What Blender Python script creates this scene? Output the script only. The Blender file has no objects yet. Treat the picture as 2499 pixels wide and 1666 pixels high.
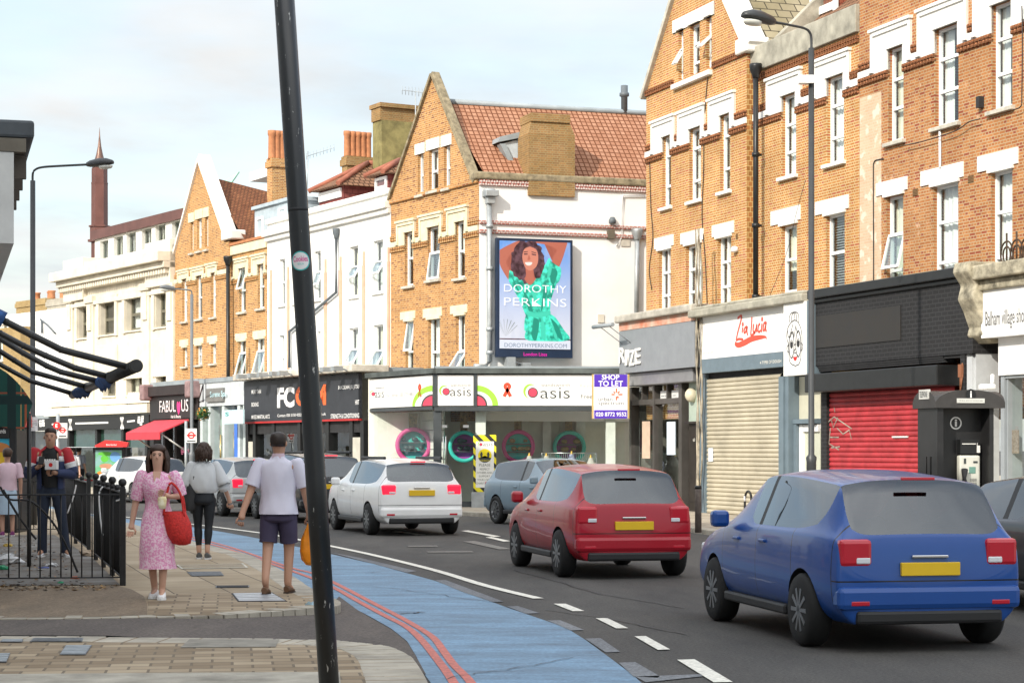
import bpy, bmesh, math, random
from mathutils import Vector, Matrix, noise as mnoise
R = math.radians
random.seed(7)
S = bpy.context.scene
C = S.collection
# ------------------------------------------------------------------ camera, sky, sun
F = 4859.0; U0 = 1249.5; V0 = 1095.0; CH = 1.7
cd = bpy.data.cameras.new("camera"); cam = bpy.data.objects.new("camera", cd); C.objects.link(cam)
cam.location = (0, 0, CH); cam.rotation_euler = (R(90), 0, 0)
cd.lens = 70; cd.sensor_width = 36; cd.shift_y = (V0-833)/2499; cd.clip_end = 3000; cd.clip_start = .1
S.camera = cam
S.view_settings.view_transform = 'Standard'; S.view_settings.look = 'None'
S.view_settings.exposure = 0.85; S.view_settings.gamma = 1
SUN_EL = R(31); LX, LY = .56, .83
_l = math.hypot(LX, LY); LX /= _l; LY /= _l
w = bpy.data.worlds.new("World"); S.world = w; w.use_nodes = True
nt = w.node_tree; nt.nodes.clear()
def nd(nt, t, **k):
    n = nt.nodes.new(t)
    for a, b in k.items(): setattr(n, a, b)
    return n
out = nd(nt, 'ShaderNodeOutputWorld')
sky = nd(nt, 'ShaderNodeTexSky', sky_type='NISHITA', sun_disc=False, sun_elevation=SUN_EL,
         sun_rotation=math.atan2(-LX, -LY), altitude=50, air_density=1.2, dust_density=2.0)
bg1 = nd(nt, 'ShaderNodeBackground'); bg1.inputs[1].default_value = 0.15
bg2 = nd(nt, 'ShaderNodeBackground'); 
tc = nd(nt, 'ShaderNodeTexCoord'); sep = nd(nt, 'ShaderNodeSeparateXYZ')
nt.links.new(tc.outputs['Generated'], sep.inputs[0])
zp = nd(nt, 'ShaderNodeMath', operation='ADD'); nt.links.new(sep.outputs[2], zp.inputs[0]); zp.inputs[1].default_value = .10
ab = nd(nt, 'ShaderNodeMath', operation='MAXIMUM'); nt.links.new(zp.outputs[0], ab.inputs[0]); ab.inputs[1].default_value = .05
comb = nd(nt, 'ShaderNodeCombineXYZ')
for i in (0, 1):
    dv = nd(nt, 'ShaderNodeMath', operation='DIVIDE'); nt.links.new(sep.outputs[i], dv.inputs[0]); nt.links.new(ab.outputs[0], dv.inputs[1])
    nt.links.new(dv.outputs[0], comb.inputs[i])
nz = nd(nt, 'ShaderNodeTexNoise'); nz.inputs['Scale'].default_value = .55; nz.inputs['Detail'].default_value = 9
nz.inputs['Roughness'].default_value = .58; nz.inputs['Distortion'].default_value = .25
nt.links.new(comb.outputs[0], nz.inputs['Vector'])
rmp = nd(nt, 'ShaderNodeValToRGB'); rmp.color_ramp.elements[0].position = .40; rmp.color_ramp.elements[1].position = .60
rmp.color_ramp.elements[0].color = (.30, .30, .30, 1)
nt.links.new(nz.outputs['Fac'], rmp.inputs[0])
nz2 = nd(nt, 'ShaderNodeTexNoise'); nz2.inputs['Scale'].default_value = 1.6; nz2.inputs['Detail'].default_value = 8
nt.links.new(comb.outputs[0], nz2.inputs['Vector'])
cr = nd(nt, 'ShaderNodeValToRGB'); cr.color_ramp.elements[0].position = .3; cr.color_ramp.elements[1].position = .62
cr.color_ramp.elements[0].color = (.76, .82, .86, 1); cr.color_ramp.elements[1].color = (1, 1, .99, 1)
nt.links.new(nz2.outputs['Fac'], cr.inputs[0]); nt.links.new(cr.outputs[0], bg2.inputs[0])
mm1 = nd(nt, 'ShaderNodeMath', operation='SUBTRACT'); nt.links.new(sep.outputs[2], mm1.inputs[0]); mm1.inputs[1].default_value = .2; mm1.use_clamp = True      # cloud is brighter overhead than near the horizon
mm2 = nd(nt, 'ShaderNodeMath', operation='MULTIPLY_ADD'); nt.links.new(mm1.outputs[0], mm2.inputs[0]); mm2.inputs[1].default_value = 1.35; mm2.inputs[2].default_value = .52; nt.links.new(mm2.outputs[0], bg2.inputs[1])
mx = nd(nt, 'ShaderNodeMixShader')
nt.links.new(sky.outputs[0], bg1.inputs[0])
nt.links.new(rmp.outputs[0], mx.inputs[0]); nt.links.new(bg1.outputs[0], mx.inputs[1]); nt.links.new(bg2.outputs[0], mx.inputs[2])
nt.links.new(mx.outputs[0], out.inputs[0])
sd = bpy.data.lights.new("sun", 'SUN'); sd.energy = 2.55; sd.angle = R(.5); sd.color = (1, .93, .82)
so = bpy.data.objects.new("sun", sd); C.objects.link(so)
so.rotation_euler = Vector((LX*math.cos(SUN_EL), LY*math.cos(SUN_EL), -math.sin(SUN_EL))).to_track_quat('-Z', 'Y').to_euler()
S.cycles.max_bounces = 6; S.cycles.transparent_max_bounces = 10; S.cycles.glossy_bounces = 3
S.cycles.use_denoising = True; S.cycles.caustics_reflective = False; S.cycles.caustics_refractive = False

# ------------------------------------------------------------------ materials
def newmat(name):
    m = bpy.data.materials.new(name); m.use_nodes = True
    return m, m.node_tree, m.node_tree.nodes['Principled BSDF']
_mc = {}
def mat(name, col, rough=.6, metal=0, vary=.12, vs=3.0, bump=0, bs=60, spec=.4, coat=0, emit=0, dirt=None):
    if name in _mc: return _mc[name]
    m, t, b = newmat(name)
    b.inputs['Roughness'].default_value = rough; b.inputs['Metallic'].default_value = metal
    b.inputs['Specular IOR Level'].default_value = spec
    b.inputs['Coat Weight'].default_value = coat; b.inputs['Coat Roughness'].default_value = .03
    base = (*col, 1)
    if vary > 0:
        g = nd(t, 'ShaderNodeTexCoord'); n = nd(t, 'ShaderNodeTexNoise'); n.inputs['Scale'].default_value = vs
        n.inputs['Detail'].default_value = 7; n.inputs['Roughness'].default_value = .62
        t.links.new(g.outputs['Object'], n.inputs['Vector'])
        r = nd(t, 'ShaderNodeValToRGB'); r.color_ramp.elements[0].position = .28; r.color_ramp.elements[1].position = .72
        lo = dirt if dirt else tuple(c*(1-vary*1.6) for c in col)
        r.color_ramp.elements[0].color = (*lo, 1); r.color_ramp.elements[1].color = (*[min(1, c*(1+vary*.7)) for c in col], 1)
        t.links.new(n.outputs['Fac'], r.inputs[0]); t.links.new(r.outputs[0], b.inputs['Base Color'])
    else: b.inputs['Base Color'].default_value = base
    if bump > 0:
        g = nd(t, 'ShaderNodeTexCoord'); n = nd(t, 'ShaderNodeTexNoise'); n.inputs['Scale'].default_value = bs; n.inputs['Detail'].default_value = 4
        t.links.new(g.outputs['Object'], n.inputs['Vector'])
        bp = nd(t, 'ShaderNodeBump'); bp.inputs['Strength'].default_value = bump; bp.inputs['Distance'].default_value = .02
        t.links.new(n.outputs['Fac'], bp.inputs['Height']); t.links.new(bp.outputs[0], b.inputs['Normal'])
    if emit:
        b.inputs['Emission Color'].default_value = base; b.inputs['Emission Strength'].default_value = emit
    _mc[name] = m; return m
def brick(name, c1, c2, mortar, bw=.21, rh=.0625, ms=.009, stain=(.5, .45, .4), stain_amt=.35, off=.5, squash=.5, sf=2, rough=.85, bump=.5, bias=-.1, patch=None, third=None):
    m, t, b = newmat(name); b.inputs['Roughness'].default_value = rough; b.inputs['Specular IOR Level'].default_value = .15
    uv = nd(t, 'ShaderNodeTexCoord')
    k = nd(t, 'ShaderNodeTexBrick'); k.offset = off; k.squash = squash; k.squash_frequency = sf
    k.inputs['Scale'].default_value = 1; k.inputs['Mortar Size'].default_value = ms; k.inputs['Bias'].default_value = bias
    k.inputs['Mortar Smooth'].default_value = .2
    k.inputs['Brick Width'].default_value = bw; k.inputs['Row Height'].default_value = rh
    k.inputs['Color1'].default_value = (*c1, 1); k.inputs['Color2'].default_value = (*c2, 1); k.inputs['Mortar'].default_value = (*mortar, 1)
    t.links.new(uv.outputs['UV'], k.inputs['Vector'])
    n = nd(t, 'ShaderNodeTexNoise'); n.inputs['Scale'].default_value = .9; n.inputs['Detail'].default_value = 8; n.inputs['Roughness'].default_value = .65
    t.links.new(uv.outputs['UV'], n.inputs['Vector'])
    r = nd(t, 'ShaderNodeValToRGB'); r.color_ramp.elements[0].position = .35; r.color_ramp.elements[1].position = .7
    r.color_ramp.elements[0].color = (1, 1, 1, 1); r.color_ramp.elements[1].color = (*stain, 1)
    t.links.new(n.outputs['Fac'], r.inputs[0])
    mu = nd(t, 'ShaderNodeMix', data_type='RGBA', blend_type='MULTIPLY'); mu.inputs[0].default_value = stain_amt
    src = k.outputs['Color']
    if third is not None:      # scattered odd bricks
        k2 = nd(t, 'ShaderNodeTexBrick'); k2.offset = off; k2.squash = squash; k2.squash_frequency = sf
        for q in ('Scale', 'Mortar Size', 'Brick Width', 'Row Height', 'Mortar Smooth'): k2.inputs[q].default_value = k.inputs[q].default_value
        k2.inputs['Bias'].default_value = -.0; k2.inputs['Color1'].default_value = (0, 0, 0, 1); k2.inputs['Color2'].default_value = (1, 1, 1, 1); k2.inputs['Mortar'].default_value = (0, 0, 0, 1)
        mp = nd(t, 'ShaderNodeMapping'); mp.inputs['Location'].default_value = (bw*40, rh*38, 0)
        t.links.new(uv.outputs['UV'], mp.inputs[0]); t.links.new(mp.outputs[0], k2.inputs['Vector'])
        r2 = nd(t, 'ShaderNodeValToRGB'); r2.color_ramp.elements[0].position = .80; r2.color_ramp.elements[1].position = .86
        t.links.new(k2.outputs['Color'], r2.inputs[0])
        m2 = nd(t, 'ShaderNodeMix', data_type='RGBA'); t.links.new(r2.outputs[0], m2.inputs[0]); t.links.new(src, m2.inputs[6]); m2.inputs[7].default_value = (*third, 1)
        src = m2.outputs[2]
    t.links.new(src, mu.inputs[6]); t.links.new(r.outputs[0], mu.inputs[7])
    col = mu.outputs[2]
    if patch:
        n2 = nd(t, 'ShaderNodeTexNoise'); n2.inputs['Scale'].default_value = patch[1]; n2.inputs['Detail'].default_value = 5
        t.links.new(uv.outputs['UV'], n2.inputs['Vector'])
        r2 = nd(t, 'ShaderNodeValToRGB'); r2.color_ramp.elements[0].position = patch[2]; r2.color_ramp.elements[1].position = patch[2]+.06
        t.links.new(n2.outputs['Fac'], r2.inputs[0])
        m2 = nd(t, 'ShaderNodeMix', data_type='RGBA'); t.links.new(r2.outputs[0], m2.inputs[0]); t.links.new(col, m2.inputs[6]); m2.inputs[7].default_value = (*patch[0], 1)
        col = m2.outputs[2]
    t.links.new(col, b.inputs['Base Color'])
    bp = nd(t, 'ShaderNodeBump'); bp.inputs['Strength'].default_value = bump; bp.inputs['Distance'].default_value = .012; bp.invert = True
    t.links.new(k.outputs['Fac'], bp.inputs['Height']); t.links.new(bp.outputs[0], b.inputs['Normal'])
    return m
def glassmat(name, tint=(.80, .88, .87), refl=.10):
    m, t, b = newmat(name); t.nodes.remove(b); o = [x for x in t.nodes if x.type == 'OUTPUT_MATERIAL'][0]
    tr = nd(t, 'ShaderNodeBsdfTransparent'); tr.inputs[0].default_value = (*tint, 1)
    gl = nd(t, 'ShaderNodeBsdfGlossy'); gl.inputs['Roughness'].default_value = .015; gl.inputs[0].default_value = (.9, .95, 1, 1)
    fr = nd(t, 'ShaderNodeLayerWeight'); fr.inputs[0].default_value = .5
    pw = nd(t, 'ShaderNodeMath', operation='POWER'); t.links.new(fr.outputs['Facing'], pw.inputs[0]); pw.inputs[1].default_value = 4
    ad = nd(t, 'ShaderNodeMath', operation='ADD'); t.links.new(pw.outputs[0], ad.inputs[0]); ad.inputs[1].default_value = refl; ad.use_clamp = True
    g = nd(t, 'ShaderNodeTexCoord'); n = nd(t, 'ShaderNodeTexNoise'); n.inputs['Scale'].default_value = 1.3
    t.links.new(g.outputs['Object'], n.inputs['Vector'])
    bp = nd(t, 'ShaderNodeBump'); bp.inputs['Strength'].default_value = .08; bp.inputs['Distance'].default_value = .05
    t.links.new(n.outputs['Fac'], bp.inputs['Height']); t.links.new(bp.outputs[0], gl.inputs['Normal'])
    x = nd(t, 'ShaderNodeMixShader'); t.links.new(ad.outputs[0], x.inputs[0]); t.links.new(tr.outputs[0], x.inputs[1]); t.links.new(gl.outputs[0], x.inputs[2])
    t.links.new(x.outputs[0], o.inputs[0]); return m

WHITE = mat('white_paint', (.80, .79, .75), .55, vary=.05, vs=1.2)
PLASTER = mat('white_render', (.82, .82, .80), .8, vary=.06, vs=.7, bump=.15)
UPVC = mat('white_upvc', (.84, .84, .84), .3, vary=.02)
STONE = mat('cream_stone', (.72, .67, .56), .85, vary=.14, vs=1.5, bump=.2)
SILL = mat('sill_stone', (.55, .52, .44), .85, vary=.25, vs=4)
CONC = mat('weathered_concrete', (.40, .38, .31), .9, vary=.32, vs=2.2, bump=.3)
LEAD = mat('grey_lead', (.30, .34, .36), .6, vary=.15, vs=2)
BLACK = mat('black_paint', (.016, .017, .018), .38, vary=.2, vs=5)
BLACKM = mat('matt_black', (.03, .03, .032), .7, vary=.25, vs=4)
DGREY = mat('dark_grey_paint', (.12, .14, .155), .5, vary=.1)
MGREY = mat('mid_grey_paint', (.30, .33, .35), .5, vary=.08)
BLUEGREY = mat('blue_grey_paint', (.15, .20, .235), .5, vary=.1)
STEEL = mat('brushed_steel', (.6, .6, .6), .3, metal=1, vary=.1)
GALV = mat('galvanised', (.42, .45, .46), .5, metal=.5, vary=.2)
DARK = mat('interior_dark', (.05, .05, .05), .9, vary=.2)
INT = mat('interior_wall', (.50, .48, .42), .9, vary=.1)
CURT = mat('cream_curtain', (.72, .70, .58), .9, vary=.08)
CURTW = mat('white_curtain', (.80, .81, .79), .9, vary=.05)
POT = mat('terracotta_pot', (.48, .20, .09), .8, vary=.2, vs=5)
TERRA = brick('terracotta_moulding', (.50, .21, .10), (.42, .17, .08), (.20, .09, .045), bw=.09, rh=.085, ms=.02, off=.5, squash=1, bump=1)
TERRAP = brick('pink_moulding', (.55, .17, .13), (.50, .20, .17), (.72, .62, .58), bw=.13, rh=.09, ms=.02, off=.5, squash=1, bump=1)
B_OR = brick('orange_stock_brick', (.44, .165, .045), (.57, .26, .08), (.64, .50, .27), third=(.45, .13, .07), stain_amt=.6, ms=.0125)
B_RD = brick('red_brown_brick', (.39, .15, .055), (.52, .235, .09), (.50, .39, .24), third=(.31, .085, .045), stain_amt=.6, patch=((.60, .40, .27), 2.6, .66))
B_CR = brick('corner_orange_brick', (.41, .18, .062), (.55, .275, .10), (.58, .45, .25), third=(.26, .10, .05), stain_amt=.4)
B_FR = brick('far_orange_brick', (.44, .195, .068), (.55, .28, .105), (.62, .49, .27), third=(.28, .12, .06), stain_amt=.35)
B_YL = brick('yellow_stock_brick', (.36, .25, .10), (.45, .32, .14), (.40, .32, .2), stain_amt=.5)
B_CH = brick('sooty_chimney_brick', (.28, .16, .075), (.40, .22, .09), (.36, .28, .15), stain=(.4, .42, .25), stain_amt=.6)
B_BLK = brick('black_glazed_tile', (.024, .024, .025), (.028, .028, .03), (.042, .042, .044), bw=.22, rh=.088, ms=.012, squash=1, rough=.55, stain_amt=.2)
T_OR = brick('orange_roof_tile', (.36, .175, .105), (.44, .235, .15), (.16, .06, .03), bw=.165, rh=.19, ms=.02, off=0, squash=1, stain=(.6, .6, .6), stain_amt=.3, bump=1)
T_RD = brick('red_brown_roof_tile', (.22, .085, .045), (.33, .14, .065), (.09, .045, .025), bw=.16, rh=.13, ms=.018, squash=1, stain_amt=.5, bump=.8)
T_BR = brick('brown_roof_tile', (.24, .13, .08), (.32, .18, .11), (.09, .05, .03), bw=.2, rh=.2, ms=.025, squash=1, stain_amt=.4, bump=1)
T_SL = brick('mossy_slate', (.28, .24, .155), (.41, .36, .25), (.08, .07, .05), bw=.42, rh=.30, ms=.018, squash=1, stain=(.45, .45, .32), stain_amt=.6)
COPPER = mat('brown_copper', (.17, .075, .062), .45, metal=.35, vary=.2, vs=1.2)
GLASS = glassmat('window_glass', (.92, .97, .96), .09)
SHOPG = glassmat('shop_glass', (.94, .98, .96), .03)
CARG = glassmat('car_glass', (.10, .125, .135), .11)
RED = mat('red_paint', (.62, .03, .03), .4, vary=.05)
SKIN = mat('skin', (.57, .33, .235), .5, vary=.06); SKIN2 = mat('tan_skin', (.48, .265, .175), .5, vary=.06)
HAIRD = mat('dark_hair', (.028, .017, .012), .5, vary=.3, vs=20); HAIRB = mat('brown_hair', (.055, .03, .02), .5, vary=.3, vs=20)

# ------------------------------------------------------------------ mesh helpers
class MB:
    def __init__(s): s.bm = bmesh.new()
    def v(s, p): return s.bm.verts.new(p)
    def ngon(s, pts, mi=0):
        f = s.bm.faces.new([s.v(p) for p in pts]); f.material_index = mi; return f
    def hexa(s, p, mi=0):      # p: 8 pts, bottom 4 then top 4
        vs = [s.v(q) for q in p]
        for a in ((3, 2, 1, 0), (4, 5, 6, 7), (0, 1, 5, 4), (1, 2, 6, 5), (2, 3, 7, 6), (3, 0, 4, 7)):
            f = s.bm.faces.new([vs[i] for i in a]); f.material_index = mi
    def box(s, x0, x1, y0, y1, z0, z1, mi=0, M=None):
        p = [Vector(q) for q in ((x0, y0, z0), (x1, y0, z0), (x1, y1, z0), (x0, y1, z0), (x0, y0, z1), (x1, y0, z1), (x1, y1, z1), (x0, y1, z1))]
        if M: p = [M @ q for q in p]
        s.hexa(p, mi)
    def fb(s, f, s0, s1, z0, z1, o0, o1, mi=0):      # box in facade coordinates
        s.hexa([f.w(a, z, o) for z in (z0, z1) for a, o in ((s0, o1), (s1, o1), (s1, o0), (s0, o0))], mi)
    def pane(s, f, s0, s1, z0, z1, o, q=0): s.ngon([f.w(s0, z0, o), f.w(s1, z0, o), f.w(s1, z1, o), f.w(s0, z1, o)])
    def prism(s, pts, d, mi=0):      # polygon extruded by vector d
        d = Vector(d); a = [s.v(p) for p in pts]; b = [s.v(Vector(p)+d) for p in pts]; n = len(pts)
        s.bm.faces.new(a).material_index = mi; s.bm.faces.new(b[::-1]).material_index = mi
        for i in range(n): s.bm.faces.new((a[i], b[i], b[(i+1) % n], a[(i+1) % n])).material_index = mi
    def loft(s, rings, cap=True, closed=True, mi=0, smooth=True):
        rs = [[s.v(p) for p in r] for r in rings]; n = len(rs[0])
        for a, b in zip(rs, rs[1:]):
            for i in range(n if closed else n-1):
                f = s.bm.faces.new((a[i], a[(i+1) % n], b[(i+1) % n], b[i])); f.material_index = mi; f.smooth = smooth
        if cap and closed:
            for r in (rs[0][::-1], rs[-1]):
                f = s.bm.faces.new(r); f.material_index = mi
    def tube(s, pts, r, n=8, mi=0, cap=True):
        pts = [Vector(p) for p in pts]; k = len(pts); rr = r if isinstance(r, (list, tuple)) else [r]*k
        rings = []
        for i, p in enumerate(pts):
            t = (pts[min(i+1, k-1)]-pts[max(i-1, 0)]).normalized()
            a = Vector((0, 0, 1)) if abs(t.z) < .9 else Vector((1, 0, 0))
            x = t.cross(a).normalized(); y = t.cross(x)
            rings.append([p+(x*math.cos(q)+y*math.sin(q))*rr[i] for q in [2*math.pi*j/n for j in range(n)]])
        s.loft(rings, cap, mi=mi)
    def lathe(s, c, prof, n=16, axis='z', mi=0, M=None):      # prof: (radius, height)
        c = Vector(c); rings = []
        for r, h in prof:
            ring = []
            for j in range(n):
                q = 2*math.pi*j/n; a, b = r*math.cos(q), r*math.sin(q)
                p = Vector((a, b, h)) if axis == 'z' else Vector((h, a, b)) if axis == 'x' else Vector((a, h, b))
                ring.append((M @ p if M else p)+c)
            rings.append(ring)
        s.loft(rings, True, mi=mi)
    def ball(s, c, r, n=10, sc=(1, 1, 1), mi=0):
        c = Vector(c); rings = []
        for i in range(1, n):
            t = math.pi*i/n
            rings.append([c+Vector((r*sc[0]*math.sin(t)*math.cos(q), r*sc[1]*math.sin(t)*math.sin(q), -r*sc[2]*math.cos(t))) for q in [2*math.pi*j/(n+2) for j in range(n+2)]])
        s.loft(rings, True, mi=mi)
    def clip(s, co, no):
        bmesh.ops.bisect_plane(s.bm, geom=s.bm.verts[:]+s.bm.edges[:]+s.bm.faces[:], plane_co=co, plane_no=no, clear_outer=True)
    def mesh(s, name):
        bm = s.bm; bmesh.ops.recalc_face_normals(bm, faces=bm.faces[:])
        uv = bm.loops.layers.uv.new('UVMap')
        for f in bm.faces:
            n = f.normal
            if abs(n.z) > .97: t, w_ = Vector((1, 0, 0)), Vector((0, 1, 0))
            else:
                t = Vector((0, 0, 1)).cross(n).normalized(); w_ = n.cross(t)
            for l in f.loops: l[uv].uv = (l.vert.co.dot(t), l.vert.co.dot(w_))
        me = bpy.data.meshes.new(name); bm.to_mesh(me); bm.free(); return me
def link(name, me, mats, parent=None):
    o = bpy.data.objects.new(name, me); C.objects.link(o)
    if not me.materials:
        for m in (mats if isinstance(mats, (list, tuple)) else [mats]): me.materials.append(m)
    if parent is not None:
        o.parent = parent; o.matrix_parent_inverse = base_matrix(parent).inverted()
    return o
def base_matrix(o):
    m = o.matrix_basis.copy()
    while o.parent is not None:
        m = o.parent.matrix_basis @ o.matrix_parent_inverse @ m if False else base_matrix(o.parent) @ o.matrix_parent_inverse @ m
        break
    return m
def obj(name, mb, mats, parent=None, bevel=0, smooth=False):
    me = mb.mesh(name)
    if smooth:
        for p in me.polygons: p.use_smooth = True
    o = link(name, me, mats, parent)
    if bevel:
        b = o.modifiers.new('bevel', 'BEVEL'); b.width = bevel; b.segments = 2; b.limit_method = 'ANGLE'; b.angle_limit = R(40)
    return o
def tag(o, label=None, cat=None, group=None, kind=None):
    if label: o['label'] = label
    if cat: o['category'] = cat
    if group: o['group'] = group
    if kind: o['kind'] = kind
    return o
def thing(name, label, cat, loc=(0, 0, 0), rz=0, group=None):
    o = bpy.data.objects.new(name, None); C.objects.link(o); o.location = loc; o.rotation_euler = (0, 0, rz); o.empty_display_size = .2
    return tag(o, label, cat, group)
def struct(name, mb, m): return tag(obj(name, mb, m), kind='structure')
def dup(root, loc=None, rz=None, label=None):
    r = root.copy(); C.objects.link(r)
    if loc is not None: r.location = loc
    if rz is not None: r.rotation_euler = (0, 0, rz)
    if label: r['label'] = label
    for ch in root.children:
        c = ch.copy(); C.objects.link(c); c.parent = r
        for g in ch.children:
            d = g.copy(); C.objects.link(d); d.parent = c
    return r
# ------------------------------------------------------------------ measuring: points of the photo and the planes of the street
ZM = {'R1': (0, 300, 2.613), 'R2': (0, 850, 2.613), 'R3': (550, 850, 2.613), 'R4': (400, 300, 2.613), 'R5': (900, 150, 2.24), 'R6': (900, 850, 3.136),
      'R7': (1550, 0, 2.0906), 'R8': (1500, 650, 2.354), 'A1': (1560, 350, 3.92), 'A2': (1560, 0, 3.92), 'A3': (2050, 0, 3.92), 'A4': (2050, 350, 3.92),
      'A5': (1500, 750, 4.48), 'A6': (1980, 750, 3.919), 'A7': (940, 550, 3.92), 'A8': (1640, 850, 3.485), 'B3': (0, 1250, 3.136), 'B4': (700, 1250, 2.352),
      'B5': (1100, 1100, 3.36), 'B6': (1700, 1050, 2.546), 'B7': (500, 1080, 4.704), 'S': (0, 0, 1.0), 'V': (0, 0, .9412)}
def r(z, x, y): a = ZM[z]; return a[0]+x/a[2], a[1]+y/a[2]
def at(u, v, Y): return Vector(((u-U0)/F*Y, Y, CH-(v-V0)/F*Y))
def gr(u, v, z=0.0):
    Y = (CH-z)*F/(v-V0); return Vector(((u-U0)/F*Y, Y, z))
class Fac:      # a vertical plane: origin, unit direction to the right, outward normal
    def __init__(s, x, y, dx, dy):
        l = math.hypot(dx, dy); s.p = Vector((x, y)); s.d = Vector((dx/l, dy/l)); s.n = Vector((s.d.y, -s.d.x))
        if s.n.dot(s.p) > 0: s.n = -s.n
    def w(s, a, z, o=0): q = s.p+s.d*a+s.n*o; return Vector((q.x, q.y, z))
    def px(s, u, v, o=0):
        k = (u-U0)/F; q = s.p+s.n*o      # (q+d*t).x = k*(q+d*t).y
        t = (k*q.y-q.x)/(s.d.x-k*s.d.y); Y = q.y+s.d.y*t
        return t, CH-(v-V0)/F*Y
    def z(s, zk, x, y, o=0): return s.px(*r(zk, x, y), o)
    def rect(s, zk, x0, y0, x1, y1, o=0):
        a, zt = s.z(zk, x0, y0, o); _, zb = s.z(zk, x0, y1, o); b, _ = s.z(zk, x1, y0, o); return a, b, zb, zt
    def shift(s, o): q = s.p+s.n*o; f = Fac(q.x, q.y, s.d.x, s.d.y); return f
_tc = {}
def text_me(t, fat=0.0, ext=0.0):
    c = bpy.data.curves.new('lettering', 'FONT'); c.body = t; c.size = 1; c.offset = fat; c.extrude = ext; c.resolution_u = 3
    o = bpy.data.objects.new('lettering', c); C.objects.link(o)
    me = bpy.data.meshes.new_from_object(o.evaluated_get(bpy.context.evaluated_depsgraph_get()))
    bpy.data.objects.remove(o); bpy.data.curves.remove(c); return me
def write(parent, f, t, s0, s1, z0, z1, o, m, fat=0.0, ext=0.0, name='lettering'):
    me = text_me(t, fat, ext); xs = [v.co.x for v in me.vertices]; ys = [v.co.y for v in me.vertices]
    if not xs: return
    ax, bx, ay, by = min(xs), max(xs), min(ys), max(ys); kx = (s1-s0)/(bx-ax); ky = (z1-z0)/(by-ay)
    for v in me.vertices:
        v.co = f.w(s0+(v.co.x-ax)*kx, z0+(v.co.y-ay)*ky, o+v.co.z*kx)
    me.materials.clear(); return link(name, me, m, parent)
def poly(mb, f, pts, o, mi=0): mb.ngon([f.w(a, z, o) for a, z in pts], mi)
def slab(mb, f, pts, o0, o1, mi=0): mb.prism([f.w(a, z, o0) for a, z in pts], Vector((f.n.x, f.n.y, 0))*(o1-o0), mi)
def stroke(mb, f, pts, wd, o, mi=0):      # painted ribbon on a plane, pts (s,z); wd a width or list
    n = len(pts); ws = wd if isinstance(wd, (list, tuple)) else [wd]*n; L = []; Rr = []
    for i, p in enumerate(pts):
        a = pts[max(i-1, 0)]; b = pts[min(i+1, n-1)]; dx, dz = b[0]-a[0], b[1]-a[1]; l = math.hypot(dx, dz) or 1
        L.append((p[0]-dz/l*ws[i]/2, p[1]+dx/l*ws[i]/2)); Rr.append((p[0]+dz/l*ws[i]/2, p[1]-dx/l*ws[i]/2))
    for i in range(n-1): poly(mb, f, [Rr[i], Rr[i+1], L[i+1], L[i]], o, mi)
def arc(cx, cz, rx, rz, a0, a1, n=20): return [(cx+rx*math.cos(R(a0+(a1-a0)*i/n)), cz+rz*math.sin(R(a0+(a1-a0)*i/n))) for i in range(n+1)]
def smoothpts(pts, n=6):      # Catmull-Rom
    out = []
    P = [pts[0]]+list(pts)+[pts[-1]]
    for i in range(1, len(P)-2):
        for k in range(n):
            t = k/n; q = []
            for c in range(len(P[0])):
                a, b, cc, d = P[i-1][c], P[i][c], P[i+1][c], P[i+2][c]
                q.append(.5*((2*b)+(-a+cc)*t+(2*a-5*b+4*cc-d)*t*t+(-a+3*b-3*cc+d)*t**3))
            out.append(tuple(q))
    out.append(tuple(pts[-1])); return out
def wall(mb, f, s0, s1, z0, z1, holes=(), off=0, rev=.14, mi=0):      # a wall sheet with reveals round its openings
    ss = sorted({s0, s1, *[h[i] for h in holes for i in (0, 1)]}); zs = sorted({z0, z1, *[h[i] for h in holes for i in (2, 3)]})
    ss = [q for q in ss if s0 <= q <= s1]; zs = [q for q in zs if z0 <= q <= z1]
    V = {}
    def gv(i, j):
        if (i, j) not in V: V[i, j] = mb.v(f.w(ss[i], zs[j], off))
        return V[i, j]
    for i in range(len(ss)-1):
        for j in range(len(zs)-1):
            cs, cz = (ss[i]+ss[i+1])/2, (zs[j]+zs[j+1])/2
            if any(h[0] < cs < h[1] and h[2] < cz < h[3] for h in holes): continue
            mb.bm.faces.new((gv(i, j), gv(i+1, j), gv(i+1, j+1), gv(i, j+1))).material_index = mi
    for h in holes:
        a, b, c, d = h
        for p, q in (((a, c), (b, c)), ((b, c), (b, d)), ((b, d), (a, d)), ((a, d), (a, c))):
            mb.ngon([f.w(p[0], p[1], off), f.w(q[0], q[1], off), f.w(q[0], q[1], off-rev), f.w(p[0], p[1], off-rev)], mi)
WI = [0]
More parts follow.
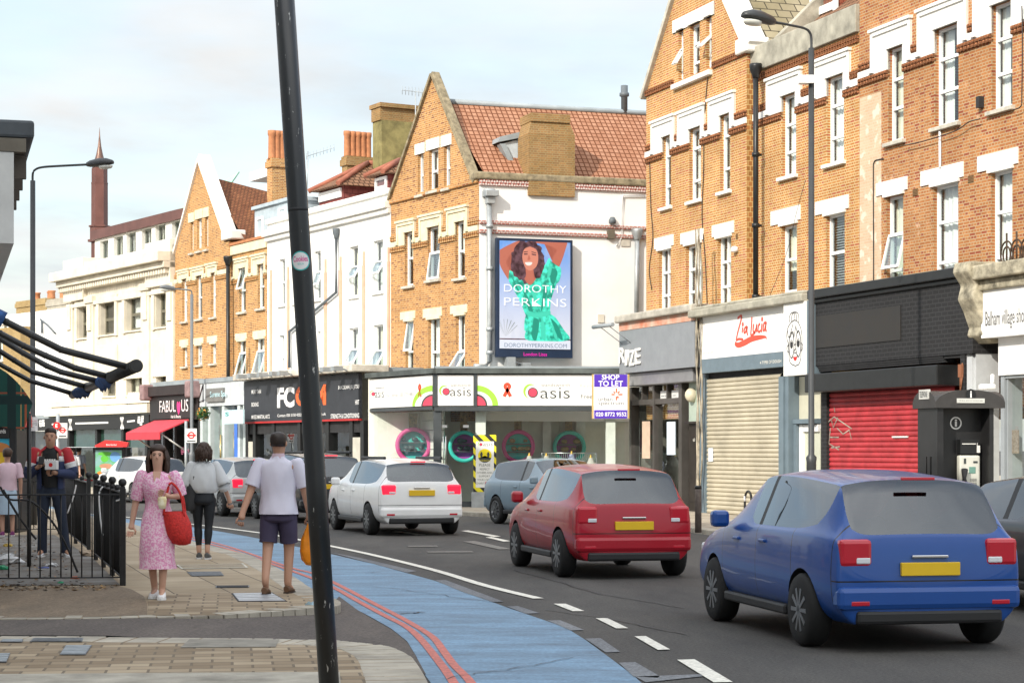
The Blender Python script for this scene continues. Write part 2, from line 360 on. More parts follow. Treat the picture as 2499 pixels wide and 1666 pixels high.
def window(b, f, h, off, rows=(.5,), col=False, curtain=1, open_=None, fw=.055, rev=.12, frame=None, fmat=None, glass=None):
    """b building, h (s0,s1,z0,z1); rows: transom heights as fractions from the top; open_: (top_frac, bottom_frac, angle)"""
    WI[0] += 1; rn = random.Random(WI[0]*13)
    a, c, z0, z1 = h; o = off-rev; m = MB(); H = z1-z0
    fw = min(fw, (c-a)*.16)
    m.fb(f, a, a+fw, z0, z1, o-.05, o+.02); m.fb(f, c-fw, c, z0, z1, o-.05, o+.02)
    m.fb(f, a+fw, c-fw, z1-fw, z1, o-.05, o+.02); m.fb(f, a+fw, c-fw, z0, z0+fw*1.2, o-.05, o+.02)
    for q in rows: z = z1-H*q; m.fb(f, a+fw, c-fw, z-fw*.6, z+fw*.6, o-.045, o+.025)
    if col:
        zt = z1-fw; mid = (a+c)/2
        m.fb(f, mid-fw*.45, mid+fw*.45, z0+fw*1.2, zt, o-.043, o+.016)
    wn = obj('window', m, fmat or UPVC, b)
    g = MB(); g.pane(f, a+fw*.6, c-fw*.6, z0+fw*.6, z1-fw*.6, o-.03); obj('pane', g, glass or GLASS, wn)
    if open_:
        t0, t1, an = open_; zt = z1-H*t0; L = H*(t1-t0); sm = MB(); sg = MB(); n3 = Vector((f.n.x, f.n.y, 0)); ca, sa = math.cos(R(an)), math.sin(R(an))
        def P(s, l, e): base = f.w(s, zt, o+.03); return base+Vector((0, 0, -1))*(l*ca)+n3*(l*sa)+(n3*ca+Vector((0, 0, 1))*sa)*e
        def bx(mb, s0, s1, l0, l1, e0, e1): mb.hexa([P(s0, l1, e1), P(s1, l1, e1), P(s1, l1, e0), P(s0, l1, e0), P(s0, l0, e1), P(s1, l0, e1), P(s1, l0, e0), P(s0, l0, e0)])
        e = .045; k = fw*1.1
        bx(sm, a+.01, a+k, 0, L, 0, e); bx(sm, c-k, c-.01, 0, L, 0, e); bx(sm, a+k, c-k, 0, k, 0, e); bx(sm, a+k, c-k, L-k, L, 0, e)
        sash = obj('sash', sm, fmat or UPVC, wn)
        bx(sg, a+k*.7, c-k*.7, k*.7, L-k*.7, .015, .02); obj('pane', sg, glass or GLASS, wn)
    if curtain:
        cm = MB(); n = 18; oc = o-.16
        def cur(x0, x1, zb, zt):
            lo, hi = [], []
            for i in range(n+1):
                s_ = x0+(x1-x0)*i/n; d = .022*math.sin(i*1.9+rn.random())+.01*rn.random()
                lo.append(f.w(s_, zb, oc+d)); hi.append(f.w(s_, zt, oc+d))
            for i in range(n): cm.ngon([lo[i], lo[i+1], hi[i+1], hi[i]])
        if curtain == 1: cur(a-.02, c+.02, z0-.02, z1)
        elif curtain == 2: cur(a-.02, a+(c-a)*.36, z0-.02, z1); cur(c-(c-a)*.30, c+.02, z0-.02, z1)
        elif curtain == 3:      # blind of slats
            k = int(H/.06)
            for i in range(k): cm.fb(f, a, c, z1-i*.06-.012, z1-i*.06-.005, oc-.02, oc+.02)
        elif curtain == 4: cur(a-.02, c+.02, z1-H*.55, z1)
        elif curtain == 5: cur(a-.02, a+(c-a)*.55, z0-.02, z1)
        for p in cm.bm.faces: p.smooth = False
        obj('blind' if curtain == 3 else 'curtain', cm, CURTW if WI[0] % 3 else CURT, wn)
    return wn
def sill(b, f, h, off, m=None, ov=.10, th=.085, pr=.10):
    s = MB(); s.fb(f, h[0]-ov, h[1]+ov, h[2]-th, h[2]-.003, off-.10, off+pr); obj('sill', s, m or SILL, b, bevel=.008)
def lintel(b, f, q, off, m=None, pr=.03, lip=None):
    s = MB(); s.fb(f, q[0], q[1], q[2], q[3], off-.05, off+pr)
    if lip: s.fb(f, lip[0], lip[1], q[2]-.07, q[2]+.03, off-.10, off+pr+.03)
    obj('lintel', s, m or WHITE, b)
SPLIT = {'door_panel', 'console', 'purple_band', 'curtain_wall', 'pilaster', 'pier', 'door_post', 'column', 'post', 'corner_post', 'headrest', 'transom', 'window_frame_bar'}
def hood(b, f, q, win, zleg, off, m=None):      # moulded white surround: q outer (s0,s1,_,ztop), win opening, legs down to zleg
    s = MB(); a, c, _, zt = q; pr = .035
    s.fb(f, a, c, win[3], zt, off-.05, off+pr)
    s.fb(f, a, win[0], zleg, win[3], off-.05, off+pr); s.fb(f, win[1], c, zleg, win[3], off-.05, off+pr)
    k = .09
    s.fb(f, a-.03, c+.03, zt-.005, zt+.06, off-.05, off+.11)
    s.fb(f, a+k, c-k, zt-.10, zt-.005, off+pr-.01, off+.075)
    s.fb(f, a, a+k, zleg+.10, zt-.005, off+pr-.01, off+.065); s.fb(f, c-k, c, zleg+.10, zt-.005, off+pr-.01, off+.065)
    s.fb(f, win[0]-.03, win[1]+.03, win[3], win[3]+.08, off+pr-.01, off+pr+.025)
    s.fb(f, a-.04, a+k+.03, zleg+.02, zleg+.09, off+pr-.01, off+.10); s.fb(f, c-k-.03, c+.04, zleg+.02, zleg+.09, off+pr-.01, off+.10)
    obj('window_surround', s, m or WHITE, b)
# ------------------------------------------------------------------ ground, road, pavements
def asphalt(name, c, vs=260):
    m, t, b = newmat(name); b.inputs['Roughness'].default_value = .88; b.inputs['Specular IOR Level'].default_value = .25
    g = nd(t, 'ShaderNodeTexCoord'); n = nd(t, 'ShaderNodeTexNoise'); n.inputs['Scale'].default_value = 34; n.inputs['Detail'].default_value = 6; n.inputs['Roughness'].default_value = .8
    n2 = nd(t, 'ShaderNodeTexNoise'); n2.inputs['Scale'].default_value = .8; n2.inputs['Detail'].default_value = 9; n2.inputs['Roughness'].default_value = .7
    mp = nd(t, 'ShaderNodeMapping'); mp.inputs['Rotation'].default_value = (0, 0, R(-14)); mp.inputs['Scale'].default_value = (1, .22, 1)
    t.links.new(g.outputs['Object'], n.inputs['Vector']); t.links.new(g.outputs['Object'], mp.inputs[0]); t.links.new(mp.outputs[0], n2.inputs['Vector'])
    r1 = nd(t, 'ShaderNodeValToRGB'); r1.color_ramp.elements[0].position = .36; r1.color_ramp.elements[1].position = .66
    r1.color_ramp.elements[0].color = (*[x*.62 for x in c], 1); r1.color_ramp.elements[1].color = (*[x*1.55 for x in c], 1)
    r2 = nd(t, 'ShaderNodeValToRGB'); r2.color_ramp.elements[0].position = .3; r2.color_ramp.elements[1].position = .7
    r2.color_ramp.elements[0].color = (.55, .55, .57, 1); r2.color_ramp.elements[1].color = (1.1, 1.08, 1.04, 1)
    mu = nd(t, 'ShaderNodeMix', data_type='RGBA', blend_type='MULTIPLY'); mu.inputs[0].default_value = 1
    t.links.new(n.outputs['Fac'], r1.inputs[0]); t.links.new(n2.outputs['Fac'], r2.inputs[0])
    t.links.new(r1.outputs[0], mu.inputs[6]); t.links.new(r2.outputs[0], mu.inputs[7]); t.links.new(mu.outputs[2], b.inputs['Base Color'])
    bp = nd(t, 'ShaderNodeBump'); bp.inputs['Strength'].default_value = .6; bp.inputs['Distance'].default_value = .006
    t.links.new(n.outputs['Fac'], bp.inputs['Height']); t.links.new(bp.outputs[0], b.inputs['Normal']); return m
def worn(name, c, under, keep=.42, sc=9, stretch=1, rough=.7):      # paint worn through to what lies under it
    m, t, b = newmat(name); b.inputs['Roughness'].default_value = rough
    g = nd(t, 'ShaderNodeTexCoord'); mp = nd(t, 'ShaderNodeMapping'); mp.inputs['Scale'].default_value = (1/stretch, stretch, 1); mp.inputs['Rotation'].default_value = (0, 0, R(8))
    n = nd(t, 'ShaderNodeTexNoise'); n.inputs['Scale'].default_value = sc; n.inputs['Detail'].default_value = 9; n.inputs['Roughness'].default_value = .75
    t.links.new(g.outputs['Object'], mp.inputs[0]); t.links.new(mp.outputs[0], n.inputs['Vector'])
    k = nd(t, 'ShaderNodeValToRGB'); k.color_ramp.elements[0].position = keep-.12; k.color_ramp.elements[1].position = keep+.16
    k.color_ramp.elements[0].color = (*under, 1); k.color_ramp.elements[1].color = (*c, 1)
    t.links.new(n.outputs['Fac'], k.inputs[0])
    n3 = nd(t, 'ShaderNodeTexNoise'); n3.inputs['Scale'].default_value = 30; n3.inputs['Detail'].default_value = 5; t.links.new(g.outputs['Object'], n3.inputs['Vector'])
    k3 = nd(t, 'ShaderNodeValToRGB'); k3.color_ramp.elements[0].color = (.6, .6, .6, 1); k3.color_ramp.elements[1].color = (1.3, 1.3, 1.3, 1)
    k3.color_ramp.elements[0].position = .3; k3.color_ramp.elements[1].position = .7
    t.links.new(n3.outputs['Fac'], k3.inputs[0]); mu = nd(t, 'ShaderNodeMix', data_type='RGBA', blend_type='MULTIPLY'); mu.inputs[0].default_value = .6
    t.links.new(k.outputs[0], mu.inputs[6]); t.links.new(k3.outputs[0], mu.inputs[7]); t.links.new(mu.outputs[2], b.inputs['Base Color']); return m
ASPH = asphalt('asphalt', (.088, .084, .079)); ASPH2 = asphalt('speckled_asphalt', (.125, .108, .098))
PATCH = asphalt('patched_asphalt', (.20, .21, .225)); OLDT = asphalt('worn_tarmac', (.225, .175, .125))
BLUE = worn('blue_surfacing', (.175, .305, .44), (.10, .155, .215), .46, 1.5, 1.7)
LINEW = worn('white_road_paint', (.76, .73, .64), (.26, .25, .23), .33, 18)
LINER = worn('red_road_paint', (.56, .15, .115), (.17, .10, .09), .38, 16)
def paving(name, c1, c2, mortar, bw, rh, rot, ms=.014, off=.5, stain=(.55, .5, .45)):
    m = brick(name, c1, c2, mortar, bw=bw, rh=rh, ms=ms, off=off, squash=1, stain=stain, stain_amt=.55, bump=.6)
    t = m.node_tree; mp = nd(t, 'ShaderNodeMapping'); mp.inputs['Rotation'].default_value = (0, 0, R(rot))
    k = [x for x in t.nodes if x.type == 'TEX_BRICK'][0]; l = k.inputs['Vector'].links[0]; src = l.from_socket; t.links.remove(l)
    t.links.new(src, mp.inputs[0]); t.links.new(mp.outputs[0], k.inputs['Vector']); return m
SETTS = paving('block_paving', (.26, .20, .135), (.46, .375, .265), (.19, .155, .115), .30, .21, -8, ms=.011)
SLABS = paving('paving_slabs', (.37, .30, .21), (.47, .385, .28), (.16, .13, .10), .95, .62, 74, ms=.010)
SLABS2 = paving('far_paving_slabs', (.40, .35, .28), (.46, .41, .33), (.2, .17, .14), .75, .6, 20, ms=.010)
KERB = mat('granite_kerb', (.42, .38, .31), .85, vary=.28, vs=2.5, bump=.25, bs=90)

m = MB(); m.ngon([(-700, -60, -.30), (700, -60, -.30), (700, 1800, -.30), (-700, 1800, -.30)]); struct('ground', m, ASPH)
m = MB()
for i in range(24):
    for j in range(30):
        x0, y0 = -70+i*5, 2+j*6; m.ngon([(x0, y0, 0), (x0+5, y0, 0), (x0+5, y0+6, 0), (x0, y0+6, 0)])
bmesh.ops.remove_doubles(m.bm, verts=m.bm.verts[:], dist=.001); struct('road', m, ASPH)
def offset_in(pl, d):
    o = []
    for i, p in enumerate(pl):
        a = pl[max(i-1, 0)]; b = pl[min(i+1, len(pl)-1)]; t = Vector((b[0]-a[0], b[1]-a[1])).normalized()
        o.append((p[0]-t.y*d, p[1]+t.x*d))
    return o
def kerb(name, pl, d, side=1, top=.104, zlow=None):
    mb = MB(); inn = offset_in(pl, d*side); out = offset_in(pl, -.012*side); n = len(pl)
    for i in range(n-1):
        L = math.hypot(pl[i+1][0]-pl[i][0], pl[i+1][1]-pl[i][1]); k = max(1, round(L/.9))
        for j in range(k):
            e = .007/max(L/k, .05); t0, t1 = j/k+e/k*1, (j+1)/k-e/k*1
            lp = lambda A, t: (A[i][0]+(A[i+1][0]-A[i][0])*t, A[i][1]+(A[i+1][1]-A[i][1])*t)
            a, b, c, dd = lp(out, t0), lp(out, t1), lp(inn, t1), lp(inn, t0)
            jz = random.uniform(-.004, .004)
            za, zb = (top, top) if zlow is None else (zlow(a), zlow(b))
            mb.hexa([(*a, -.02), (*b, -.02), (*c, -.02), (*dd, -.02), (*a, za+jz), (*b, zb+jz), (*c, zb+jz), (*dd, za+jz)])
    o = struct(name, mb, KERB); bv = o.modifiers.new('bevel', 'BEVEL'); bv.width = .02; bv.segments = 2
def flat(name, pts, z, m, zf=None):
    mb = MB(); f = mb.ngon([(p[0], p[1], zf(p) if zf else z) for p in pts]); bmesh.ops.triangulate(mb.bm, faces=[f]); return struct(name, mb, m)
def dens(pl, n=5):
    return smoothpts([(p[0], p[1]) for p in pl], n)
far_edge = [gr(*p, .1) for p in ((-60, 1226), (100, 1238), (200, 1254), (310, 1275), (430, 1310), (566, 1343), (612, 1355), (700, 1397), (764, 1437), (808, 1458))]
cor = [gr(*p, .1) for p in ((808, 1458), (824, 1465), (829, 1472), (818, 1479), (768, 1483), (660, 1492), (545, 1501), (383, 1505), (200, 1508), (0, 1510), (-400, 1512))]
E1 = dens(far_edge, 5); E2 = dens(cor, 4); edge1 = E1[:-1]+E2
flat('pavement', [(-30, 62), *edge1, (-12, 20)], .1, SLABS)
kerb('kerb', E1, .32, -1); kerb('kerb', E2, .28, -1)
c2 = [gr(*p, .1) for p in ((-400, 1551), (0, 1552), (261, 1554), (561, 1557), (750, 1560), (832, 1564), (910, 1572), (955, 1580), (998, 1600), (1023, 1632), (1042, 1668), (1062, 1730), (1080, 1800), (1100, 1950), (1120, 2300))]
E3 = dens(c2, 4)
flat('pavement_corner', [*E3, (.2, 3), (-6, 3)], .1, SETTS)
kerb('kerb', E3, .42, -1)
# tarmac apron and block paving laid on the main pavement
Q = lambda z, pts, h=.1: [gr(*r(z, *p), h) for p in pts]
flat('tarmac_apron', Q('B3', [(-300, 590), (400, 572), (900, 560), (1010, 590), (1100, 640), (1125, 700), (1130, 785), (700, 800), (0, 806), (-300, 808)]), .104, OLDT)
flat('block_paving', Q('B3', [(1130, 640), (1280, 625), (1760, 615), (2352, 612), (2450, 660), (2400, 722), (2200, 735), (1700, 788), (1200, 790), (1132, 786)]), .1045, SETTS)
flat('pale_slab', Q('B3', [(-300, 1240), (1820, 1225), (2352, 1222), (2600, 1222), (2640, 1700), (-300, 1700)]), .1045, mat('pale_slab', (.38, .35, .29), .9, vary=.28, vs=3, bump=.3))
flat('tarmac_patch', Q('B3', [(1380, 1035), (1450, 972), (2140, 972), (2110, 1030)]), .105, mat('grey_slab_patch', (.27, .25, .21), .9, vary=.25, vs=4))
# side road mouth, raised to the dropped kerbs
def ramp(p): return .012+.082*max(0, min(1, (-1.6-p[0])/1.6))
sr = [gr(*p, .07) for p in ((-400, 1513), (0, 1511), (383, 1507), (545, 1503), (660, 1494), (768, 1486), (800, 1474))]+[gr(*r('B4', *p), .01) for p in ((300, 490), (335, 513), (400, 556), (480, 605), (600, 670), (690, 742), (745, 830), (800, 930))]+[gr(*p, .09) for p in ((955, 1576), (832, 1561), (561, 1554), (261, 1551), (-400, 1549))]
flat('side_road', sr, .01, ASPH2, ramp)
# blue cycle lane
bl = [(x, y) for x, y in offset_in(E1, -.25)]+[(p.x, p.y) for p in [gr(*r('B4', *q)) for q in ((330, 515), (400, 558), (480, 600), (600, 668), (690, 740), (745, 830), (790, 930), (830, 985))]]+[(p.x, p.y) for p in [gr(*q) for q in ((1075, 1720), (1095, 1830), (1120, 2300))]]
br = [gr(*q) for q in ((-60, 1222), (100, 1231), (200, 1250), (310, 1266), (425, 1279), (550, 1299), (632, 1314), (813, 1353), (912, 1376), (1061, 1417), (1231, 1480), (1380, 1531), (1431, 1563), (1508, 1620), (1550, 1652), (1590, 1690), (1680, 1800), (1900, 2300))]
flat('cycle_lane', bl+[(p.x, p.y) for p in br[::-1]], .005, BLUE)
def ribbon(name, pts, wd, z, m):
    pl = dens(pts, 5); a = offset_in(pl, wd/2); b = offset_in(pl, -wd/2); mb = MB()
    for i in range(len(pl)-1): mb.ngon([(*b[i], z), (*b[i+1], z), (*a[i+1], z), (*a[i], z)])
    bmesh.ops.remove_doubles(mb.bm, verts=mb.bm.verts[:], dist=.0005); return struct(name, mb, m)
ribbon('red_line', [gr(430, 1301), gr(560, 1335)]+[gr(*r('B4', *q)) for q in ((0, 312), (150, 352), (280, 410), (480, 515), (620, 588), (740, 655), (840, 722), (900, 800), (960, 880), (1060, 985))]+[gr(1200, 1760), gr(1260, 2000)], .072, .010, LINER)
ribbon('red_line', [gr(430, 1306), gr(560, 1341)]+[gr(*r('B4', *q)) for q in ((0, 328), (150, 382), (285, 442), (400, 507), (560, 594), (680, 655), (760, 722), (850, 830), (960, 985))]+[gr(1150, 1760), gr(1200, 2000)], .072, .010, LINER)
ribbon('white_line', [gr(*q) for q in ((100, 1240), (200, 1252), (310, 1262), (425, 1274), (625, 1299), (708, 1313), (813, 1334), (912, 1355), (1061, 1392), (1180, 1428), (1314, 1461))], .13, .010, LINEW)
dash = [[(1530, 527), (1600, 527), (1708, 569), (1640, 570)], [(1772, 610), (1840, 610), (1960, 668), (1890, 669)], [(1995, 715), (2060, 713), (2200, 790), (2130, 793)], [(2240, 850), (2340, 847), (2560, 978), (2450, 980)]]
for q in dash: flat('white_dash', Q('B4', q, 0), .010, LINEW)
for q in ([(1000, 107), (1040, 104), (1228, 139), (1190, 142)], [(1140, 144), (1175, 142), (1284, 166), (1245, 169)], [(600, 112), (650, 110), (800, 128), (740, 130)]): flat('white_dash', Q('B4', q, 0), .010, LINEW)
for q in ([(690, 193), (860, 192), (870, 198), (700, 199)], [(800, 226), (1060, 224), (1075, 231), (815, 232)], [(1010, 168), (1080, 165), (1290, 212), (1220, 214)]): flat('worn_white_mark', Q('B4', q, 0), .010, worn('ghost_paint', (.24, .22, .19), (.075, .072, .07), .46, 14))
for q in ([(250, 230), (420, 262), (745, 338), (690, 347), (420, 276)], [(850, 391), (910, 389), (1245, 514), (1180, 516), (1000, 455)], [(1262, 541), (1325, 539), (1452, 580), (1370, 583)], [(1495, 622), (1570, 621), (1706, 677), (1630, 680)], [(1712, 727), (1800, 724), (1914, 803), (1830, 806)], [(1905, 865), (2000, 862), (2140, 942), (2130, 952), (1990, 945)], [(2000, 945), (2420, 930), (2420, 940), (2060, 978)]):
    flat('grey_road_patch', Q('B4', q, 0), .0075, PATCH)
# far pavement
KP = [(10.2, 12), (8.6, 19), (6.6, 27.5), (4.72, 35.8), (4.26, 37.6), (3.3, 41.8), (1.6, 46), (-.8, 50), (-3.6, 54.4), (-8, 61.5), (-14, 72), (-22, 85), (-34, 104)]
KL = dens(KP, 4)
flat('pavement', [*[(p[0]+.05, p[1]) for p in KL], (-20, 120), (30, 120), (30, 12)], .1, SLABS2); kerb('kerb', KL, .30, -1)
# ironwork let into the paving
IRON = mat('cast_iron', (.17, .18, .19), .55, metal=.5, vary=.25, vs=14); IRONB = mat('blue_grey_cover', (.33, .36, .38), .55, metal=.3, vary=.2, vs=10)
def cover(z, pts, m, label, bars=6, ax=0, fr=None):
    p = [Vector((q.x, q.y, .106)) for q in Q(z, pts)]; c = sum(p, Vector())/4; t = thing('manhole_cover', label, 'manhole cover', (c.x, c.y, .1))
    mb = MB(); mb.prism(p, (0, 0, .003)); obj('frame', mb, fr or IRON, t)
    mb = MB(); k = [c+(q-c)*.93 for q in p]
    for i in range(bars):
        t0, t1 = (i+.12)/bars, (i+.88)/bars
        A, B, Cc, D = (k[0], k[1], k[2], k[3]) if ax == 0 else (k[1], k[2], k[3], k[0])
        mb.prism([A.lerp(B, t0)+Vector((0, 0, .003)), A.lerp(B, t1)+Vector((0, 0, .003)), D.lerp(Cc, t1)+Vector((0, 0, .003)), D.lerp(Cc, t0)+Vector((0, 0, .003))], (0, 0, .004))
    obj('lid', mb, m, t)
# cracks and joints worn into the carriageway
def crack(zk, pts, wd=.018):
    rn = random.Random(len(pts)*7+int(pts[0][0])); P = [gr(*r(zk, *p)) for p in pts]; q = []
    for a, b in zip(P, P[1:]):
        for k in range(8): c = a.lerp(b, k/8); q.append((c.x+rn.uniform(-.03, .03), c.y+rn.uniform(-.06, .06)))
    a = offset_in(q, wd/2); b = offset_in(q, -wd/2); mb = MB()
    for i in range(len(q)-1): mb.ngon([(*b[i], .0125), (*b[i+1], .0125), (*a[i+1], .0125), (*a[i], .0125)])
    struct('road_crack', mb, mat('tar_seam', (.028, .027, .027), .6))
crack('B4', [(650, 585), (720, 582), (790, 575)], .03); crack('B4', [(460, 350), (550, 345)], .02); crack('B4', [(900, 960), (1300, 900), (1700, 830)], .012); crack('B4', [(500, 430), (850, 470), (1250, 530)], .012); crack('B4', [(1500, 560), (1900, 620), (2350, 720)], .02); crack('B4', [(1300, 330), (1800, 470), (2350, 560)], .02); crack('B3', [(1330, 826), (1480, 830), (1590, 838)], .03); crack('B3', [(100, 900), (700, 885), (1500, 905)], .015)
cover('B3', [(455, 1092), (505, 1020), (705, 1020), (655, 1092)], IRONB, 'pale blue grey metal cover set in the block paving near the corner')
cover('B3', [(-20, 1150), (-10, 1082), (80, 1080), (50, 1150)], IRONB, 'pale metal cover cut by the bottom left edge of the paving', 4)
cover('B3', [(230, 992), (255, 966), (640, 966), (630, 992)], IRON, 'long dark studded iron cover beside the side road', 12)
cover('B3', [(0, 995), (20, 976), (180, 976), (170, 996)], IRONB, 'small grey iron cover left of the long studded cover', 5)
cover('B3', [(1820, 685), (1770, 622), (2080, 615), (2200, 684)], mat('steel_plate', (.50, .52, .54), .4, metal=.5, vary=.2), 'dark framed steel cover under the feet of the man in shorts', 5, fr=BLACKM)
cover('B3', [(1470, 490), (1430, 458), (1690, 455), (1715, 486)], IRON, 'striped iron grating in the pavement behind the woman in pink', 14)
cover('B3', [(1385, 434), (1350, 404), (1860, 390), (1900, 425)], mat('slab_cover', (.36, .30, .22), .85, vary=.2), 'long recessed paving cover in the pavement near the kerb', 3, fr=SILL)
cover('B3', [(1650, 578), (1650, 564), (1910, 562), (1905, 575)], BLACKM, 'narrow dark slot cover in the pavement left of the man in shorts', 4)
# ------------------------------------------------------------------ right-hand terrace
FR = Fac(4.86, 50.2, .3337, -.9427)      # plane of the shopfronts on the right
UB = FR.shift(-.55); UA = FR.shift(-.36)  # upper walls
def hole(f, z, xl, xr, yt, zb=None, yb=None, o=0, xb=None):
    a, zt = f.z(z, xl, yt, o); b, _ = f.z(z, xr, yt, o); _, z0 = f.z(zb or z, xl if xb is None else xb, yb, o)
    return (a, b, z0, zt)
def back(mb, f, s0, s1, z0, z1, depth, off=0, mi=0, front=False):      # side walls, back, floor and roof deck of a block
    P = lambda a, z, o: f.w(a, z, o)
    mb.ngon([P(s0, z0, off), P(s0, z1, off), P(s0, z1, off-depth), P(s0, z0, off-depth)], mi)
    mb.ngon([P(s1, z0, off), P(s1, z1, off), P(s1, z1, off-depth), P(s1, z0, off-depth)], mi)
    mb.ngon([P(s0, z0, off-depth), P(s1, z0, off-depth), P(s1, z1, off-depth), P(s0, z1, off-depth)], mi)
    mb.ngon([P(s0, z1, off), P(s1, z1, off), P(s1, z1, off-depth), P(s0, z1, off-depth)], mi)
def rooms(b, f, s0, s1, zs, off, depth=3.2):      # plain rooms behind the windows
    mb = MB()
    for z in zs: mb.fb(f, s0+.2, s1-.2, z-.12, z, off-depth, off-.3)
    mb.fb(f, s0+.2, s1-.2, zs[0], zs[-1], off-depth-.1, off-depth)
    obj('room', mb, INT, b)
def band(b, f, s0, s1, z0, z1, off, gaps, m, name='string_course', pr=.05):
    x = s0
    for g in sorted(gaps)+[(s1, s1)]:
        if min(g[0], s1) > x+.02: mb = MB(); mb.fb(f, x, min(g[0], s1), z0, z1, off-.05, off+pr); obj(name, mb, m, b)
        x = max(x, g[1])
def dentil(b, f, s0, s1, z, off, gaps, m=None, rows=2, h=.085):
    x = s0
    for g in sorted(gaps)+[(s1, s1)]:
        e = min(g[0], s1)
        if e > x+.05:
            mb = MB()
            for k in range(rows):
                mb.fb(f, x, e, z-h*(k+1)+.012, z-h*k-.012, off-.04, off+.045-.008*k)
                n = max(1, int((e-x)/.12))
                for i in range(n):
                    a = x+(e-x)*(i+.2)/n; mb.fb(f, a, a+(e-x)/n*.6, z-h*(k+1)+.02, z-h*k-.005, off+.03, off+.065)
            obj('moulded_string', mb, m or TERRA, b)
        x = max(x, g[1])
def downpipe(b, f, z, pts, o, rad, m, name='downpipe', hopper=True, brackets=()):
    mb = MB(); P = [f.w(*f.z(q[0], q[1], q[2], o), o) for q in pts]; mb.tube(P, rad, 8)
    if hopper:
        c = P[0]; mb.lathe(c, [(rad*1.2, -.02), (rad*1.5, .06), (rad*2.2, .16), (rad*2.4, .26), (rad*2.4, .32)], 8)
    for q in brackets:
        s_, z_ = f.z(*q, o); mb.lathe(f.w(s_, z_, o), [(rad*1.45, -.05), (rad*1.45, .05)], 8); mb.fb(f, s_-.02, s_+.02, z_-.03, z_+.03, o-.15, o)
    return obj(name, mb, m, b)
def cable(b, f, pts, o=.02, rad=.012, m=None):
    mb = MB(); P = [f.w(*f.z(*q, o), o) for q in pts]; mb.tube([Vector(p) for p in smoothpts([tuple(p) for p in P], 4)], rad, 5); obj('cable', mb, m or BLACKM, b)
def vent(b, f, zk, x0, y0, x1, y1):
    a, c, z0, z1 = f.rect(zk, x0, y0, x1, y1); mb = MB(); mb.fb(f, a, c, z0, z1, -.03, .012)
    for i in range(5): z = z0+(z1-z0)*(i+.3)/5; mb.fb(f, a+.02, c-.02, z, z+(z1-z0)*.08, .012, .022)
    obj('air_brick', mb, mat('air_brick', (.22, .13, .06), .9), b)

def upper(name, label, f, uL, uR, ztop, zbot, W2, H2, W1, L1, bandspec, bm, sillm=SILL, styles=None, extra=(), depth=9, gable=None, dent=TERRA, bandm=WHITE, rowz=None):
    """a brick front: W2 upper windows, H2 hoods, W1 lower windows, L1 lintels"""
    sL = f.px(uL, 600)[0]; sR = f.px(uR, 600)[0]
    mid = f.w((sL+sR)/2, 0, 0); b = thing(name, label, 'building', (mid.x, mid.y, 0)); b['off'] = 0
    mb = MB(); wall(mb, f, sL, sR, zbot, ztop, [*W2, *W1, *extra]); back(mb, f, sL, sR, zbot, ztop, depth)
    obj('wall', mb, bm, b)
    zl = bandspec[1]
    for w_, h_ in zip(W2, H2): hood(b, f, h_, w_, zl, 0, bandm)
    gaps = [(h[0], h[1]) for h in H2]; g2 = [(w_[0], w_[1]) for w_ in W2]
    band(b, f, sL, sR, bandspec[1], bandspec[0], 0, gaps, bandm)
    dentil(b, f, sL, sR, bandspec[0]+.19, 0, gaps, dent); dentil(b, f, sL, sR, bandspec[1]-.01, 0, g2, dent)
    for q, w_ in zip(L1, W1): lintel(b, f, q, 0, bandm, lip=(w_[0]-.06, w_[1]+.06))
    st = styles or {}
    for i, w_ in enumerate(W2):
        window(b, f, w_, 0, **st.get(('u', i), {})); sill(b, f, w_, 0, sillm)
    for i, w_ in enumerate(W1):
        window(b, f, w_, 0, **st.get(('l', i), {}))
        if w_[2] > zbot+.3: sill(b, f, w_, 0, sillm)
    fl = [min(w_[2] for w_ in W1)-.6, min(w_[2] for w_ in W2)-.75, max(w_[3] for w_ in W2)+.5]
    rooms(b, f, sL, sR, fl, 0)
    return b, sL, sR
# --- gabled block A
W2 = [hole(UA, 'A2', 222, 303, 1318, 'A1', 620), hole(UA, 'A2', 480, 590, 1243, 'A1', 560), hole(UA, 'A2', 775, 870, 1112, 'A1', 470)]
H2 = [UA.rect('A2', 128, 1190, 346, 1450), UA.rect('A2', 380, 1100, 634, 1400), UA.rect('A2', 675, 978, 922, 1300)]
W1 = [hole(UA, 'A1', 188, 300, 1013, 'R8', 285, xb=255), hole(UA, 'A1', 445, 593, 985, 'R8', 263, xb=410), hole(UA, 'A1', 748, 878, 893, 'R8', 245, xb=590)]
L1 = [UA.rect('A1', 152, 912, 331, 1015), UA.rect('A1', 402, 865, 618, 968), UA.rect('A1', 703, 790, 909, 898)]
zb1 = UA.z('A2', 65, 1462)[1]; zb0 = UA.z('A2', 65, 1512)[1]
zgb = UA.z('A2', 85, 900)[1]
bA, sL, sR = upper('brick_building', 'gabled orange brick building with white hooded windows beside the poster wall', UA, 1577, 1823, zgb, 2.5, W2, H2, W1, L1, (zb1, zb0), B_OR,
    styles={('u', 0): dict(rows=(.27, .70), curtain=1), ('u', 1): dict(rows=(.27, .72), curtain=2), ('u', 2): dict(rows=(.27, .70), curtain=1),
            ('l', 0): dict(rows=(.36, .70), col=True, curtain=2), ('l', 1): dict(rows=(.36, .70), col=True, curtain=5), ('l', 2): dict(rows=(.36, .70), col=True, curtain=1)}, sillm=WHITE)
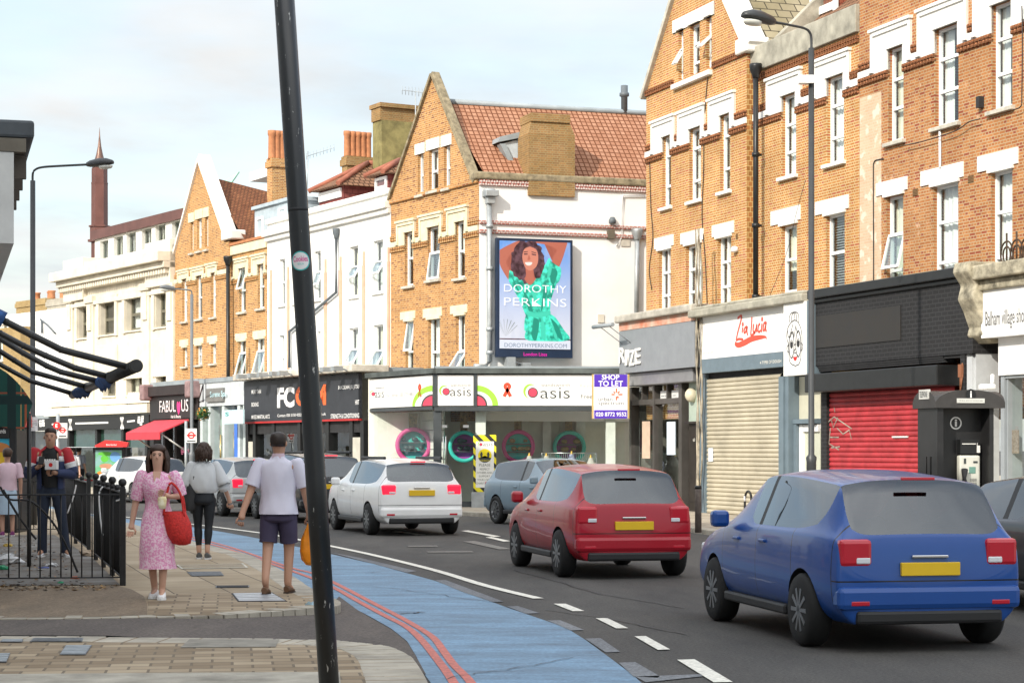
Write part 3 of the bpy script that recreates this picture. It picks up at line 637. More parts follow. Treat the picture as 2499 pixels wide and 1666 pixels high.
# gable
gw = [hole(UA, 'A2', 375, 422, 298, 'A2', 800), hole(UA, 'A2', 488, 578, 250, 'A2', 755), hole(UA, 'A2', 640, 692, 172, 'A2', 680)]
ap = UA.px(1697, -170); mb = MB()
wall(mb, UA, sL, sR, zgb, ap[1]+.2, gw)
def clipf(mb, f, p, q):      # keep the side below line p-q
    a, b_ = f.w(*p), f.w(*q); d = b_-a; no = Vector((f.n.x, f.n.y, 0)).cross(d).normalized()
    if no.z < 0: no = -no
    mb.clip(a, no)
clipf(mb, UA, (sL, zgb+.02), ap); clipf(mb, UA, (sR, zgb+.02), ap)
obj('gable_wall', mb, B_OR, bA)
for i, w_ in enumerate(gw): window(bA, UA, w_, 0, rows=(.36, .72), curtain=4, open_=((.36, .72, 32) if i == 0 else (.36, .72, 48) if i == 2 else None))
mb = MB(); q = UA.rect('A2', 328, 205, 722, 300); mb.fb(UA, q[0], q[1], gw[1][3], q[3], -.05, .035)
mb.fb(UA, q[0], gw[0][1]+.12, gw[0][3], gw[1][3], -.05, .035); mb.fb(UA, gw[2][0]-.1, q[1], gw[1][3]-.0, q[3]+.0, -.05, .0355)
for w_ in gw: mb.fb(UA, w_[0]-.05, w_[1]+.05, w_[3], w_[3]+.09, -.05, .08)
obj('lintel', mb, WHITE, bA)
mb = MB(); mb.fb(UA, gw[0][0]-.25, gw[2][1]+.05, gw[1][2]-.13, gw[1][2]-.003, -.08, .12); obj('sill', mb, WHITE, bA, bevel=.01)
dentil(bA, UA, sL, gw[0][0]-.3, zgb+.1, 0, []); dentil(bA, UA, gw[2][1]+.1, sR, zgb+.1, 0, [])
def coping(b, f, p, q, th, o0, o1, m, up=True):
    mb = MB(); a, c = Vector((p[0], p[1])), Vector((q[0], q[1])); d = (c-a).normalized(); n = Vector((-d.y, d.x))
    if n.y < 0: n = -n
    pts = [a-n*.03, c-n*.03, c+n*th, a+n*th]; slab(mb, f, [(k.x, k.y) for k in pts], o0, o1); return obj('coping', mb, m, b, bevel=.015)
coping(bA, UA, (sL-.15, zgb-.1), ap, .10, -.4, .12, SILL); coping(bA, UA, (sR+.06, zgb+.0), (ap[0], ap[1]), .34, -.4, .10, WHITE)
mb = MB(); mb.fb(UA, sR-.42, sR+.25, zgb-.02, zgb+.36, -.5, .14); obj('kneeler', mb, WHITE, bA, bevel=.05)
# quoin strip in darker brick at the right-hand corner
mb = MB(); mb.fb(UA, sR-.012, sR+.004, 4.4, zgb-.2, -.2, .004); obj('corner_pier', mb, brick('quoin_brick', (.30, .15, .05), (.45, .20, .07), (.60, .46, .2), bw=.12, rh=.125, squash=1), bA)
# roof behind the gable
dA = 9; mb = MB(); e0 = UA.w(sL-.1, zgb, -.38); e1 = UA.w(sR+.3, zgb, -.38); a0 = UA.w(ap[0], ap[1], -.38)
bk = -Vector((UA.n.x, UA.n.y, 0))*dA
mb.ngon([e1, e1+bk, a0+bk, a0]); obj('roof', mb, T_SL, bA); mb = MB(); mb.ngon([e0, e0+bk, a0+bk, a0]); obj('roof', mb, T_SL, bA)
downpipe(bA, UA, 'A2', [('A2', 1115, 740), ('A2', 1115, 1560), ('R8', 810, 215)], .12, .065, BLACK, brackets=[('A2', 1115, 1480), ('A1', 1115, 785), ('A1', 1115, 1465)])
cable(bA, UA, [('A2', 655, 740), ('A2', 640, 900), ('A2', 620, 1200), ('A1', 615, 260), ('A1', 600, 700), ('A1', 630, 1100), ('A1', 650, 1560)])
cable(bA, UA, [('A1', 100, 180), ('A1', 110, 600), ('A1', 130, 900), ('A1', 95, 1200), ('A1', 120, 1400)])
mb = MB(); a, z_ = UA.z('A1', 935, 1015); mb.lathe(UA.w(a, z_, .06), [(.02, -.07), (.10, -.05), (.09, .05), (.03, .08)], 10); obj('alarm_box', mb, UPVC, bA)
vent(bA, UA, 'A1', 927, 865, 945, 918)

# --- plain block B
W2 = [hole(UB, 'A2', 1362, 1500, 928, 'A1', 330), hole(UB, 'A2', 1792, 1958, 757, 'A1', 208)]
H2 = [UB.rect('A2', 1232, 785, 1560, 1100), UB.rect('A2', 1682, 612, 2026, 900)]
W1 = [hole(UB, 'A1', 1360, 1508, 800, 'A1', 1560), hole(UB, 'A1', 1785, 1965, 695, 'A1', 1500)]
L1 = [UB.rect('A1', 1265, 655, 1545, 790), UB.rect('A1', 1690, 565, 2008, 690)]
zt1 = UB.z('A2', 1140, 1088)[1]; zt0 = UB.z('A2', 1140, 1148)[1]; zpar0 = UB.z('A2', 1140, 690)[1]; zpar1 = UB.z('A2', 1115, 458)[1]
bB, sBL, sBR = upper('brick_building', 'orange brick building with grey concrete parapet behind the street lamp', UB, 1822, 2097, zpar0, 2.5, W2, H2, W1, L1, (zt1, zt0), B_OR,
    styles={('u', 0): dict(rows=(.36, .70), curtain=1), ('u', 1): dict(rows=(.33, .70), curtain=1), ('l', 0): dict(rows=(.42, .82), curtain=4), ('l', 1): dict(rows=(.45, .86), curtain=3)}, sillm=WHITE)
mb = MB(); mb.fb(UB, sBL-.02, sBR, zpar0+.002, zpar1, -.45, .10); obj('parapet', mb, CONC, bB, bevel=.02)
dentil(bB, UB, sBL+.1, sBR, zpar0-.06, 0, [])
# roof slope, upstand and dormer behind the parapet
mb = MB(); p0 = UB.w(sBL, zpar0+.5, -.5); p1 = UB.w(sBR+6, zpar0+.5, -.5); bk = -Vector((UB.n.x, UB.n.y, 0))*6+Vector((0, 0, 5.2))
mb.ngon([p0, p1, p1+bk, p0+bk]); obj('roof', mb, T_BR, bB)
mb = MB(); pts = [UB.w(sBL+.5, zpar0+.3, -.5), UB.w(sBL+.5, zpar0+.9, -.5), UB.w(sBL+.5, zpar0+6.2, -6.0), UB.w(sBL+.5, zpar0+5.4, -6.0)]; mb.prism(pts, Vector((UB.d.x, UB.d.y, 0))*.3); obj('party_wall', mb, CONC, bB)
sd0 = UB.z('A2', 1635, 100, -1.6)[0]; sd1 = UB.z('A2', 1888, 100, -1.6)[0]; fd = UB.shift(-1.6)
dz0 = zpar1-.6; mb = MB(); mb.fb(fd, sd0, sd1+.02, dz0, dz0+3.0, -3, -.10); obj('dormer_cheek', mb, brick('hung_tile', (.30, .09, .055), (.36, .12, .07), (.12, .04, .03), bw=.18, rh=.12, squash=1), bB)
hd = (sd0+.0, sd1-.0, dz0+.2, dz0+2.9)
window(bB, fd, hd, .12, rows=(.5,), curtain=4, fw=.16)
mb = MB(); mb.fb(fd, sd0+3.0, sd1+3.4, dz0, dz0+3.0, -3, -.1); obj('dormer_cheek', mb, WHITE, bB)
cable(bB, UB, [('A1', 1590, 350), ('A1', 1500, 680), ('A1', 1400, 1080), ('A1', 1230, 1500)], .5, .006)
# --- weathered block C
W2 = [hole(UB, 'A3', 460, 607, 478, 'A3', 1372), hole(UB, 'A3', 905, 1133, 292, 'A3', 1228), hole(UB, 'A3', 1450, 1648, 62, 'A3', 1068)]
H2 = [UB.rect('A3', 310, 322, 690, 600), UB.rect('A3', 758, 128, 1228, 420), UB.rect('A3', 1290, -95, 1800, 200)]
W1 = [hole(UB, 'A4', 440, 604, 520, 'A4', 1420), hole(UB, 'A4', 888, 1131, 420, 'A4', 1330), hole(UB, 'A4', 1442, 1648, 283, 'A4', 1300)]
L1 = [UB.rect('A4', 353, 385, 648, 508), UB.rect('A4', 780, 272, 1185, 413), UB.rect('A4', 1323, 130, 1708, 280)]
zc1 = UB.z('A3', 190, 700)[1]; zc0 = UB.z('A3', 190, 762)[1]
bC, sCL, sCR = upper('brick_building', 'weathered brick building above the black shopfront with patched brickwork', UB, 2097.5, 2640, 17.5, 2.5, W2, H2, W1, L1, (zc1, zc0), B_RD,
    styles={('u', 0): dict(rows=(.33, .64), curtain=2), ('u', 1): dict(rows=(.31, .64), curtain=2), ('u', 2): dict(rows=(.33, .66), curtain=2),
            ('l', 0): dict(rows=(.40, .78), curtain=1, open_=(.40, .78, 14)), ('l', 1): dict(rows=(.38, .80), curtain=1), ('l', 2): dict(rows=(.38, .80), curtain=1)})
# bare rendered strip with flaking paint at the left edge of the wall
fl = brick('flaking_paint_brick', (.62, .43, .29), (.68, .50, .35), (.62, .52, .38), patch=((.70, .60, .48), 3.4, .55), stain_amt=.3)
mb = MB(); mb.fb(UB, sCL+.015, W2[0][0]-.28, 5.0, UB.z('A3', 200, 940)[1], -.02, .004); obj('painted_strip', mb, fl, bC)
cable(bC, UB, [('A4', 320, 1350), ('A4', 320, 900), ('A4', 318, 300), ('A4', 325, 180), ('A4', 370, 155), ('A4', 415, 148)])
cable(bC, UB, [('A3', 620, 1392), ('A3', 800, 1352), ('A3', 1100, 1255), ('A3', 1230, 1170), ('A3', 1340, 1140)], .12)
cable(bC, UB, [('A3', 1660, 1052), ('A3', 1730, 1018), ('A3', 1740, 900), ('A3', 1745, 400), ('A3', 1740, 60)], .12)
mb = MB(); P = [UB.w(*UB.z(*q, .04), .04) for q in (('A3', 955, 1250), ('A3', 957, 1568), ('A4', 957, 235))]; mb.tube(P, .028, 6); obj('conduit', mb, UPVC, bC)
vent(bC, UB, 'A4', 1226, 312, 1281, 380); vent(bC, UB, 'A4', 698, 440, 748, 508)
mb = MB(); a, z_ = UB.z('A3', 1365, 985); mb.fb(UB, a-.06, a+.05, z_-.1, z_+.12, -.02, .12); obj('lamp_box', mb, BLACKM, bC)

# ------------------------------------------------------------------ shopfronts on the right
def shutter(p, f, s0, s1, z0, z1, o, m, pitch=.105):
    mb = MB(); n = int((z1-z0)/pitch); rows = []
    for i in range(n):
        z = z0+(z1-z0)*i/n; h = (z1-z0)/n
        for t, d in ((0, 0), (.12, .028), (.45, .036), (.80, .026), (.9, 0)): rows.append((z+h*t, o+d))
    rows.append((z1, o))
    V = [(mb.v(f.w(s0, z, d)), mb.v(f.w(s1, z, d))) for z, d in rows]
    for a, b_ in zip(V, V[1:]): mb.bm.faces.new((a[0], a[1], b_[1], b_[0])).smooth = False
    return obj('roller_shutter', mb, m, p)
def shop(label, f, u0, u1, cat='shopfront', name='shopfront'):
    a = f.px(u0, 1100)[0]; c = f.px(u1, 1100)[0]; q = f.w((a+c)/2, .1); return thing(name, label, cat, (q.x, q.y, .1))
def part(p, name, m, f, *boxes, bevel=.0):
    if name in SPLIT and len(boxes) > 1: return [part(p, name, m, f, b_, bevel=bevel) for b_ in boxes][0]
    mb = MB()
    for b_ in boxes: mb.fb(f, *b_)
    return obj(name, mb, m, p, bevel=bevel)
# black tiled shopfront with red shutter
sh = shop('black tiled shopfront with a red roller shutter behind the phone kiosk', FR, 1980, 2380)
zt = FR.z('R8', 1150, 190, .3)[1]; zfb = FR.z('R8', 1160, 572, .3)[1]; s0 = FR.z('R8', 1148, 400, .3)[0]; s1 = FR.z('R8', 2057, 300, .3)[0]
part(sh, 'fascia', B_BLK, FR, (s0, s1, zfb, zt, -.5, .3))
part(sh, 'cornice', BLACK, FR, (s0-.06, s1+.02, zt, zt+.20, -.5, .46), (s0-.02, s1, zt-.09, zt, .3, .36), bevel=.02)
q = FR.rect('R8', 1158, 288, 1645, 470, .3); part(sh, 'blank_panel', mat('faded_black_panel', (.020, .020, .020), .6, vary=.4, vs=2.5, dirt=(.032, .028, .024)), FR, (q[0], q[1], q[2], q[3], .3, .318))
zv = FR.z('R8', 1165, 625, .3)[1]
mb = MB()
s2 = FR.z('R8', 1880, 560, .3)[0]
for i in range(3): z = zv+.08+(zfb-zv-.08)*i/3; mb.fb(FR, s0+.1, s2, z, z+(zfb-zv)/3*.62, .0, .24+.02*i)
mb.fb(FR, s2+.01, s1-.02, zv+.15, zfb-.003, -.1, .26); obj('vent_grille', mb, BLACKM, sh)
zs = FR.z('R8', 1172, 722, .45)[1]; sx = FR.z('A6', 1240, 700, .45)[0]
part(sh, 'shutter_box', BLACK, FR, (s0, sx, zs, zv+.02, -.2, .55), bevel=.02)
srx = FR.z('A6', 1250, 900)[0]
shutter(sh, FR, s0+.28, sx-.1, .12, zs, .05, mat('red_shutter', (.46, .042, .052), .5, vary=.22, vs=3))
part(sh, 'pier', B_BLK, FR, (s0, s0+.26, .1, zs-.003, -.3, .14), (FR.z('A6', 1545, 800)[0], FR.z('A6', 1586, 800)[0], .1, zfb-.003, -.3, .28))
part(sh, 'side_panel', WHITE, FR, (sx-.09, FR.z('A6', 1543, 800)[0], .1, zv+.14, -.6, -.05))
mb = MB(); a, z_ = FR.z('A6', 1540, 620, .05)
for i in range(5): mb.tube([Vector(FR.w(a+random.uniform(-.08, .08), z_+random.uniform(-.1, .2), .3)), Vector(FR.w(a+random.uniform(-.1, .1), z_-random.uniform(.2, .5), .32))], .015, 5)
mb.fb(FR, a-.07, a+.05, z_-.1, z_+.15, .2, .33); obj('loose_wiring', mb, mat('rusty_box', (.25, .10, .05), .8), sh)
mb = MB(); Z = lambda x, y: FR.z('A6', x, y, .1)
for pts in ([(105, 1140), (215, 1045), (385, 1160)], [(215, 955), (222, 1000)], [(180, 1150), (165, 1300), (260, 1360)], [(240, 1150), (300, 1210), (360, 1170), (380, 1260)], [(190, 1080), (205, 1150), (250, 1050)], [(170, 1240), (260, 1240)], [(185, 1340), (270, 1330)]):
    stroke(mb, FR, [Z(*q) for q in pts], .028, .092)
obj('graffiti', mb, mat('grey_graffiti', (.42, .36, .30), .8, vary=.4), sh)
part(sh, 'shutter_handle', WHITE, FR, (FR.z('A6', 818, 1240)[0], FR.z('A6', 965, 1240)[0], FR.z('A6', 818, 1245)[1], FR.z('A6', 818, 1230)[1], .09, .12))
# shopfront of the village shop, cut by the right edge
sh = shop('white shopfront with timber cornice and carved corbel cut by the right edge', FR, 2385, 2499)
sv0 = FR.z('A4', 1370, 1400, .3)[0]; svE = sv0+6
zc = FR.z('A4', 1370, 1300, .3)[1]
CORB = mat('lichened_timber', (.42, .38, .28), .9, vary=.45, vs=5, bump=.5, bs=25)
part(sh, 'cornice', CORB, FR, (sv0-.05, svE, zc-.02, zc+.25, -.5, .55), (sv0-.02, svE, zc-.22, zc-.022, -.5, .40), bevel=.03)
mb = MB(); sc0 = FR.z('A4', 1225, 1300, .3)[0]; sc1 = sv0+.02
prof = [(.62, zc+.34), (.66, zc+.15), (.48, zc-.1), (.55, zc-.35), (.42, zc-.6), (.30, zc-.9), (.34, zc-1.05), (.16, zc-1.2)]
mb.prism([FR.w(sc0, z, o) for o, z in prof]+[FR.w(sc0, zc-1.2, -.1), FR.w(sc0, zc+.34, -.1)], Vector((FR.d.x, FR.d.y, 0))*(sc1-sc0)); obj('corbel', mb, CORB, sh, bevel=.04)
part(sh, 'pilaster', mat('pale_grey_paint', (.52, .54, .55), .5), FR, (FR.z('A6', 1588, 900)[0], FR.z('A6', 1668, 900)[0], .1, zc-1.2, -.3, .22), (FR.z('A6', 1588, 900)[0]+.02, FR.z('A6', 1668, 900)[0]-.02, zc-2.9, zc-2.3, .2, .30), (FR.z('A6', 1588, 900)[0]+.04, FR.z('A6', 1668, 900)[0]-.06, zc-2.5, zc-1.2, .2, .26))
zsb = FR.z('R8', 2120, 412, .3)[1]; ztt = FR.z('R8', 2120, 105, .3)[1]
part(sh, 'fascia', mat('white_fascia', (.82, .82, .80), .5, vary=.04), FR, (sv0-.04, svE, zsb, ztt, -.3, .32))
zg = FR.z('A6', 1690, 500, .1)[1]; zw = FR.z('A6', 1715, 655, .1)[1]
part(sh, 'lower_fascia', mat('white_panel_lower', (.80, .80, .79), .6, vary=.04), FR, (sv0+.2, svE, zw, zsb-.003, -.3, .10))
part(sh, 'window_frame', MGREY, FR, (sv0+.22, sv0+.34, .1, zw-.003, -.3, .06), (sv0+.36, sv0+.40, .1, zw-.003, -.3, .02), (sv0+.22, svE, zw-.06, zw-.004, -.31, .05))
part(sh, 'side_board', mat('limed_boards', (.60, .56, .47), .8, vary=.12), FR, (sv0+.42, svE, .1, zw-.07, -1.3, -1.2))
mb = MB(); mb.pane(FR, sv0+.42, svE, .4, zw-.07, -.06); obj('shop_window', mb, SHOPG, sh)
q = FR.rect('A6', 1880, 1172, 1962, 1395, -.04); part(sh, 'poster', mat('dark_poster', (.10, .07, .05), .5, vary=1, vs=22, dirt=(.35, .3, .25)), FR, (q[0], q[1], q[2], q[3], -.10, -.07))
part(sh, 'security_camera', UPVC, FR, (sv0+.05, sv0+.30, FR.z('A6', 1650, 790, .3)[1], FR.z('A6', 1650, 735, .3)[1], .2, .45), (sv0+.22, sv0+.28, FR.z('A6', 1650, 735, .3)[1], FR.z('A6', 1650, 640, .3)[1], .22, .3), bevel=.03)
q = FR.rect('R8', 2128, 312, 2400, 348, .33); k = FR.z('R8', 2128, 345, .33); write(sh, FR, 'Balham village shop', q[0]+.0, FR.z('R8', 2366, 330, .33)[0], k[1]-.08, k[1]+.28, .326, mat('grey_lettering', (.12, .12, .12), .6), .0)
# ironwork crest on the cornice
mb = MB(); a, z_ = FR.z('A4', 1690, 1165, .45)
for i in (-1, 0, 1):
    for k in (.12, .20): mb.tube([Vector(FR.w(a+i*.32+k*math.cos(R(t)), z_+.22+k*1.25*math.sin(R(t)), .45)) for t in range(-60, 250, 20)], .018, 5)
    mb.tube([FR.w(a+i*.32, z_, .45), FR.w(a+i*.32, z_+.62, .45)], .02, 5)
mb.tube([FR.w(a-.5, z_-.02, .45), FR.w(a+.8, z_-.02, .45)], .02, 5); obj('iron_cresting', mb, mat('rusty_iron', (.06, .035, .02), .7), sh)
# pizza shop
sh = shop('shopfront with a beige roller shutter and white signboards with red script', FR, 1700, 1978)
o = .25; s0 = FR.z('A5', 940, 300, o)[0]; s1 = FR.z('A5', 1843, 480, o)[0]; s2 = FR.z('A5', 2090, 300, o)[0]
zt = FR.z('A5', 940, 112, o)[1]; zb = FR.z('A5', 940, 570, o)[1]; zb2 = FR.z('A5', 940, 722, o)[1]; zp = FR.z('A5', 1845, 752, .4)[1]
part(sh, 'roof_edge', CONC, FR, (s0-.25, s2+.25, zt, zt+.18, -.6, .5), (s0-.1, s2+.2, zt+.18, zt+.26, -.6, .42), bevel=.03)
sgn = thing('shop_sign', 'white signboard with red brush script above the beige roller shutter', 'shop sign', FR.w((s0+s1)/2, zb, .2))
SW = mat('sign_white', (.85, .84, .81), .35, vary=.03)
part(sgn, 'signboard', SW, FR, (s0, s1-.01, zb, zt-.002, -.3, o))
part(sgn, 'lower_board', BLUEGREY, FR, (s0-.02, s1-.01, zb2, zb-.003, -.3, o+.01))
part(sgn, 'upper_board', SW, FR, (s1, s2-.33, zb+.0, zt-.002, -.3, o))
mb = MB(); Z = lambda x, y: FR.z('A5', x, y, o); RS = mat('sign_red', (.70, .085, .05), .5, vary=.05)
for pts in ([(1345, 120), (1375, 95), (1390, 100), (1375, 170), (1350, 260), (1335, 330), (1332, 358), (1360, 345), (1405, 350)],
            [(1402, 218), (1398, 250), (1395, 278)], [(1450, 210), (1425, 225), (1415, 265), (1428, 275), (1447, 230), (1452, 205)], [(1450, 210), (1447, 265), (1455, 305)],
            [(1502, 105), (1497, 200), (1490, 290), (1500, 305), (1540, 270)], [(1522, 180), (1515, 250), (1530, 272), (1550, 220), (1556, 180)], [(1553, 190), (1552, 250), (1560, 265)],
            [(1592, 180), (1575, 195), (1568, 250), (1580, 268), (1598, 250)], [(1612, 175), (1606, 250), (1612, 268)], [(1655, 160), (1632, 180), (1625, 240), (1638, 250), (1656, 180), (1657, 158)], [(1655, 170), (1652, 240), (1662, 262)]):
    n = len(pts); stroke(mb, FR, smoothpts([Z(*q) for q in pts], 4), .062, o+.004)
for q in ((1402, 185), (1613, 128)): poly(mb, FR, arc(*Z(*q), .05, .06, 0, 330, 8), o+.004)
u = smoothpts([Z(*q) for q in ((1315, 390), (1350, 412), (1420, 385), (1500, 345), (1600, 325), (1655, 325), (1660, 350))], 5); stroke(mb, FR, u, [.03+.12*math.sin(math.pi*min(1, .15+i/len(u)))for i in range(len(u))], o+.004)
obj('lettering', mb, RS, sgn)
SG = mat('faint_grey_lettering', (.50, .49, .45), .6)
q = FR.rect('A5', 1420, 415, 1556, 480, o); write(sgn, FR, 'GENUINE PIZZA', q[0], q[1], q[2]+.05, q[3]-.12, o+.004, SG)
q = FR.rect('A5', 963, 470, 1077, 512, o); write(sgn, FR, 'ZIALUCIA.COM', q[0], q[1], q[2], q[3]-.05, o+.004, SG)
q = FR.rect('A5', 965, 160, 982, 200, o); write(sgn, FR, '65', q[0], q[1], q[2], q[3], o+.004, SG)
q = FR.rect('A5', 1588, 560, 1820, 640, o+.02); write(sgn, FR, '4 TYPES OF DOUGH', q[0], q[1], q[2]+.04, q[3]-.06, o+.016, mat('sign_cream', (.80, .78, .70), .5), .006)
# hanging board with the drawn face
fsn = thing('shop_sign', 'tall white signboard with a drawn face and red lips', 'shop sign', FR.w((s1+s2)/2, zp, .3))
oo = .42; sa = FR.z('A5', 1845, 480, oo)[0]; sb = FR.z('A5', 2092, 300, oo)[0]; zft = FR.z('A5', 1845, -40, oo)[1]; zfb_ = FR.z('A5', 1845, 752, oo)[1]
part(fsn, 'signboard', SW, FR, (sa, sb, zfb_, zt+.005, .26, oo), bevel=.006)
part(fsn, 'side_return', BLUEGREY, FR, (sb+.002, sb+.22, zfb_+.02, zt+.005, -.1, oo-.02))
mb = MB(); Z = lambda x, y: FR.z('A5', x, y, oo)
ink = [[(1965, 140), (1925, 170), (1890, 240), (1883, 330), (1900, 400), (1905, 500), (1915, 590), (1945, 625), (1965, 630), (1975, 645), (1992, 630), (2015, 620), (2035, 560), (2040, 470), (2048, 400), (2048, 300), (2030, 210), (1995, 150), (1965, 140)],
       [(1915, 160), (1910, 110), (1930, 65), (1965, 52), (2000, 60), (2014, 100), (2015, 165)], [(1935, 150), (1938, 90), (1960, 55)], [(1962, 140), (1968, 55)], [(1990, 145), (1988, 90), (1978, 55)],
       [(1890, 250), (1905, 330), (1935, 240), (1950, 180)], [(1920, 330), (1950, 260), (1960, 330), (1975, 240), (1985, 190)], [(1980, 200), (2000, 280), (2010, 250), (2025, 300), (2035, 340)],
       [(1978, 450), (1962, 480), (1972, 500), (1985, 490)], [(1945, 520), (1955, 545)], [(2005, 510), (2000, 540)], [(1960, 410), (1985, 400)], [(1895, 415), (1910, 415)], [(2030, 390), (2050, 395)],
       [(1898, 410), (1884, 440), (1890, 480), (1900, 485)], [(2048, 395), (2060, 420), (2050, 465), (2040, 465)]]
for q in ink: stroke(mb, FR, smoothpts([Z(*k) for k in q], 4), .022, oo+.004)
for cx, cy in ((1935, 412), (2008, 398)):
    c = Z(cx, cy); rx = abs(Z(cx+27, cy)[0]-c[0]); stroke(mb, FR, arc(*c, rx, .29, 0, 360, 24), .028, oo+.004); poly(mb, FR, arc(c[0], c[1], .07, .08, 0, 340, 10), oo+.005)
    stroke(mb, FR, arc(c[0], c[1]-.02, rx*.6, .13, 20, 160, 8), .02, oo+.004)
obj('line_drawing', mb, BLACKM, fsn)
mb = MB(); c = Z(1975, 560); poly(mb, FR, [Z(*k) for k in ((1953, 548), (1965, 535), (1975, 542), (1985, 532), (1997, 540), (1990, 570), (1975, 587), (1962, 575))], oo+.005); obj('painted_lips', mb, mat('lip_red', (.65, .03, .03), .5), fsn)
# shutter and doorway
ss0 = FR.z('A8', 272, 700)[0]; ss1 = FR.z('A8', 950, 700)[0]
shutter(sh, FR, ss0, ss1, .105, zb2-.14, .05, mat('beige_shutter', (.50, .45, .34), .5, vary=.16, vs=1.2))
part(sh, 'shutter_housing', BLACKM, FR, (s0, ss1+.05, zb2-.14, zb2-.003, -.4, .02))
part(sh, 'pilaster', BLUEGREY, FR, (s0, ss0-.01, .1, zb2-.004, -.3, .12), (ss1+.01, FR.z('A8', 1030, 700)[0], .1, zp+.02, -.3, .12), (ss1+.05, FR.z('A8', 1000, 700)[0], .1, zp+.01, .12, .16))
sdd0 = FR.z('A8', 1030, 700)[0]+.01; sdd1 = FR.z('A8', 1210, 700)[0]
part(sh, 'transom_panel', mat('frosted_cream', (.62, .60, .47), .4, vary=.08), FR, (sdd0, sdd1, FR.z('A8', 1040, 600)[1], zp, -.35, -.15))
part(sh, 'door_frame', BLUEGREY, FR, (sdd0, sdd1, FR.z('A8', 1040, 640)[1], FR.z('A8', 1040, 602)[1], -.35, .02), (sdd0, sdd0+.12, .1, FR.z('A8', 1040, 641)[1], -.35, .0))
zd = FR.z('A8', 1040, 648)[1]
dr = part(sh, 'door', UPVC, FR, (sdd0+.13, sdd0+.28, .12, zd, -.3, -.08), (sdd0+.29, sdd1, .12, .62, -.3, -.09), (sdd0+.29, sdd1, zd-.16, zd-.004, -.3, -.09), (sdd0+.29, sdd1, .98, 1.16, -.3, -.085))
part(dr, 'door_panel', mat('frosted_green_glass', (.55, .57, .46), .25, vary=.1), FR, (sdd0+.28, sdd1, .12, zd-.1, -.25, -.15)); part(dr, 'letter_plate', DGREY, FR, (sdd0+.36, sdd0+.62, 1.03, 1.12, -.085, -.06))
part(sh, 'notice', mat('notice_paper', (.70, .74, .78), .6), FR, (FR.z('A8', 308, 900, .1)[0], FR.z('A8', 346, 900, .1)[0], FR.z('A8', 308, 960, .1)[1], FR.z('A8', 308, 845, .1)[1], .088, .10))
# grey restaurant with glazed front
sh = shop('grey shopfront with small white block letters and a dark door', FR, 1515, 1700)
o = .35; s0 = FR.z('A5', 50, 400, o)[0]; s1 = FR.z('A5', 872, 400, o)[0]; zt = FR.z('A5', 50, 262, o)[1]; zb = FR.z('A5', 50, 725, o)[1]
part(sh, 'fascia', mat('slate_grey_board', (.25, .265, .285), .45, vary=.08), FR, (s0, s1, zb, zt, -.4, o), bevel=.008)
part(sh, 'roof_edge', mat('stone_coping', (.46, .43, .37), .9, vary=.25), FR, (s0-.02, s1+.1, zt+.22, zt+.42, -.7, .5), bevel=.04)
part(sh, 'lead_flashing', mat('peeling_red', (.48, .15, .08), .8, vary=.3, dirt=(.6, .5, .4)), FR, (s0, s1+.05, zt+.003, zt+.218, -.6, .36))
sb_ = FR.z('A5', 148, 800, .1)[0]; sb1 = FR.z('A5', 895, 800, .1)[0]; zbb = FR.z('A5', 148, 868, .1)[1]
part(sh, 'blind_box', mat('dull_grey_steel', (.27, .27, .28), .4, metal=.3, vary=.15), FR, (sb_, sb1, zbb, zb-.004, -.4, .22), bevel=.03)
mb = MB(); q = FR.rect('A5', 62, 455, 300, 650, o)
for i, (ch, dz) in enumerate(zip('RIZE', (.10, .02, .0, .03))):
    x0 = q[0]+(q[1]-q[0])*(0, .30, .46, .74)[i]; x1 = x0+(q[1]-q[0])*(.25, .10, .23, .22)[i]
    write(sh, FR, ch, x0, x1, q[2]+dz, q[2]+dz+(q[3]-q[2])*.86, o+.03, mat('letter_white', (.84, .83, .79), .4, vary=.02), .012, .025)
sl0, z_l = FR.z('A5', -60, 235, 1.0); mb = MB(); mb.tube([FR.w(s0-.3, zt+.12, 1.0), FR.w(s0+1.0, zt+.12, .95)], .055, 8)
for k in (.2, .8): mb.tube([FR.w(s0+k, zt+.1, 1.0), FR.w(s0+k, zt-.35, o)], .012, 5)
obj('sign_lamp', mb, MGREY, sh)
zg = zbb; a0 = FR.z('A5', 160, 900)[0]; a1 = FR.z('A5', 418, 900)[0]; a2 = FR.z('A5', 705, 900)[0]; a3 = FR.z('A5', 772, 900)[0]; a4 = FR.z('A5', 912, 900)[0]
zm = FR.z('A5', 200, 1042)[1]
BRZ = mat('bronze_frame', (.10, .092, .085), .45, metal=.3, vary=.15)
fr = [(a0, a0+.14, .1, zg-.004, -.25, 0), (a1-.03, a1+.09, .1, zg-.004, -.25, 0), (a2, a2+.2, .1, zg-.004, -.25, 0.02), (a0+.141, a1-.031, zm-.07, zm+.07, -.2, -.01), (a1+.091, a2-.001, zm-.07, zm+.07, -.2, -.01), (a0+.141, a2-.001, .1, .45, -.2, -.005)]
fr += [((a0+a1)/2-.02, (a0+a1)/2+.05, zm+.071, zg-.004, -.2, -.02), ((a1+a2)/2-.02, (a1+a2)/2+.05, zm+.071, zg-.004, -.2, -.02)]
part(sh, 'window_frame', BRZ, FR, *fr)
mb = MB(); mb.pane(FR, a0+.05, a2, .4, zg, -.12); obj('shop_window', mb, SHOPG, sh)
part(sh, 'door', mat('dark_brown_door', (.035, .028, .024), .4, vary=.3), FR, (a3, a4, .1, FR.z('A5', 775, 1270)[1], -.3, -.1), (a3-.06, a4, FR.z('A5', 775, 1270)[1], FR.z('A5', 775, 1248)[1], -.3, 0), (a3+.12, a4-.1, 1.3, 2.0, -.1, -.08), (a3+.12, a4-.1, .35, 1.1, -.1, -.08))
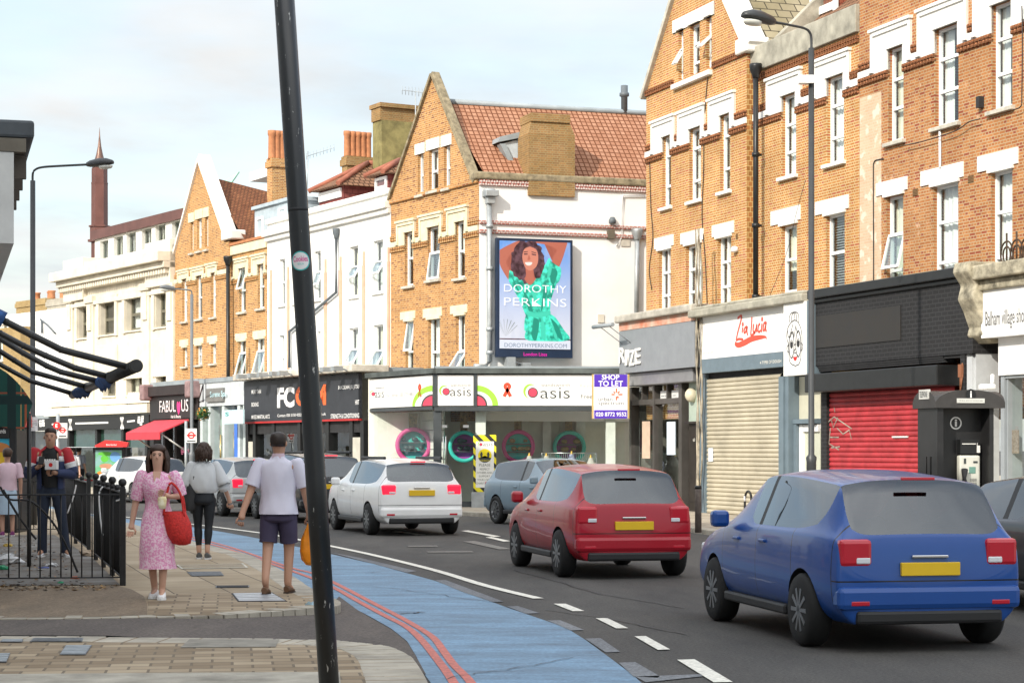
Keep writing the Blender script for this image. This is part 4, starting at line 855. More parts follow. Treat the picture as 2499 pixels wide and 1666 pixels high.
q = FR.rect('A5', 866, 1430, 888, 1462, -.1); write(sh, FR, '63', q[0], q[1], q[2], q[3], -.074, mat('sign_cream', (.8, .78, .7), .5))
part(sh, 'transom_panel', mat('pale_green_panel', (.42, .50, .42), .5, vary=.1), FR, (a3+.05, a4, FR.z('A5', 775, 1246)[1], zg-.004, -.3, -.08))
mb = MB(); c = FR.w(*FR.z('A5', 840, 958, -.02), -.02); mb.ball(c, .17, 8, (1, 1, 1.1)); obj('vent_cowl', mb, mat('cream_plastic', (.66, .60, .45), .5), sh)
INTR = mat('restaurant_interior', (.16, .15, .13), .8, vary=.2)
part(sh, 'interior', INTR, FR, (a0, a2, .1, zg, -4.1, -4.0), (a0, a0+.1, .1, zg, -4, -.3), (a0, a2, zg+.0, zg+.1, -4, -.3), (a0, a2, .1, .14, -4, -.3))
q = FR.rect('A5', 300, 1245, 385, 1568, -.1); m_ = part(sh, 'window_notice', mat('peach_notice', (.66, .50, .38), .6), FR, (q[0], q[1], q[2]-.2, q[3], -.108, -.10))
for i, tx in enumerate(('THE', 'MENU', 'OPEN', 'FOR', 'TAKE', 'AWAY')): pass
q = FR.rect('A5', 570, 1250, 662, 1568, -.1); part(sh, 'window_poster', mat('blue_white_poster', (.40, .52, .66), .5, vary=.9, vs=6, dirt=(.75, .75, .75)), FR, (q[0], q[1], q[2]-.1, q[3], -.108, -.10))
q = FR.rect('A5', 500, 915, 700, 1025, -.1)
part(sh, 'number_card', mat('card_white', (.74, .74, .72), .5), FR, (q[0], q[0]+(q[1]-q[0])*.42, q[2], q[3], -.108, -.10), (q[0]+(q[1]-q[0])*.62, q[1], q[2], q[3], -.108, -.10))
dx = q[1]-q[0]; write(sh, FR, '88', q[0]+dx*.05, q[0]+dx*.40, q[2]+.12, q[3]-.12, -.097, DGREY); write(sh, FR, '2', q[0]+dx*.68, q[0]+dx*.86, q[2]+.12, q[3]-.12, -.097, DGREY)
mb = MB(); a, z0_ = FR.z('A5', 900, 140, .3)
for i in range(4): mb.tube([Vector(p) for p in smoothpts([tuple(FR.w(a+.1+.12*math.sin(i*2+k*1.7), .3+(7.2-.3)*(1-k/6), .30+.05*math.sin(k+i))) for k in range(7)], 4)], .022, 5)
obj('cable_bundle', mb, mat('cable_cream', (.42, .37, .28), .7, vary=.5, dirt=(.05, .05, .05)), sh)
# ------------------------------------------------------------------ corner building with the poster wall
FD = Fac(-.94, 57.0, .491, -.871); FS = FD.shift(2.0)
FSW = Fac(-.94, 57.0, .945, .327)
def up2(*a, **k): return upper(*a, **k)
W2 = [hole(FD, 'R5', 197, 243, 938, 'R5', 1230), hole(FD, 'R5', 323, 387, 910, 'R5', 1197), hole(FD, 'R5', 474, 525, 880, 'R5', 1187)]
H2 = [FD.rect('R5', 158, 888, 258, 970), FD.rect('R5', 282, 855, 405, 950), FD.rect('R5', 432, 818, 547, 920)]
W1 = [hole(FD, 'A7', 195, 270, 915, 'A7', 1450), hole(FD, 'A7', 413, 523, 885, 'A7', 1450), hole(FD, 'A7', 677, 763, 855, 'A7', 1450)]
L1 = [FD.rect('A7', 150, 832, 291, 905), FD.rect('A7', 367, 802, 546, 887), FD.rect('A7', 628, 772, 788, 850)]
zb1 = FD.z('R5', 125, 992)[1]; zb0 = FD.z('R5', 125, 1018)[1]; zgb = FD.z('R5', 128, 757)[1]
CREAM = mat('cream_stone_trim', (.74, .66, .47), .8, vary=.15, vs=3)
bD, sL, sR = up2('corner_building', 'corner building with brick gable front and white painted side wall', FD, 954, 1168.5, zgb, 2.5, W2, H2, W1, L1, (zb1, zb0), B_CR, bandm=CREAM, dent=B_CR, depth=2.0,
    styles={('u', 0): dict(rows=(.48,), curtain=4), ('u', 1): dict(rows=(.48,), curtain=3, open_=(.48, 1, 8)), ('u', 2): dict(rows=(.52,), curtain=4),
            ('l', 0): dict(rows=(.55,), curtain=1, open_=(.0, .55, 9)), ('l', 1): dict(rows=(.58,), curtain=1), ('l', 2): dict(rows=(.58,), curtain=1, open_=(.60, 1.1, 34))})
gw = [hole(FD, 'R5', 268, 299, 510, 'R5', 732), hole(FD, 'R5', 329, 380, 487, 'R5', 713), hole(FD, 'R5', 411, 445, 465, 'R5', 697)]
ap = FD.px(*r('R5', 352, 72)); mb = MB(); wall(mb, FD, sL, sR, zgb, ap[1]+.1, gw); clipf(mb, FD, (sL, zgb+.02), ap); clipf(mb, FD, (sR-.35, zgb+.02), ap); obj('gable_wall', mb, B_CR, bD)
for i, w_ in enumerate(gw): window(bD, FD, w_, 0, rows=(.52,), curtain=4); sill(bD, FD, w_, 0, SILL, .06); lintel(bD, FD, (w_[0]-.16, w_[1]+.10, w_[3], w_[3]+.32), 0, WHITE)
MOSS = mat('mossy_coping', (.30, .25, .16), .9, vary=.4, vs=6, bump=.4)
coping(bD, FD, (sL-.1, zgb-.05), ap, .07, -.2, .10, MOSS); coping(bD, FD, (sR-.2, zgb-.1), ap, .12, -.16, .10, MOSS)
band(bD, FD, sL, sR, zgb-.12, zgb+.0, 0, [], B_CR, 'moulded_string', .07)
for q in ((545, 0), (540, 230), (560, 380), (580, 590), (545, 690)): pass
# side wall
WL = 9.5; zw1 = FSW.z('R5', 603, 645)[1]; mb = MB()
wall(mb, FSW, 0, WL, 2.5, zw1); obj('side_wall', mb, PLASTER, bD)
mb = MB(); mb.ngon([FD.w(sL, 2.5, 0), FD.w(sL, zw1, 0), FD.w(sL, zw1, -9), FD.w(sL, 2.5, -9)]); mb.ngon([FD.w(sL, zw1, -9), FD.w(sL, 2.5, -9), FSW.w(WL, 2.5), FSW.w(WL, zw1)]); mb.ngon([FD.w(sL, zw1-.2, 0), FD.w(sL, zw1-.2, -9), FSW.w(WL, zw1-.2), FSW.w(0, zw1-.2)]); obj('rear_wall', mb, B_CR, bD)
PK = TERRAP
for z0, z1, k in ((zw1-.17, zw1, 0), (FSW.z('R5', 603, 887)[1], FSW.z('R5', 603, 868)[1], 1), (FSW.z('R5', 603, 938)[1], FSW.z('R5', 603, 918)[1], 2)):
    mb = MB(); mb.fb(FSW, .0, WL, z0, z1, -.02, .05); n = 120
    for i in range(n):
        a = WL*i/n; mb.fb(FSW, a, a+.045, z0+.01, z0+(z1-z0)*.42, .05, .085); mb.fb(FSW, a+.02, a+.065, z0+(z1-z0)*.52, z1-.01, .05, .085)
    obj('moulded_string', mb, PK, bD)
mb = MB(); mb.fb(FSW, -.15, WL, zw1+.002, zw1+.22, -.5, .12); obj('parapet', mb, MOSS, bD, bevel=.05)
# roof: slope rising from the side parapet to the ridge
rid0 = FSW.shift(-2.6); zr = rid0.px(*r('R5', 470, 222))[1]
e0 = FSW.w(-.2, zw1+.1, -.35); e1 = FSW.w(WL, zw1+.1, -.35)
q0 = FD.w(ap[0]+.1, 0, -.25); r0 = Vector((q0.x, q0.y, zr)); r1 = r0+Vector((FSW.d.x, FSW.d.y, 0))*(WL+1)
r1.z = zr
mb = MB(); ns = 12
mb.ngon([FD.w(sR-.1, zw1+.1, -.3), e1, r1, r0]); obj('roof', mb, T_OR, bD)
mb = MB(); mb.ngon([r0, r1, r1-Vector((0, 0, 6))+Vector((FSW.n.x, FSW.n.y, 0))*-4, FD.w(sL, zgb, -.3)]); obj('roof', mb, T_OR, bD)
mb = MB(); mb.tube([r0+Vector((0, 0, .03)), r1+Vector((0, 0, .03))], .09, 8); obj('ridge_tile', mb, LEAD, bD)
rv = r0.lerp(r1, .56); mb = MB(); mb.lathe(rv, [(.10, 0), (.10, .5), (.15, .52), (.15, .62), (.11, .64), (.11, .85)], 10); obj('flue', mb, DGREY, bD)
# chimney on the side wall
ch = MB(); fc = FSW; a0, zc0 = fc.z('R5', 868, 655); a1 = fc.z('R5', 1120, 655)[0]; zsh = fc.z('R5', 860, 395)[1]; ztp = fc.z('R5', 900, 330)[1]
b0 = fc.z('R5', 893, 330)[0]; b1 = fc.z('R5', 1082, 330)[0]
ch.fb(fc, a0, a1, zw1-.4, zsh, -.85, .10)
ch.hexa([fc.w(*q) for q in ((a0, zsh, .10), (a1, zsh, .10), (a1, zsh, -.85), (a0, zsh, -.85), (b0, zsh+.55, .04), (b1, zsh+.55, .04), (b1, zsh+.55, -.8), (b0, zsh+.55, -.8))])
ch.fb(fc, b0, b1, zsh+.55, ztp, -.8, .04); ch.fb(fc, b0-.07, b1+.07, ztp, ztp+.24, -.87, .11)
obj('chimney', ch, B_CH, bD)
mb = MB(); dq = [fc.z('R5', *q, -1.0) for q in ((715, 455), (850, 420), (850, 612), (800, 610))]
mb.prism([fc.w(*dq[0], -.9), fc.w(*dq[1], -.9), fc.w(*dq[2], -.9), fc.w(*dq[3], -.9)], Vector((-FSW.n.x, -FSW.n.y, .0))*2.5); obj('dormer', mb, mat('dormer_lead', (.52, .58, .62), .4, vary=.1), bD)
mb = MB(); mb.prism([fc.w(dq[0][0]-.12, dq[0][1]+.04, -.8), fc.w(dq[1][0], dq[1][1]+.02, -.8), fc.w(dq[1][0], dq[1][1]+.2, -.8), fc.w(dq[0][0]-.05, dq[0][1]+.2, -.8)], Vector((-FSW.n.x, -FSW.n.y, 0))*2.5); mb.prism([fc.w(dq[0][0]-.05, dq[0][1], -.8), fc.w(dq[3][0]-.12, dq[3][1], -.8), fc.w(dq[3][0]+.05, dq[3][1], -.8), fc.w(dq[0][0]+.12, dq[0][1], -.8)], Vector((-FSW.n.x, -FSW.n.y, 0))*.3); obj('dormer_trim', mb, LEAD, bD)
# pipes and bits on the side wall
downpipe(bD, FSW, 'R5', [('R5', 658, 760), ('R5', 661, 1400), ('A7', 1000, 1300), ('A7', 960, 1350), ('A7', 850, 1345)], .12, .075, GALV, brackets=[('A7', 1000, 412), ('A7', 1000, 992), ('A7', 1000, 1215), ('R5', 660, 900)])
mb = MB(); a, z_ = FSW.z('R5', 655, 740); mb.fb(FSW, a-.20, a+.20, z_-.02, z_+.16, .0, .36); mb.fb(FSW, a-.12, a+.12, z_-.22, z_-.02, .02, .26); obj('rainwater_hopper', mb, GALV, bD, bevel=.02)
downpipe(bD, FSW, 'R5', [('R5', 1467, 975), ('R5', 1463, 1410)], .12, .07, GALV)
downpipe(bD, FSW, 'R5', [('R5', 1512, 735), ('R5', 1390, 735), ('R5', 1382, 960), ('R5', 1355, 1012)], .05, .022, UPVC, name='conduit', hopper=False)
mb = MB(); a, z_ = FSW.z('R5', 1325, 870); mb.lathe(FSW.w(a, z_, .1), [(.10, -.1), (.11, 0), (.06, .09)], 10); obj('vent_cowl', mb, DGREY, bD); mb = MB()
a, z_ = FSW.z('R5', 1318, 948); mb.fb(FSW, a-.1, a+.1, z_-.12, z_+.12, 0, .14); obj('vent_cowl', mb, mat('dark_cowl', (.13, .11, .08), .7), bD)
mb = MB(); a, z_ = FSW.z('R5', 1268, 1405); mb.fb(FSW, a-.1, a+.1, z_-.12, z_+.12, 0, .03); obj('air_brick', mb, STONE, bD); mb = MB()
a, z_ = FSW.z('R5', 1402, 992); mb.fb(FSW, a-.14, a+.14, z_-.1, z_+.1, 0, .03); obj('air_brick', mb, mat('pale_vent', (.55, .52, .45), .8), bD)
# aerial on the roof
mb = MB(); a, z_ = FD.z('R5', 257, 290, -1.5); P = FD.w(a, z_, -1.5); tp = FD.w(*FD.z('R5', 255, 170, -1.5), -1.5); l_ = FD.w(*FD.z('R5', 183, 158, -1.5), -1.5); rr_ = FD.w(*FD.z('R5', 310, 172, -1.5), -1.5)
mb.tube([P-Vector((0, 0, 1)), tp], .02, 5); mb.tube([l_, rr_], .012, 5)
for i in range(8): c = l_.lerp(rr_, i/7); mb.tube([c-Vector((0, 0, .14)), c+Vector((0, 0, .14))], .008, 4)
obj('aerial', mb, GALV, bD)
# ------------------------------------------------------------------ advertising screen on the side wall
bb = thing('advertising_screen', 'large portrait advertising screen with a laughing woman in a green dress', 'billboard', FSW.w(2, 4, .2))
o = .30; q = FSW.rect('R5', 700, 962, 1115, 1563, o); s0, s1, z0, z1 = q
zbot = FSW.z('R6', 985, 66, o)[1]; z0 = zbot
NAVY = mat('navy_frame', (.015, .03, .065), .35, vary=.1)
part(bb, 'casing', NAVY, FSW, (s0, s1, z0, z1, .12, o), bevel=.01)
i0, i1 = s0+.08, s1-.08; zi1 = z1-.08; zi0 = z0+.25
m, t, b = newmat('screen_sky'); g = nd(t, 'ShaderNodeTexCoord'); sp = nd(t, 'ShaderNodeSeparateXYZ'); t.links.new(g.outputs['Generated'], sp.inputs[0])
rp = nd(t, 'ShaderNodeValToRGB'); rp.color_ramp.elements[0].color = (.36, .38, .44, 1); rp.color_ramp.elements[1].color = (.06, .17, .42, 1); rp.color_ramp.elements[0].position = .15
t.links.new(sp.outputs[2], rp.inputs[0]); n_ = nd(t, 'ShaderNodeTexNoise'); n_.inputs['Scale'].default_value = 3; n_.inputs['Detail'].default_value = 6; t.links.new(g.outputs['Generated'], n_.inputs['Vector'])
r2_ = nd(t, 'ShaderNodeValToRGB'); r2_.color_ramp.elements[0].position = .48; r2_.color_ramp.elements[1].position = .75; t.links.new(n_.outputs['Fac'], r2_.inputs[0])
m2_ = nd(t, 'ShaderNodeMix', data_type='RGBA'); t.links.new(r2_.outputs[0], m2_.inputs[0]); t.links.new(rp.outputs[0], m2_.inputs[6]); m2_.inputs[7].default_value = (.26, .29, .38, 1)
t.links.new(m2_.outputs[2], b.inputs['Base Color']); t.links.new(m2_.outputs[2], b.inputs['Emission Color']); b.inputs['Emission Strength'].default_value = .45; b.inputs['Roughness'].default_value = .3
part(bb, 'screen', m, FSW, (i0, i1, zi0, zi1, o+.001, o+.012))
def scr(name, col, rough=.35, e=.35, vary=.12, vs=3): return mat(name, col, rough, vary=vary, vs=vs, emit=0) if not e else _scr(name, col, e)
def _scr(name, col, e, vr=False):
    m, t, b = newmat(name); b.inputs['Base Color'].default_value = (*[c*.5 for c in col], 1); b.inputs['Emission Color'].default_value = (*col, 1); b.inputs['Emission Strength'].default_value = e; b.inputs['Roughness'].default_value = .3
    if vr:
        g = nd(t, 'ShaderNodeTexCoord'); n = nd(t, 'ShaderNodeTexNoise'); n.inputs['Scale'].default_value = 7; n.inputs['Detail'].default_value = 5; t.links.new(g.outputs['Object'], n.inputs['Vector']); k = nd(t, 'ShaderNodeValToRGB'); k.color_ramp.elements[0].position = .38; k.color_ramp.elements[1].position = .62; k.color_ramp.elements[0].color = (*[c*.45 for c in col], 1); k.color_ramp.elements[1].color = (*[min(1, c*1.35+.02) for c in col], 1); t.links.new(n.outputs['Fac'], k.inputs[0]); t.links.new(k.outputs[0], b.inputs['Emission Color']); t.links.new(k.outputs[0], b.inputs['Base Color'])
    return m
ox = o+.014
def shape(name, pts, m, k=0, sm=True, n=5):
    P = [FSW.z('R5', x, y, o) for x, y in pts]
    if sm: P = smoothpts(P+[P[0]], n)[:-1]
    P = [(min(max(a, i0), i1), min(max(z, zi0), zi1)) for a, z in P]
    mb = MB(); f = mb.ngon([FSW.w(a, z, ox+k*.0016) for a, z in P]); bmesh.ops.triangulate(mb.bm, faces=[f]); return obj(name, mb, m, bb)
SKN = _scr('screen_skin', (.42, .13, .09), .38); SKL = _scr('screen_skin_light', (.55, .21, .15), .38); HR = _scr('screen_hair', (.05, .018, .03), .3, True); GRN = _scr('screen_green', (.02, .40, .29), .38, True); GRD = _scr('screen_green_fold', (.01, .25, .18), .38); GRL = _scr('screen_green_sheen', (.05, .55, .40), .38)
shape('arm', [(715, 1030), (760, 1005), (830, 975), (845, 985), (790, 1040), (750, 1095), (770, 1140), (768, 1195), (735, 1150), (714, 1100)], SKN, 0)
shape('arm', [(880, 978), (1000, 980), (1078, 985), (1076, 1020), (1050, 1100), (1025, 1140), (1003, 1120), (1005, 1070), (1025, 1030), (960, 1000), (890, 990)], SKN, 0)
shape('dress', [(768, 1140), (800, 1160), (860, 1215), (910, 1190), (960, 1120), (985, 1075), (1005, 1110), (1048, 1130), (1040, 1200), (1000, 1235), (995, 1300), (985, 1370), (1020, 1400), (1060, 1460), (1088, 1524), (870, 1524), (860, 1460), (862, 1390), (830, 1320), (790, 1245), (764, 1195)], GRN, 1)
for pts in ([(1000, 1130), (1030, 1150), (1010, 1220), (990, 1190)], [(840, 1250), (870, 1290), (900, 1380), (880, 1380)], [(960, 1200), (975, 1260), (940, 1370), (950, 1280)], [(900, 1400), (930, 1420), (915, 1520), (890, 1500)], [(990, 1400), (1030, 1440), (1060, 1520), (1030, 1500)], [(780, 1170), (800, 1210), (830, 1270), (800, 1235)]):
    shape('dress_fold', pts, GRD, 2)
for pts in ([(945, 1390), (960, 1440), (965, 1520), (940, 1500)], [(985, 1100), (1000, 1150), (975, 1180)], [(890, 1230), (920, 1300), (905, 1350)], [(1000, 1420), (1020, 1470), (1030, 1520), (1010, 1500)]): shape('dress_sheen', pts, GRL, 2)
shape('sash', [(862, 1360), (920, 1375), (985, 1362), (985, 1385), (920, 1400), (864, 1385)], GRL, 3); shape('sash', [(858, 1385), (868, 1400), (862, 1460), (850, 1470), (850, 1420)], GRN, 3)
random.seed(3)
hp = []
for i in range(46):
    a = 2*math.pi*i/46; rx, ry = 90+random.uniform(-9, 9), 112+random.uniform(-10, 10); hp.append((868+rx*math.cos(a)*(1.03 if math.sin(a) < 0 else 1), 1090-ry*math.sin(a)*(1 if math.sin(a) > 0 else 1.05)))
shape('hair', hp, HR, 3, True, 3)
shape('neck', [(855, 1130), (895, 1130), (898, 1175), (912, 1188), (880, 1222), (850, 1190), (858, 1170)], SKN, 4)
shape('face', [(880, 1012), (915, 1030), (925, 1075), (915, 1120), (885, 1143), (858, 1132), (842, 1095), (838, 1060), (850, 1025)], SKL, 5)
shape('smile', [(852, 1098), (890, 1098), (886, 1112), (868, 1116), (856, 1108)], _scr('screen_teeth', (.8, .75, .72), .3), 6); 
for pts in ([(846, 1050), (868, 1050), (866, 1056), (848, 1057)], [(888, 1050), (914, 1056), (912, 1062), (890, 1057)], [(845, 1040), (868, 1038), (868, 1042), (846, 1044)], [(888, 1038), (914, 1046), (914, 1050), (888, 1043)]): shape('eye', pts, HR, 6, False)
shape('nose', [(874, 1055), (882, 1080), (872, 1086), (866, 1082)], SKN, 6)
for k in range(9): a = 40+k*14; shape('palm_frond', [(745, 1505), (745+95*math.cos(R(a))*.9, 1505-100*math.sin(R(a))), (747+95*math.cos(R(a))*.9, 1500-90*math.sin(R(a)))], _scr('screen_leaf%d' % (k % 2), (.16, .20, .17), .3), 1, False)
mb = MB(); mb.fb(FSW, i0, i1, FSW.z('R5', 715, 1518, o)[1], FSW.z('R5', 715, 1512, o)[1], ox-.001, ox+.0004); obj('railing_line', mb, HR, bb)
WB = _scr('screen_pale', (.62, .66, .76), .35); wz = FSW.z('R5', 715, 1524, o)[1]
part(bb, 'caption_strip', WB, FSW, (i0, i1, zi0, wz, o+.013, o+.024))
LT = _scr('screen_white', (.85, .86, .90), .45)
q = FSW.rect('R5', 738, 1217, 1078, 1258, o); write(bb, FSW, 'DOROTHY', q[0], q[1], q[2], q[3], o+.032, LT, -.012)
q = FSW.rect('R5', 738, 1290, 1078, 1334, o); write(bb, FSW, 'PERKINS', q[0], q[1], q[2], q[3], o+.032, LT, -.012)
q = FSW.rect('R5', 740, 1538, 1080, 1560, o); write(bb, FSW, 'DOROTHYPERKINS.COM', q[0], q[1], q[2], q[3], o+.028, mat('caption_slate', (.10, .16, .26), .5), -.005)
q = FSW.rect('R6', 1185, 30, 1363, 56, o); write(bb, FSW, 'London Lites', q[0], q[1], q[2], q[3], o+.006, _scr('pink_sign', (.75, .01, .38), .6))
mb = MB(); a, z_ = FSW.z('R6', 1085, 80, .4); mb.fb(FSW, a-.1, a+.12, z_-.22, z_+.05, .1, .5); mb.fb(FSW, a+.35, a+.6, z_-.35, z_-.1, .1, .45); mb.tube([FSW.w(a, z_, .3), FSW.w(a+.5, z_-.2, .3)], .02, 5)
mb.tube([Vector(p) for p in smoothpts([tuple(FSW.w(a+d, z_-e, .3)) for d, e in ((-.05, .1), (-.2, .45), (-.7, .62))], 5)], .015, 5); obj('mounting_bracket', mb, GALV, bb)
# ------------------------------------------------------------------ corner charity shop
FO = Fac(-2.12, 55.0, 1, 0)
sh = thing('shopfront', 'glazed corner shop with white fascia and round display cubbyholes in its windows', 'shopfront', (0, 55, .1))
jx = FS.px(*r('R6', 508, 300))[0]; P0 = FS.w(jx, 0); FO = Fac(P0.x, P0.y, 1, .0)
sl = FS.z('R6', 20, 300)[0]; zt = FO.z('R6', 820, 203)[1]; zb = FO.z('R6', 820, 437)[1]; zc = FO.z('R6', 820, 152)[1]; zgl = FO.z('R6', 820, 478)[1]
c1 = FO.z('R6', 812, 300)[0]; c2 = FO.z('R6', 1960, 300)[0]
SW2 = mat('lit_white_board', (.86, .85, .82), .3, vary=.02)
ALU = mat('dark_aluminium', (.075, .085, .09), .4, metal=.3, vary=.15)
mb = MB(); mb.fb(FS, sl-.12, jx+.15, zt+.04, zc, -2, .16); obj('roof_edge', mb, mat('dark_roof_edge', (.10, .115, .11), .5, vary=.4, vs=1.5), sh)
mb = MB(); mb.fb(FO, -.12, c2, zt+.04, zc, -2.5, .16); obj('roof_edge', mb, mat('dark_roof_edge', (.10, .115, .11), .5), sh)
part(sh, 'roof_deck', LEAD, FO, (0, c2, zc+.002, zc+.06, -2.5, .0))
sg1 = thing('shop_sign', 'white fascia sign with small logo and ribbon on the receding side of the corner shop', 'shop sign', FS.w((sl+jx)/2, zb, .1))
part(sg1, 'signboard', SW2, FS, (sl, jx-.06, zb, zt, -.2, .06))
sg2 = thing('shop_sign', 'square white sign panel on the corner with round red and green logo', 'shop sign', FO.w(.5, zb, .1))
part(sg2, 'signboard', SW2, FO, (.06, c1-.04, zb, zt, -.2, .06))
sg3 = thing('shop_sign', 'long white fascia sign with large round logo and red ribbon facing the street', 'shop sign', FO.w(4, zb, .1))
part(sg3, 'signboard', SW2, FO, (c1+.06, c2, zb, zt, -.2, .06))
part(sh, 'sign_frame', ALU, FO, (-.06, .058, zb-.02, zt+.038, -.25, .10), (c1-.038, c1+.058, zb-.02, zt+.038, -.25, .10))
LIME = mat('lime_green', (.33, .68, .06), .5, vary=.03); CRIM = mat('crimson', (.70, .06, .11), .5, vary=.03); INKB = mat('soft_black', (.05, .06, .06), .5, vary=.05); RBN = mat('ribbon_red', (.75, .07, .03), .5, vary=.03)
def ring_seg(mb, f, c, rx, rz, w_, a0, a1, o, taper=False):
    n = 24; L = arc(c[0], c[1], rx, rz, a0, a1, n); w2 = [w_*(math.sin(math.pi*(i+.5)/(n+1)) if taper else 1) for i in range(n+1)]
    stroke(mb, f, L, w2, o)
def logo(p, f, zk, cx, cy, rx, tx0, tx1, ty0, ty1, o=.066, small=True):
    c = f.z(zk, cx, cy); R_ = abs(f.z(zk, cx+rx, cy)[0]-c[0]); Rz = abs(f.z(zk, cx, cy-rx)[1]-c[1])
    mb = MB(); ring_seg(mb, f, (c[0]-R_*.35, c[1]+Rz*.2), R_*1.45, Rz*1.5, Rz*.5, 60, 250, o, True); obj('green_crescent', mb, LIME, p)
    mb = MB(); poly(mb, f, arc(*c, R_*1.08, Rz*1.08, 0, 350, 30), o+.002); obj('dark_ring', mb, INKB, p)
    mb = MB(); poly(mb, f, arc(*c, R_*.88, Rz*.88, 0, 350, 30), o+.004); obj('red_disc', mb, CRIM, p)
    q = f.rect(zk, tx0, ty0, tx1, ty1); write(p, f, 'asis', q[0], q[1], q[2], q[3], o, INKB, -.008)
    if small: q = f.rect(zk, tx0+ (tx1-tx0)*.02, ty0-(ty1-ty0)*.42, tx1, ty0-(ty1-ty0)*.02); write(p, f, 'wandsworth', q[0], q[1], q[2]+.02, q[3], o, mat('pale_grey_lettering', (.28, .28, .27), .6), 0)
logo(sg3, FO, 'R6', 1255, 338, 36, 1312, 1538, 300, 382)
logo(sg2, FO, 'R6', 592, 330, 26, 622, 783, 298, 364)
logo(sg1, FS, 'R6', 50, 348, 14, 64, 131, 318, 378)
def ribbon_mark(p, f, zk, cx, cy, w_, h):
    P = lambda x, y: f.z(zk, cx+x*w_, cy+y*h); mb = MB(); tw = abs(P(.22, 0)[0]-P(-.2, 0)[0])
    stroke(mb, f, smoothpts([P(-.42, .5), P(.05, -.05), P(.28, -.3), P(.12, -.47), P(-.12, -.47), P(-.28, -.3), P(-.05, -.05), P(.42, .5)], 5), tw, .066); obj('red_ribbon', mb, RBN, p)
ribbon_mark(sg3, FO, 'R6', 1060, 320, 60, 95); ribbon_mark(sg1, FS, 'R6', 405, 325, 26, 88)
for p, f, cx, sgn_, lim in ((sg3, FO, 822, 1, None), (sg1, FS, 503, -1, None)):
    c = f.z('R6', cx, 436); k = abs(f.z('R6', cx+sgn_*85, 436)[0]-c[0]); kz = abs(f.z('R6', cx, 436-85)[1]-c[1]); a0, a1 = (0, 90) if sgn_ > 0 else (90, 180)
    mb = MB(); ring_seg(mb, f, c, k*1.72, kz*1.55, kz*.52, a0, a1, .066); obj('green_arch', mb, LIME, p)
    mb = MB(); poly(mb, f, [c]+arc(*c, k*1.0, kz*1.02, a0, a1, 16), .068); obj('dark_arch', mb, INKB, p)
    mb = MB(); poly(mb, f, [c]+arc(*c, k*.86, kz*.85, a0, a1, 16), .070); obj('red_arch', mb, CRIM, p)
q = FO.rect('R6', 1622, 352, 1710, 384); write(sg3, FO, 'Free', q[0], q[1], q[2], q[3], .066, INKB, -.008)
q = FO.rect('R6', 1618, 272, 1725, 298); write(sg3, FO, 'Raising', q[0], q[1], q[2]-.02, q[3], .066, mat('faint_lime', (.62, .72, .45), .5), -.005)
q = FS.rect('R6', 250, 338, 363, 368); write(sg1, FS, '020 3759 8802', q[0], q[1], q[2], q[3], .066, mat('pale_grey_lettering', (.28, .28, .27), .6), -.01)
q = FS.rect('R6', 150, 345, 238, 374); write(sg1, FS, 'Free Collection', q[0], q[1], q[2], q[3], .066, mat('pale_grey_lettering', (.28, .28, .27), .6), -.01)
# transom, posts, glass, interior
part(sh, 'transom', ALU, FO, (-.02, c2, zgl, zb-.022, -.3, .08)); part(sh, 'transom', ALU, FS, (sl-.1, jx-.02, FS.z('R6', 30, 485)[1], zb-.022, -.3, .08))
pst = [(FO.z('R6', x0, 600)[0], FO.z('R6', x1, 600)[0]) for x0, x1 in ((500, 556),)]
part(sh, 'door_post', ALU, FO, *[(a-.02, b_, .1, zgl-.002, -.2, .02) for a, b_ in pst])
part(sh, 'column', mat('white_column', (.78, .80, .76), .6), FO, *[(FO.z('R6', x0, 600)[0], FO.z('R6', x1, 600)[0], .1, zgl-.004, -.75, -.35) for x0, x1 in ((815, 893), (1820, 1892))], (FO.z('R6', 1330, 600, -3.5)[0], FO.z('R6', 1395, 600, -3.5)[0], .1, zgl, -3.49, -3.2), (FO.z('R6', 1585, 600, -3.5)[0], FO.z('R6', 1655, 600, -3.5)[0], .1, zgl, -3.49, -3.2))
mb = MB(); xs = [560, 818, 1140, 1462, 1775, 1960]
for a, b_ in zip(xs, xs[1:]): mb.pane(FO, FO.z('R6', a, 600)[0]+.008, FO.z('R6', b_, 600)[0]-.008, .25, zgl, -.04)
obj('shop_window', mb, SHOPG, sh)
mb = MB(); xs = [25, 132, 252, 377, 498]
for a, b_ in zip(xs, xs[1:]): mb.pane(FS, FS.z('R6', a, 600)[0]+.008, FS.z('R6', b_, 600)[0]-.008, .25, zgl, -.04)
obj('shop_window', mb, SHOPG, sh)
part(sh, 'plinth', ALU, FO, (0, c2, .1, .25, -.2, .04)); part(sh, 'plinth', ALU, FS, (sl, jx, .1, .25, -.2, .04))
part(sh, 'door_patch', STEEL, FO, (FO.z('R6', 560, 590)[0], FO.z('R6', 600, 590)[0], FO.z('R6', 560, 605)[1], FO.z('R6', 560, 585)[1], -.07, -.02), (FO.z('R6', 722, 590)[0], FO.z('R6', 765, 590)[0], FO.z('R6', 722, 605)[1], FO.z('R6', 722, 585)[1], -.07, -.02))
mb = MB(); a = FO.z('R6', 590, 700)[0]; mb.tube([FO.w(a, 1.0, .06), FO.w(a, 2.05, .06)], .02, 6); mb.tube([FO.w(a-.07, 1.0, .06), FO.w(a-.07, 2.05, .06)], .016, 6); obj('door_handle', mb, STEEL, sh)
INW = mat('shop_interior', (.78, .78, .70), .85, vary=.06)
